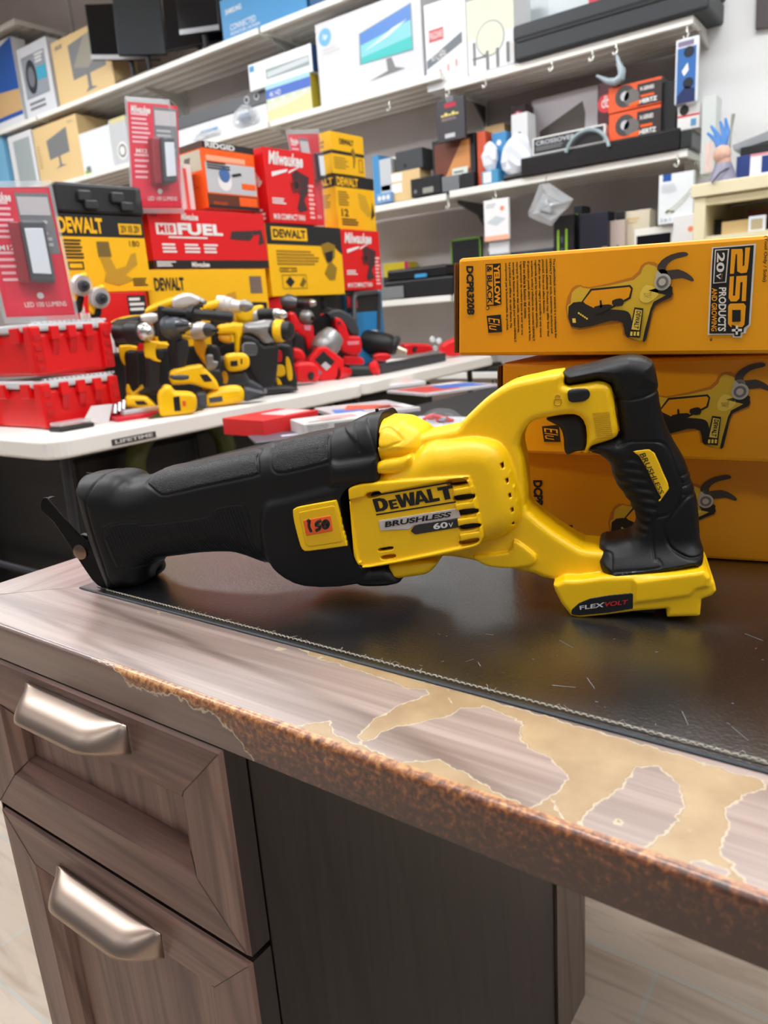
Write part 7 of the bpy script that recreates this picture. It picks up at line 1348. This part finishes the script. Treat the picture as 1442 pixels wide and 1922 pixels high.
# ------------------------------------------------------------------ hooks and hanging packs
def hook(p, y, label, l=.05):
    c = onY(p, y); t = MB().tube([c+np.array([0, 0, l*.5]), c+np.array([0, 0, l*.1]), c+np.array([.006, -.004, 0]), c+np.array([.008, -.008, -l*.25]), c+np.array([0, -.010, -l*.5]), c+np.array([-.010, -.008, -l*.42]), c+np.array([-.012, -.006, -l*.2])], .0032, M((206, 206, 200), .3, .6), 6).build('wire_hook', smooth=True, label=label, cat='hook', group='wire hooks under the shelf lips')
for p, y, l in (((389, 238), 'bottom of the second shelf lip, left of the tall fan carton'), ((731, 198), 'lip under the silver monitor carton'), ((842, 166), 'second shelf joint, holding the dark blister card'), ((911, 158), 'high right shelf, leftmost'), ((1036, 120), 'high right shelf, left of the middle'), ((1112, 100), 'high right shelf, second from right'), ((1158, 90), 'high right shelf, holding the clear tube'), ((842, 382), 'third shelf lip above the white hanging tag'), ((1272, 300), 'third shelf end, holding the white cable pack')) and [((p_), SHY-.008, 'small wire hook at the '+l_) for p_, l_ in (((388, 286), 'second shelf lip above the tall red fan carton'), ((731, 199), 'lip under the silver monitor carton'), ((842, 172), 'second shelf joint over the dark blister card'), ((911, 155), 'left end of the high right shelf'), ((1036, 123), 'high right shelf, below the black case middle'), ((1112, 104), 'high right shelf, left of the clear tube'), ((1157, 92), 'high right shelf above the clear tube'), ((842, 383), 'third shelf joint above the black bracket'), ((930, 366), 'third shelf over the white hanging tag'), ((1272, 302), 'third shelf end over the cable pack'), ((1290, 62), 'right end of the high shelf over the blue pack'))]:
    hook(p, y, l)
def hang(q, mats, name, label, face=None, th=.02, y=SHY-.03):
    return vbox(q, 0, 0, th, mats, name, label, 'package', bottom=None, bevel=.003, y0=y, face=face)
def bls(F): F.rect(.36, .92, .62, 1.06, M((110, 112, 118), .4), 1); F.rect(.3, .80, .7, .90, M((190, 30, 60), .4), 1); F.lines(.18, .48, .8, .56, 2, M((150, 130, 134), .5)); [F.rect(.16+.13*k, .60, .27+.13*k, .64+.04*(k % 2), M((230, 214, 120), .4), 2) for k in range(5)]; F.rect(.28, .08, .64, .18, LG, 2)
hang([(822, 266), (874, 262), (870, 182), (818, 188)], M((60, 58, 64), .4), 'blister_card', 'dark hanging blister card with small yellow pieces and a pale label', bls)
def blu(F): F.rect(.08, 0, .92, .86, M((46, 106, 176), .4), 1); F.circ(.6, .78, .022, M((20, 30, 50), .4), 2); F.circ(.6, .3, .022, M((20, 30, 50), .4), 2); F.poly([(.3, .5), (.55, .62), (.6, .5), (.4, .42)], WH, 2); F.poly([(.1, .0), (.9, 0), (.9, .2), (.5, .26), (.1, .12)], M((26, 40, 90), .4), 2); F.rect(.1, .88, .8, .96, M((130, 120, 150), .5), 1)
hang([(1266, 196), (1308, 190), (1314, 68), (1274, 72)], M((226, 232, 236), .4), 'earphone_pack', 'tall blue and white pack hanging at the right end of the high shelf', blu)
def tagf(F): F.poly([(.1, .45), (.5, .6), (.9, .5), (.5, .35)], M((196, 206, 210), .5), 1); F.circ(.75, .76, .012, M((240, 140, 100), .5), 1); F.rect(.0, 0, 1, .12, M((240, 180, 150), .5), 1); F.lines(.1, .78, .5, .9, 2, LG)
hang([(910, 452), (956, 450), (954, 372), (906, 376)], M((236, 236, 238), .45), 'hanging_tag', 'white packet with faint orange print hanging below the third shelf', tagf)
hang([(918, 478), (956, 476), (954, 452), (916, 454)], M((216, 220, 224), .45), 'hanging_tag', 'pale grey packet hanging directly below the orange-printed packet', th=.01, y=SHY-.01)
def cab(F):
    F.poly([(.12, 1), (.36, 1), (.36, .86), (.12, .86)], M((30, 84, 166), .45), 1); F.lines(.1, .62, .6, .8, 4, M((214, 220, 226), .5)); 
    for d in (0, .14): F.poly([(.26+d, .26-d*.1), (.55+d, .40), (.80+d*.6, .56), (1, .72-d), (1, .68-d), (.82+d*.6, .52), (.56+d, .36), (.28+d, .22-d*.1)], M((206, 210, 204), .4), 2); F.poly([(.20+d, .25), (.30+d, .29-d*.2), (.36+d, .26-d*.2), (.26+d, .21)], M((120, 124, 80), .5), 3)
    F.text('2 in 1', (.08, .05, .36, .12), M((60, 100, 150), .5), 2)
hang([(1235, 421), (1300, 416), (1298, 320), (1236, 330)], M((232, 238, 242), .4), 'cable_pack', 'white hanging pack picturing two cables, below the end of the third shelf', cab, .03)
k9 = lambda x, y, d=0.: onY((900+x*.3759, y*.3759), SHY-.06+d)
rg = random.Random(5); t = thing('clear_bag', 'crumpled clear plastic bag hanging under the third shelf, tilted', 'bag', k9(350, 1120)); out = [(300, 920), (350, 915), (470, 995), (440, 1040), (400, 1080), (360, 1130), (250, 1085), (245, 1060), (270, 1000)]; n_ = len(out); mb = MB(); cx_, cy_ = 345, 1020
rings = []
for fr_, dd in ((1., 0), (.8, -.022), (.55, -.03), (.3, -.045), (.05, -.04)): rings.append([k9(cx_+(x-cx_)*fr_+rg.uniform(-9, 9)*(fr_ < 1), cy_+(y-cy_)*fr_+rg.uniform(-9, 9)*(fr_ < 1), dd+rg.uniform(-.012, .012)*(fr_ < 1)) for x, y in out])
back = [k9(cx_+(x-cx_)*.6, cy_+(y-cy_)*.6, .03+rg.uniform(-.01, .01)) for x, y in out]
for a_, b_ in zip(rings[:-1], rings[1:]):
    for i in range(n_): j = (i+1) % n_; mb.poly([a_[i], a_[j], b_[j]], CLR2); mb.poly([a_[i], b_[j], b_[i]], CLR2)
for i in range(n_): j = (i+1) % n_; mb.poly([rings[0][i], rings[0][j], back[j], back[i]], CLR2)
mb.poly(back, CLR2); mb.build('film', t); MB().ell(k9(335, 1035), (.04, .015, .03), M((120, 130, 138), .3)).build('contents', t, smooth=True); MB().tube([k9(330, 918), k9(335, 880)], .002, GT, 5).build('hanger', t)
t = thing('clear_tube', 'bent clear grey tube hanging from the high right shelf', 'hose', onY((1150, 150), SHY-.02)); MB().tube([onY(p, SHY-.02) for p in ((1158, 104), (1162, 120), (1168, 134), (1166, 146), (1155, 154), (1140, 152), (1120, 142))], [.006, .012, .018, .019, .018, .013, .005], M((160, 176, 184), .2), 10).build('tube', t, smooth=True)
# ------------------------------------------------------------------ things on the fourth shelf
prt = thing('printer', 'black printer with a small blue light on the fourth shelf', 'printer', (-2.75, SHY+.1, zE)); P = [onY(p, SHY-.0) for p in ((722, 552), (852, 549), (834, 505), (722, 512))]
MB().box((P[0][0], SHY, zE+.0015), (P[1][0], SHY+.34, zE+.10), DB).build('body', prt, bevel=.01); MB().box((P[0][0]+.01, SHY+.02, zE+.102), (P[2][0], SHY+.32, zE+.165), M((22, 23, 26), .3)).build('scanner_lid', prt, bevel=.014, seg=3); MB().box((P[0][0]+.22, SHY-.004, zE+.105), (P[0][0]+.30, SHY+.004, zE+.125), M((60, 150, 206), .3)).build('blue_light', prt, bevel=.003); MB().box((P[0][0]-.02, SHY-.01, zE+.002), (P[0][0]+.14, SHY+.0, zE+.07), GY2).build('paper_tray', prt, bevel=.004)
sb([(722, 520), (768, 516), (766, 492), (720, 494)], zE, .1, [M((236, 214, 40), .45)]*6, 'yellow_pack', 'yellow and pink pack behind the printer', y=SHY+.35, face=lambda F: (F.rect(0, 0, 1, .3, WH, 1), F.rect(.85, 0, 1, 1, M((220, 40, 120), .4), 2)))
def green(F): F.frame(.0, 0, 1, 1, .008, M((110, 160, 40), .45), 1); [F.rect(.1+.11*k, .15, .18+.11*k, .55, M([(70, 130, 200), (200, 70, 120), (120, 180, 60), (220, 190, 60), (150, 80, 180), (230, 120, 60), (90, 190, 180)][k], .4), 2) for k in range(7)]
sb([(848, 508), (904, 503), (902, 444), (846, 450)], zE, .03, DB, 'marker_set', 'black and green blister set of coloured pieces standing on the fourth shelf', face=green, y=SHY+.18)
sb([(714, 560-1), (722, 558), (722, 520), (714, 521)], zE, .1, GY2, 'grey_box', 'narrow grey box left of the printer')
def gr(F): [F.poly([(.15+.4*k, 0), (.28+.4*k, 0), (.28+.4*k, .8), (.2+.4*k, .8)], M((150, 206, 50), .4), 1) for k in range(2)]; F.lines(.35, .2, .5, .7, 3, M((70, 80, 90), .5), 2)
sb([(1040, 540), (1078, 536), (1076, 400), (1040, 408)], zE, .1, DB, 'green_black_box', 'black box with lime stripes below the third shelf, behind the clear bag', face=gr)
sb([(1078, 536), (1092, 534), (1090, 385), (1076, 388)], zE, .12, M((30, 34, 40), .4), 'black_box', 'tall dark box with a lime edge beside the lime-striped box', face=lambda F: F.rect(.2, .0, .45, .9, M((150, 206, 50), .4), 1), y=SHY+.08)
def ss(F): F.circ(.45, .42, .022, M((50, 130, 206), .4), 1); F.circ(.45, .42, .015, M((24, 28, 44), .4), 2); F.poly([(.75, .2), (1, .3), (1, .5), (.8, .5)], M((170, 130, 120), .5), 1)
sb([(1088, 534), (1140, 528), (1140, 396), (1092, 402)], zE, .1, M((24, 28, 44), .4), 'headphone_box', 'dark navy box with a blue ring symbol, behind the top pruner carton', face=ss, y=SHY+.02)
sb([(1138, 528), (1172, 524), (1170, 412), (1140, 416)], zE, .1, M((196, 178, 168), .5), 'beige_carton', 'pinkish beige carton with a plant picture', y=SHY+.06, face=lambda F: F.poly([(.3, .4), (.6, .6), (.9, .5), (.7, .35)], M((50, 90, 70), .5), 1))
sb([(1154, 400), (1172, 397), (1172, 398+15), (1154, 416)][::-1] if False else [(1156, 413), (1172, 411), (1172, 396), (1156, 398)], None, .06, DB, 'black_pack', 'tiny black pack on the pinkish beige carton', y=SHY+.08)
sb([(1172, 524), (1218, 518), (1216, 392), (1172, 398)], zE, .1, M((224, 214, 190), .5), 'beige_carton', 'cream carton between the plant carton and the hanging cable pack', y=SHY+.1, face=lambda F: F.lines(.1, .8, .6, .9, 2, TAN))
sb([(1190, 520), (1262, 512), (1264, 424), (1168, 432)], zE, .02, SHW, 'tablet', 'white-framed tablet with a black screen standing behind the top carton', 'tablet', y=SHY-.0, face=lambda F: F.poly([(.06, .1), (.94, .1), (.94, .86), (.06, .86)], SCR, 1))
sb([(1262, 500), (1316, 494), (1322, 398), (1296, 402)], zE, .05, [M((232, 232, 234), .45), WH, M((236, 120, 70), .45), WH, WH, WH], 'white_orange_box', 'white box with orange edge beside the cream cupboard', y=SHY-.04, face=lambda F: (F.rect(.88, 0, 1, 1, M((236, 120, 70), .45), 1), F.circ(.6, .75, .012, M((240, 140, 100), .5), 1)))
sb([(960, 545), (1040, 540), (1040, 466), (960, 472)], zE, .1, M((40, 60, 76), .45), 'dark_carton', 'dark teal box just behind the top pruner carton', y=SHY+.02)
# lowest shelf: black parcels left of the pruner cartons
for i, (q, lab) in enumerate((([(856, 700), (884, 700), (884, 690), (856, 692)], 'black pack on the lowest shelf, left one'), ([(888, 700), (912, 699), (912, 684), (888, 686)], 'black pack on the lowest shelf, middle one'), ([(914, 699), (938, 698), (938, 688), (914, 690)], 'black pack on the lowest shelf, beside the pruner cartons'))):
    sb(q, zG, .2, M((30, 30, 32), .35), 'black_pack', lab)
# ------------------------------------------------------------------ cream cupboard at right
CW = M((232, 222, 186), .5); yc = 3.35
ct = float(onY((1310, 346), yc)[2]); cx0 = float(onY((1302, 400), yc)[0]); cup = thing('open_cupboard', 'cream wooden open cupboard beside the wall shelves at right', 'cupboard', (cx0+.6, yc+.2, 0))
MB().box((cx0-.01, yc-.01, ct-.05), (cx0+1.3, yc+.52, ct), CW).build('top_board', cup, bevel=.004); MB().box((cx0+.002, yc+.005, ct-.085), (cx0+1.29, yc+.03, ct-.052), M((216, 204, 164), .5)).build('front_rail', cup, bevel=.003)
MB().box((cx0, yc, 0), (cx0+.045, yc+.5, ct-.052), CW).build('side_panel', cup, bevel=.003); MB().box((cx0+1.25, yc, 0), (cx0+1.29, yc+.5, ct-.052), CW).build('side_panel', cup); MB().box((cx0+.046, yc+.47, .0), (cx0+1.25, yc+.49, ct-.053), M((196, 182, 152), .6)).build('back_panel', cup); MB().box((cx0+.046, yc+.01, zE+.10), (cx0+1.25, yc+.46, zE+.13), CW).build('inner_shelf', cup)
zs = zE+.1315
def ccs(q, mats, name, lab, y, d=.15, z=zs, cat='box', face=None): return vbox(q, 0, 0, d, mats, name, lab, cat, bottom=z, y0=y, face=face)
ccs([(1354, 446), (1412, 440), (1408, 412), (1354, 416)], TAN, 'tan_carton', 'tan cardboard carton inside the cream cupboard', yc+.06); ccs([(1338, 450), (1354, 448), (1360, 412), (1352, 410)], BLK, 'black_folder', 'black folder leaning inside the cream cupboard', yc+.16, .03, cat='folder')
ccs([(1404, 440), (1436, 436), (1436, 402), (1402, 408)], WSH, 'picture_frame', 'white framed panel standing inside the cream cupboard', yc+.03, .02, cat='frame', face=lambda F: F.rect(.15, .1, .85, .8, M((180, 166, 130), .5), 1)); ccs([(1402, 430), (1470, 420), (1470, 384), (1402, 396)], M((110, 58, 50), .5), 'brown_box', 'reddish brown box at the back of the cream cupboard', yc+.25, .1)
def onc(q, mats, name, lab, y, d=.1, z=None, cat='box', face=None): return vbox(q, 0, 0, d, mats, name, lab, cat, bottom=(ct+.0015 if z is None else z), y0=y, face=face)
onc([(1382, 318), (1412, 314), (1412, 290), (1382, 294)], M((40, 62, 128), .45), 'blue_pack', 'small dark blue pack on top of the cream cupboard', yc+.06); onc([(1408, 312), (1452, 306), (1450, 284), (1406, 290)], M((232, 234, 238), .45), 'white_blue_pack', 'white and blue pack at the right end on top of the cupboard', yc+.02, face=lambda F: (F.rect(.5, .1, 1, .85, M((30, 60, 130), .45), 1), F.rect(0, .9, 1, 1, M((226, 150, 160), .4), 1)))
onc([(1390, 290), (1460, 276), (1460, 262), (1390, 280)], BLK, 'black_bag', 'black bag lying at the back on top of the cupboard', yc+.1, .1, z=ct+.0015, cat='bag')
sc_ = thing('scanner', 'grey flat scanner lid tilted above the black bag on the cupboard', 'scanner', (cx0+.6, yc+.4, ct)); P = [onY(p, yc+.22) for p in ((1378, 284), (1470, 256), (1470, 234), (1374, 272))]
MB().prism(P, (0, .2, 0), M((150, 154, 158), .45)).build('lid', sc_, bevel=.004); MB().box((P[0][0]+.02, yc+.24, ct+.0015), (P[1][0], yc+.40, P[0][2]), M((40, 42, 46), .5)).build('base', sc_)
# figure stand-in: plain wrapped ornament with blue strands, then a dark cord
fg = thing('wrapped_ornament', 'small clear-wrapped peach ornament with blue ribbon on the cupboard end', 'ornament', onY((1362, 326), yc+.05)); fz = lambda p: onY(p, yc+.05)
MB().lathe(np.array([*fz((1358, 318))[:2], ct+.001]), (0, 0, 1), [(0, .055), (.03, .045), (.07, .028)], M((140, 138, 160), .4), 14).build('base', fg, smooth=True)
c = fz((1356, 290)); MB().ell(c, (.034, .03, .036), M((224, 176, 150), .5)).build('upper_ball', fg, smooth=True); c = fz((1360, 306)); MB().ell(c, (.026, .024, .03), M((220, 170, 140), .5)).build('lower_ball', fg, smooth=True)
for i, (a, b) in enumerate((((1350, 276), (1335, 236)), ((1356, 274), (1352, 228)), ((1360, 274), (1362, 222)), ((1352, 280), (1328, 250)))): MB().tube([fz(a), (fz(a)+fz(b))/2+np.array([.01, 0, 0]), fz(b)], [.012, .010, .004], M((50, 130, 210), .35), 7).build('ribbon', fg, smooth=True, label='blue ribbon')
c = fz((1358, 290)); g = Grid((-.075, -.06, -.11), (.075, .06, .11), .006); F_ = np.sqrt((g.U3/.06)**2+(g.V3/.05)**2+(g.w3/.10)**2)*.05-.05+.004*np.sin(g.U3*90)*np.sin(g.w3*70); solid('clear_wrap', g, F_, Frame(c, (1, 0, 0), (0, 1, 0), (0, 0, 1)), CLR, fg)
t = thing('loose_cord', 'thin dark cord draped over the front edge of the cream cupboard', 'cord', onY((1350, 330), yc-.02)); MB().tube([onY((1375, 314), yc+.05), onY((1362, 318), yc+.0), onY((1350, 326), yc-.016), onY((1336, 344), yc-.018)], .0035, M((60, 62, 70), .4), 6).build('cord', t, smooth=True)
t = thing('stylus', 'thin grey-green wand standing behind the wrapped ornament', 'wand', onY((1374, 260), yc+.12)); MB().tube([onY((1368, 300), yc+.12), onY((1372, 250), yc+.12), onY((1377, 214), yc+.12)], [.006, .004, .008], M((150, 156, 140), .4), 6).build('wand', t, smooth=True)
pc = [onY(p, WALLY-.225) for p in ((1420, 56), (1480, 48), (1480, -20), (1422, -10))]; MB().prism(pc, (0, -.02, 0), M((70, 60, 60), .4)).build('wall_picture', label='dark framed picture cut off in the upper right corner', cat='picture')
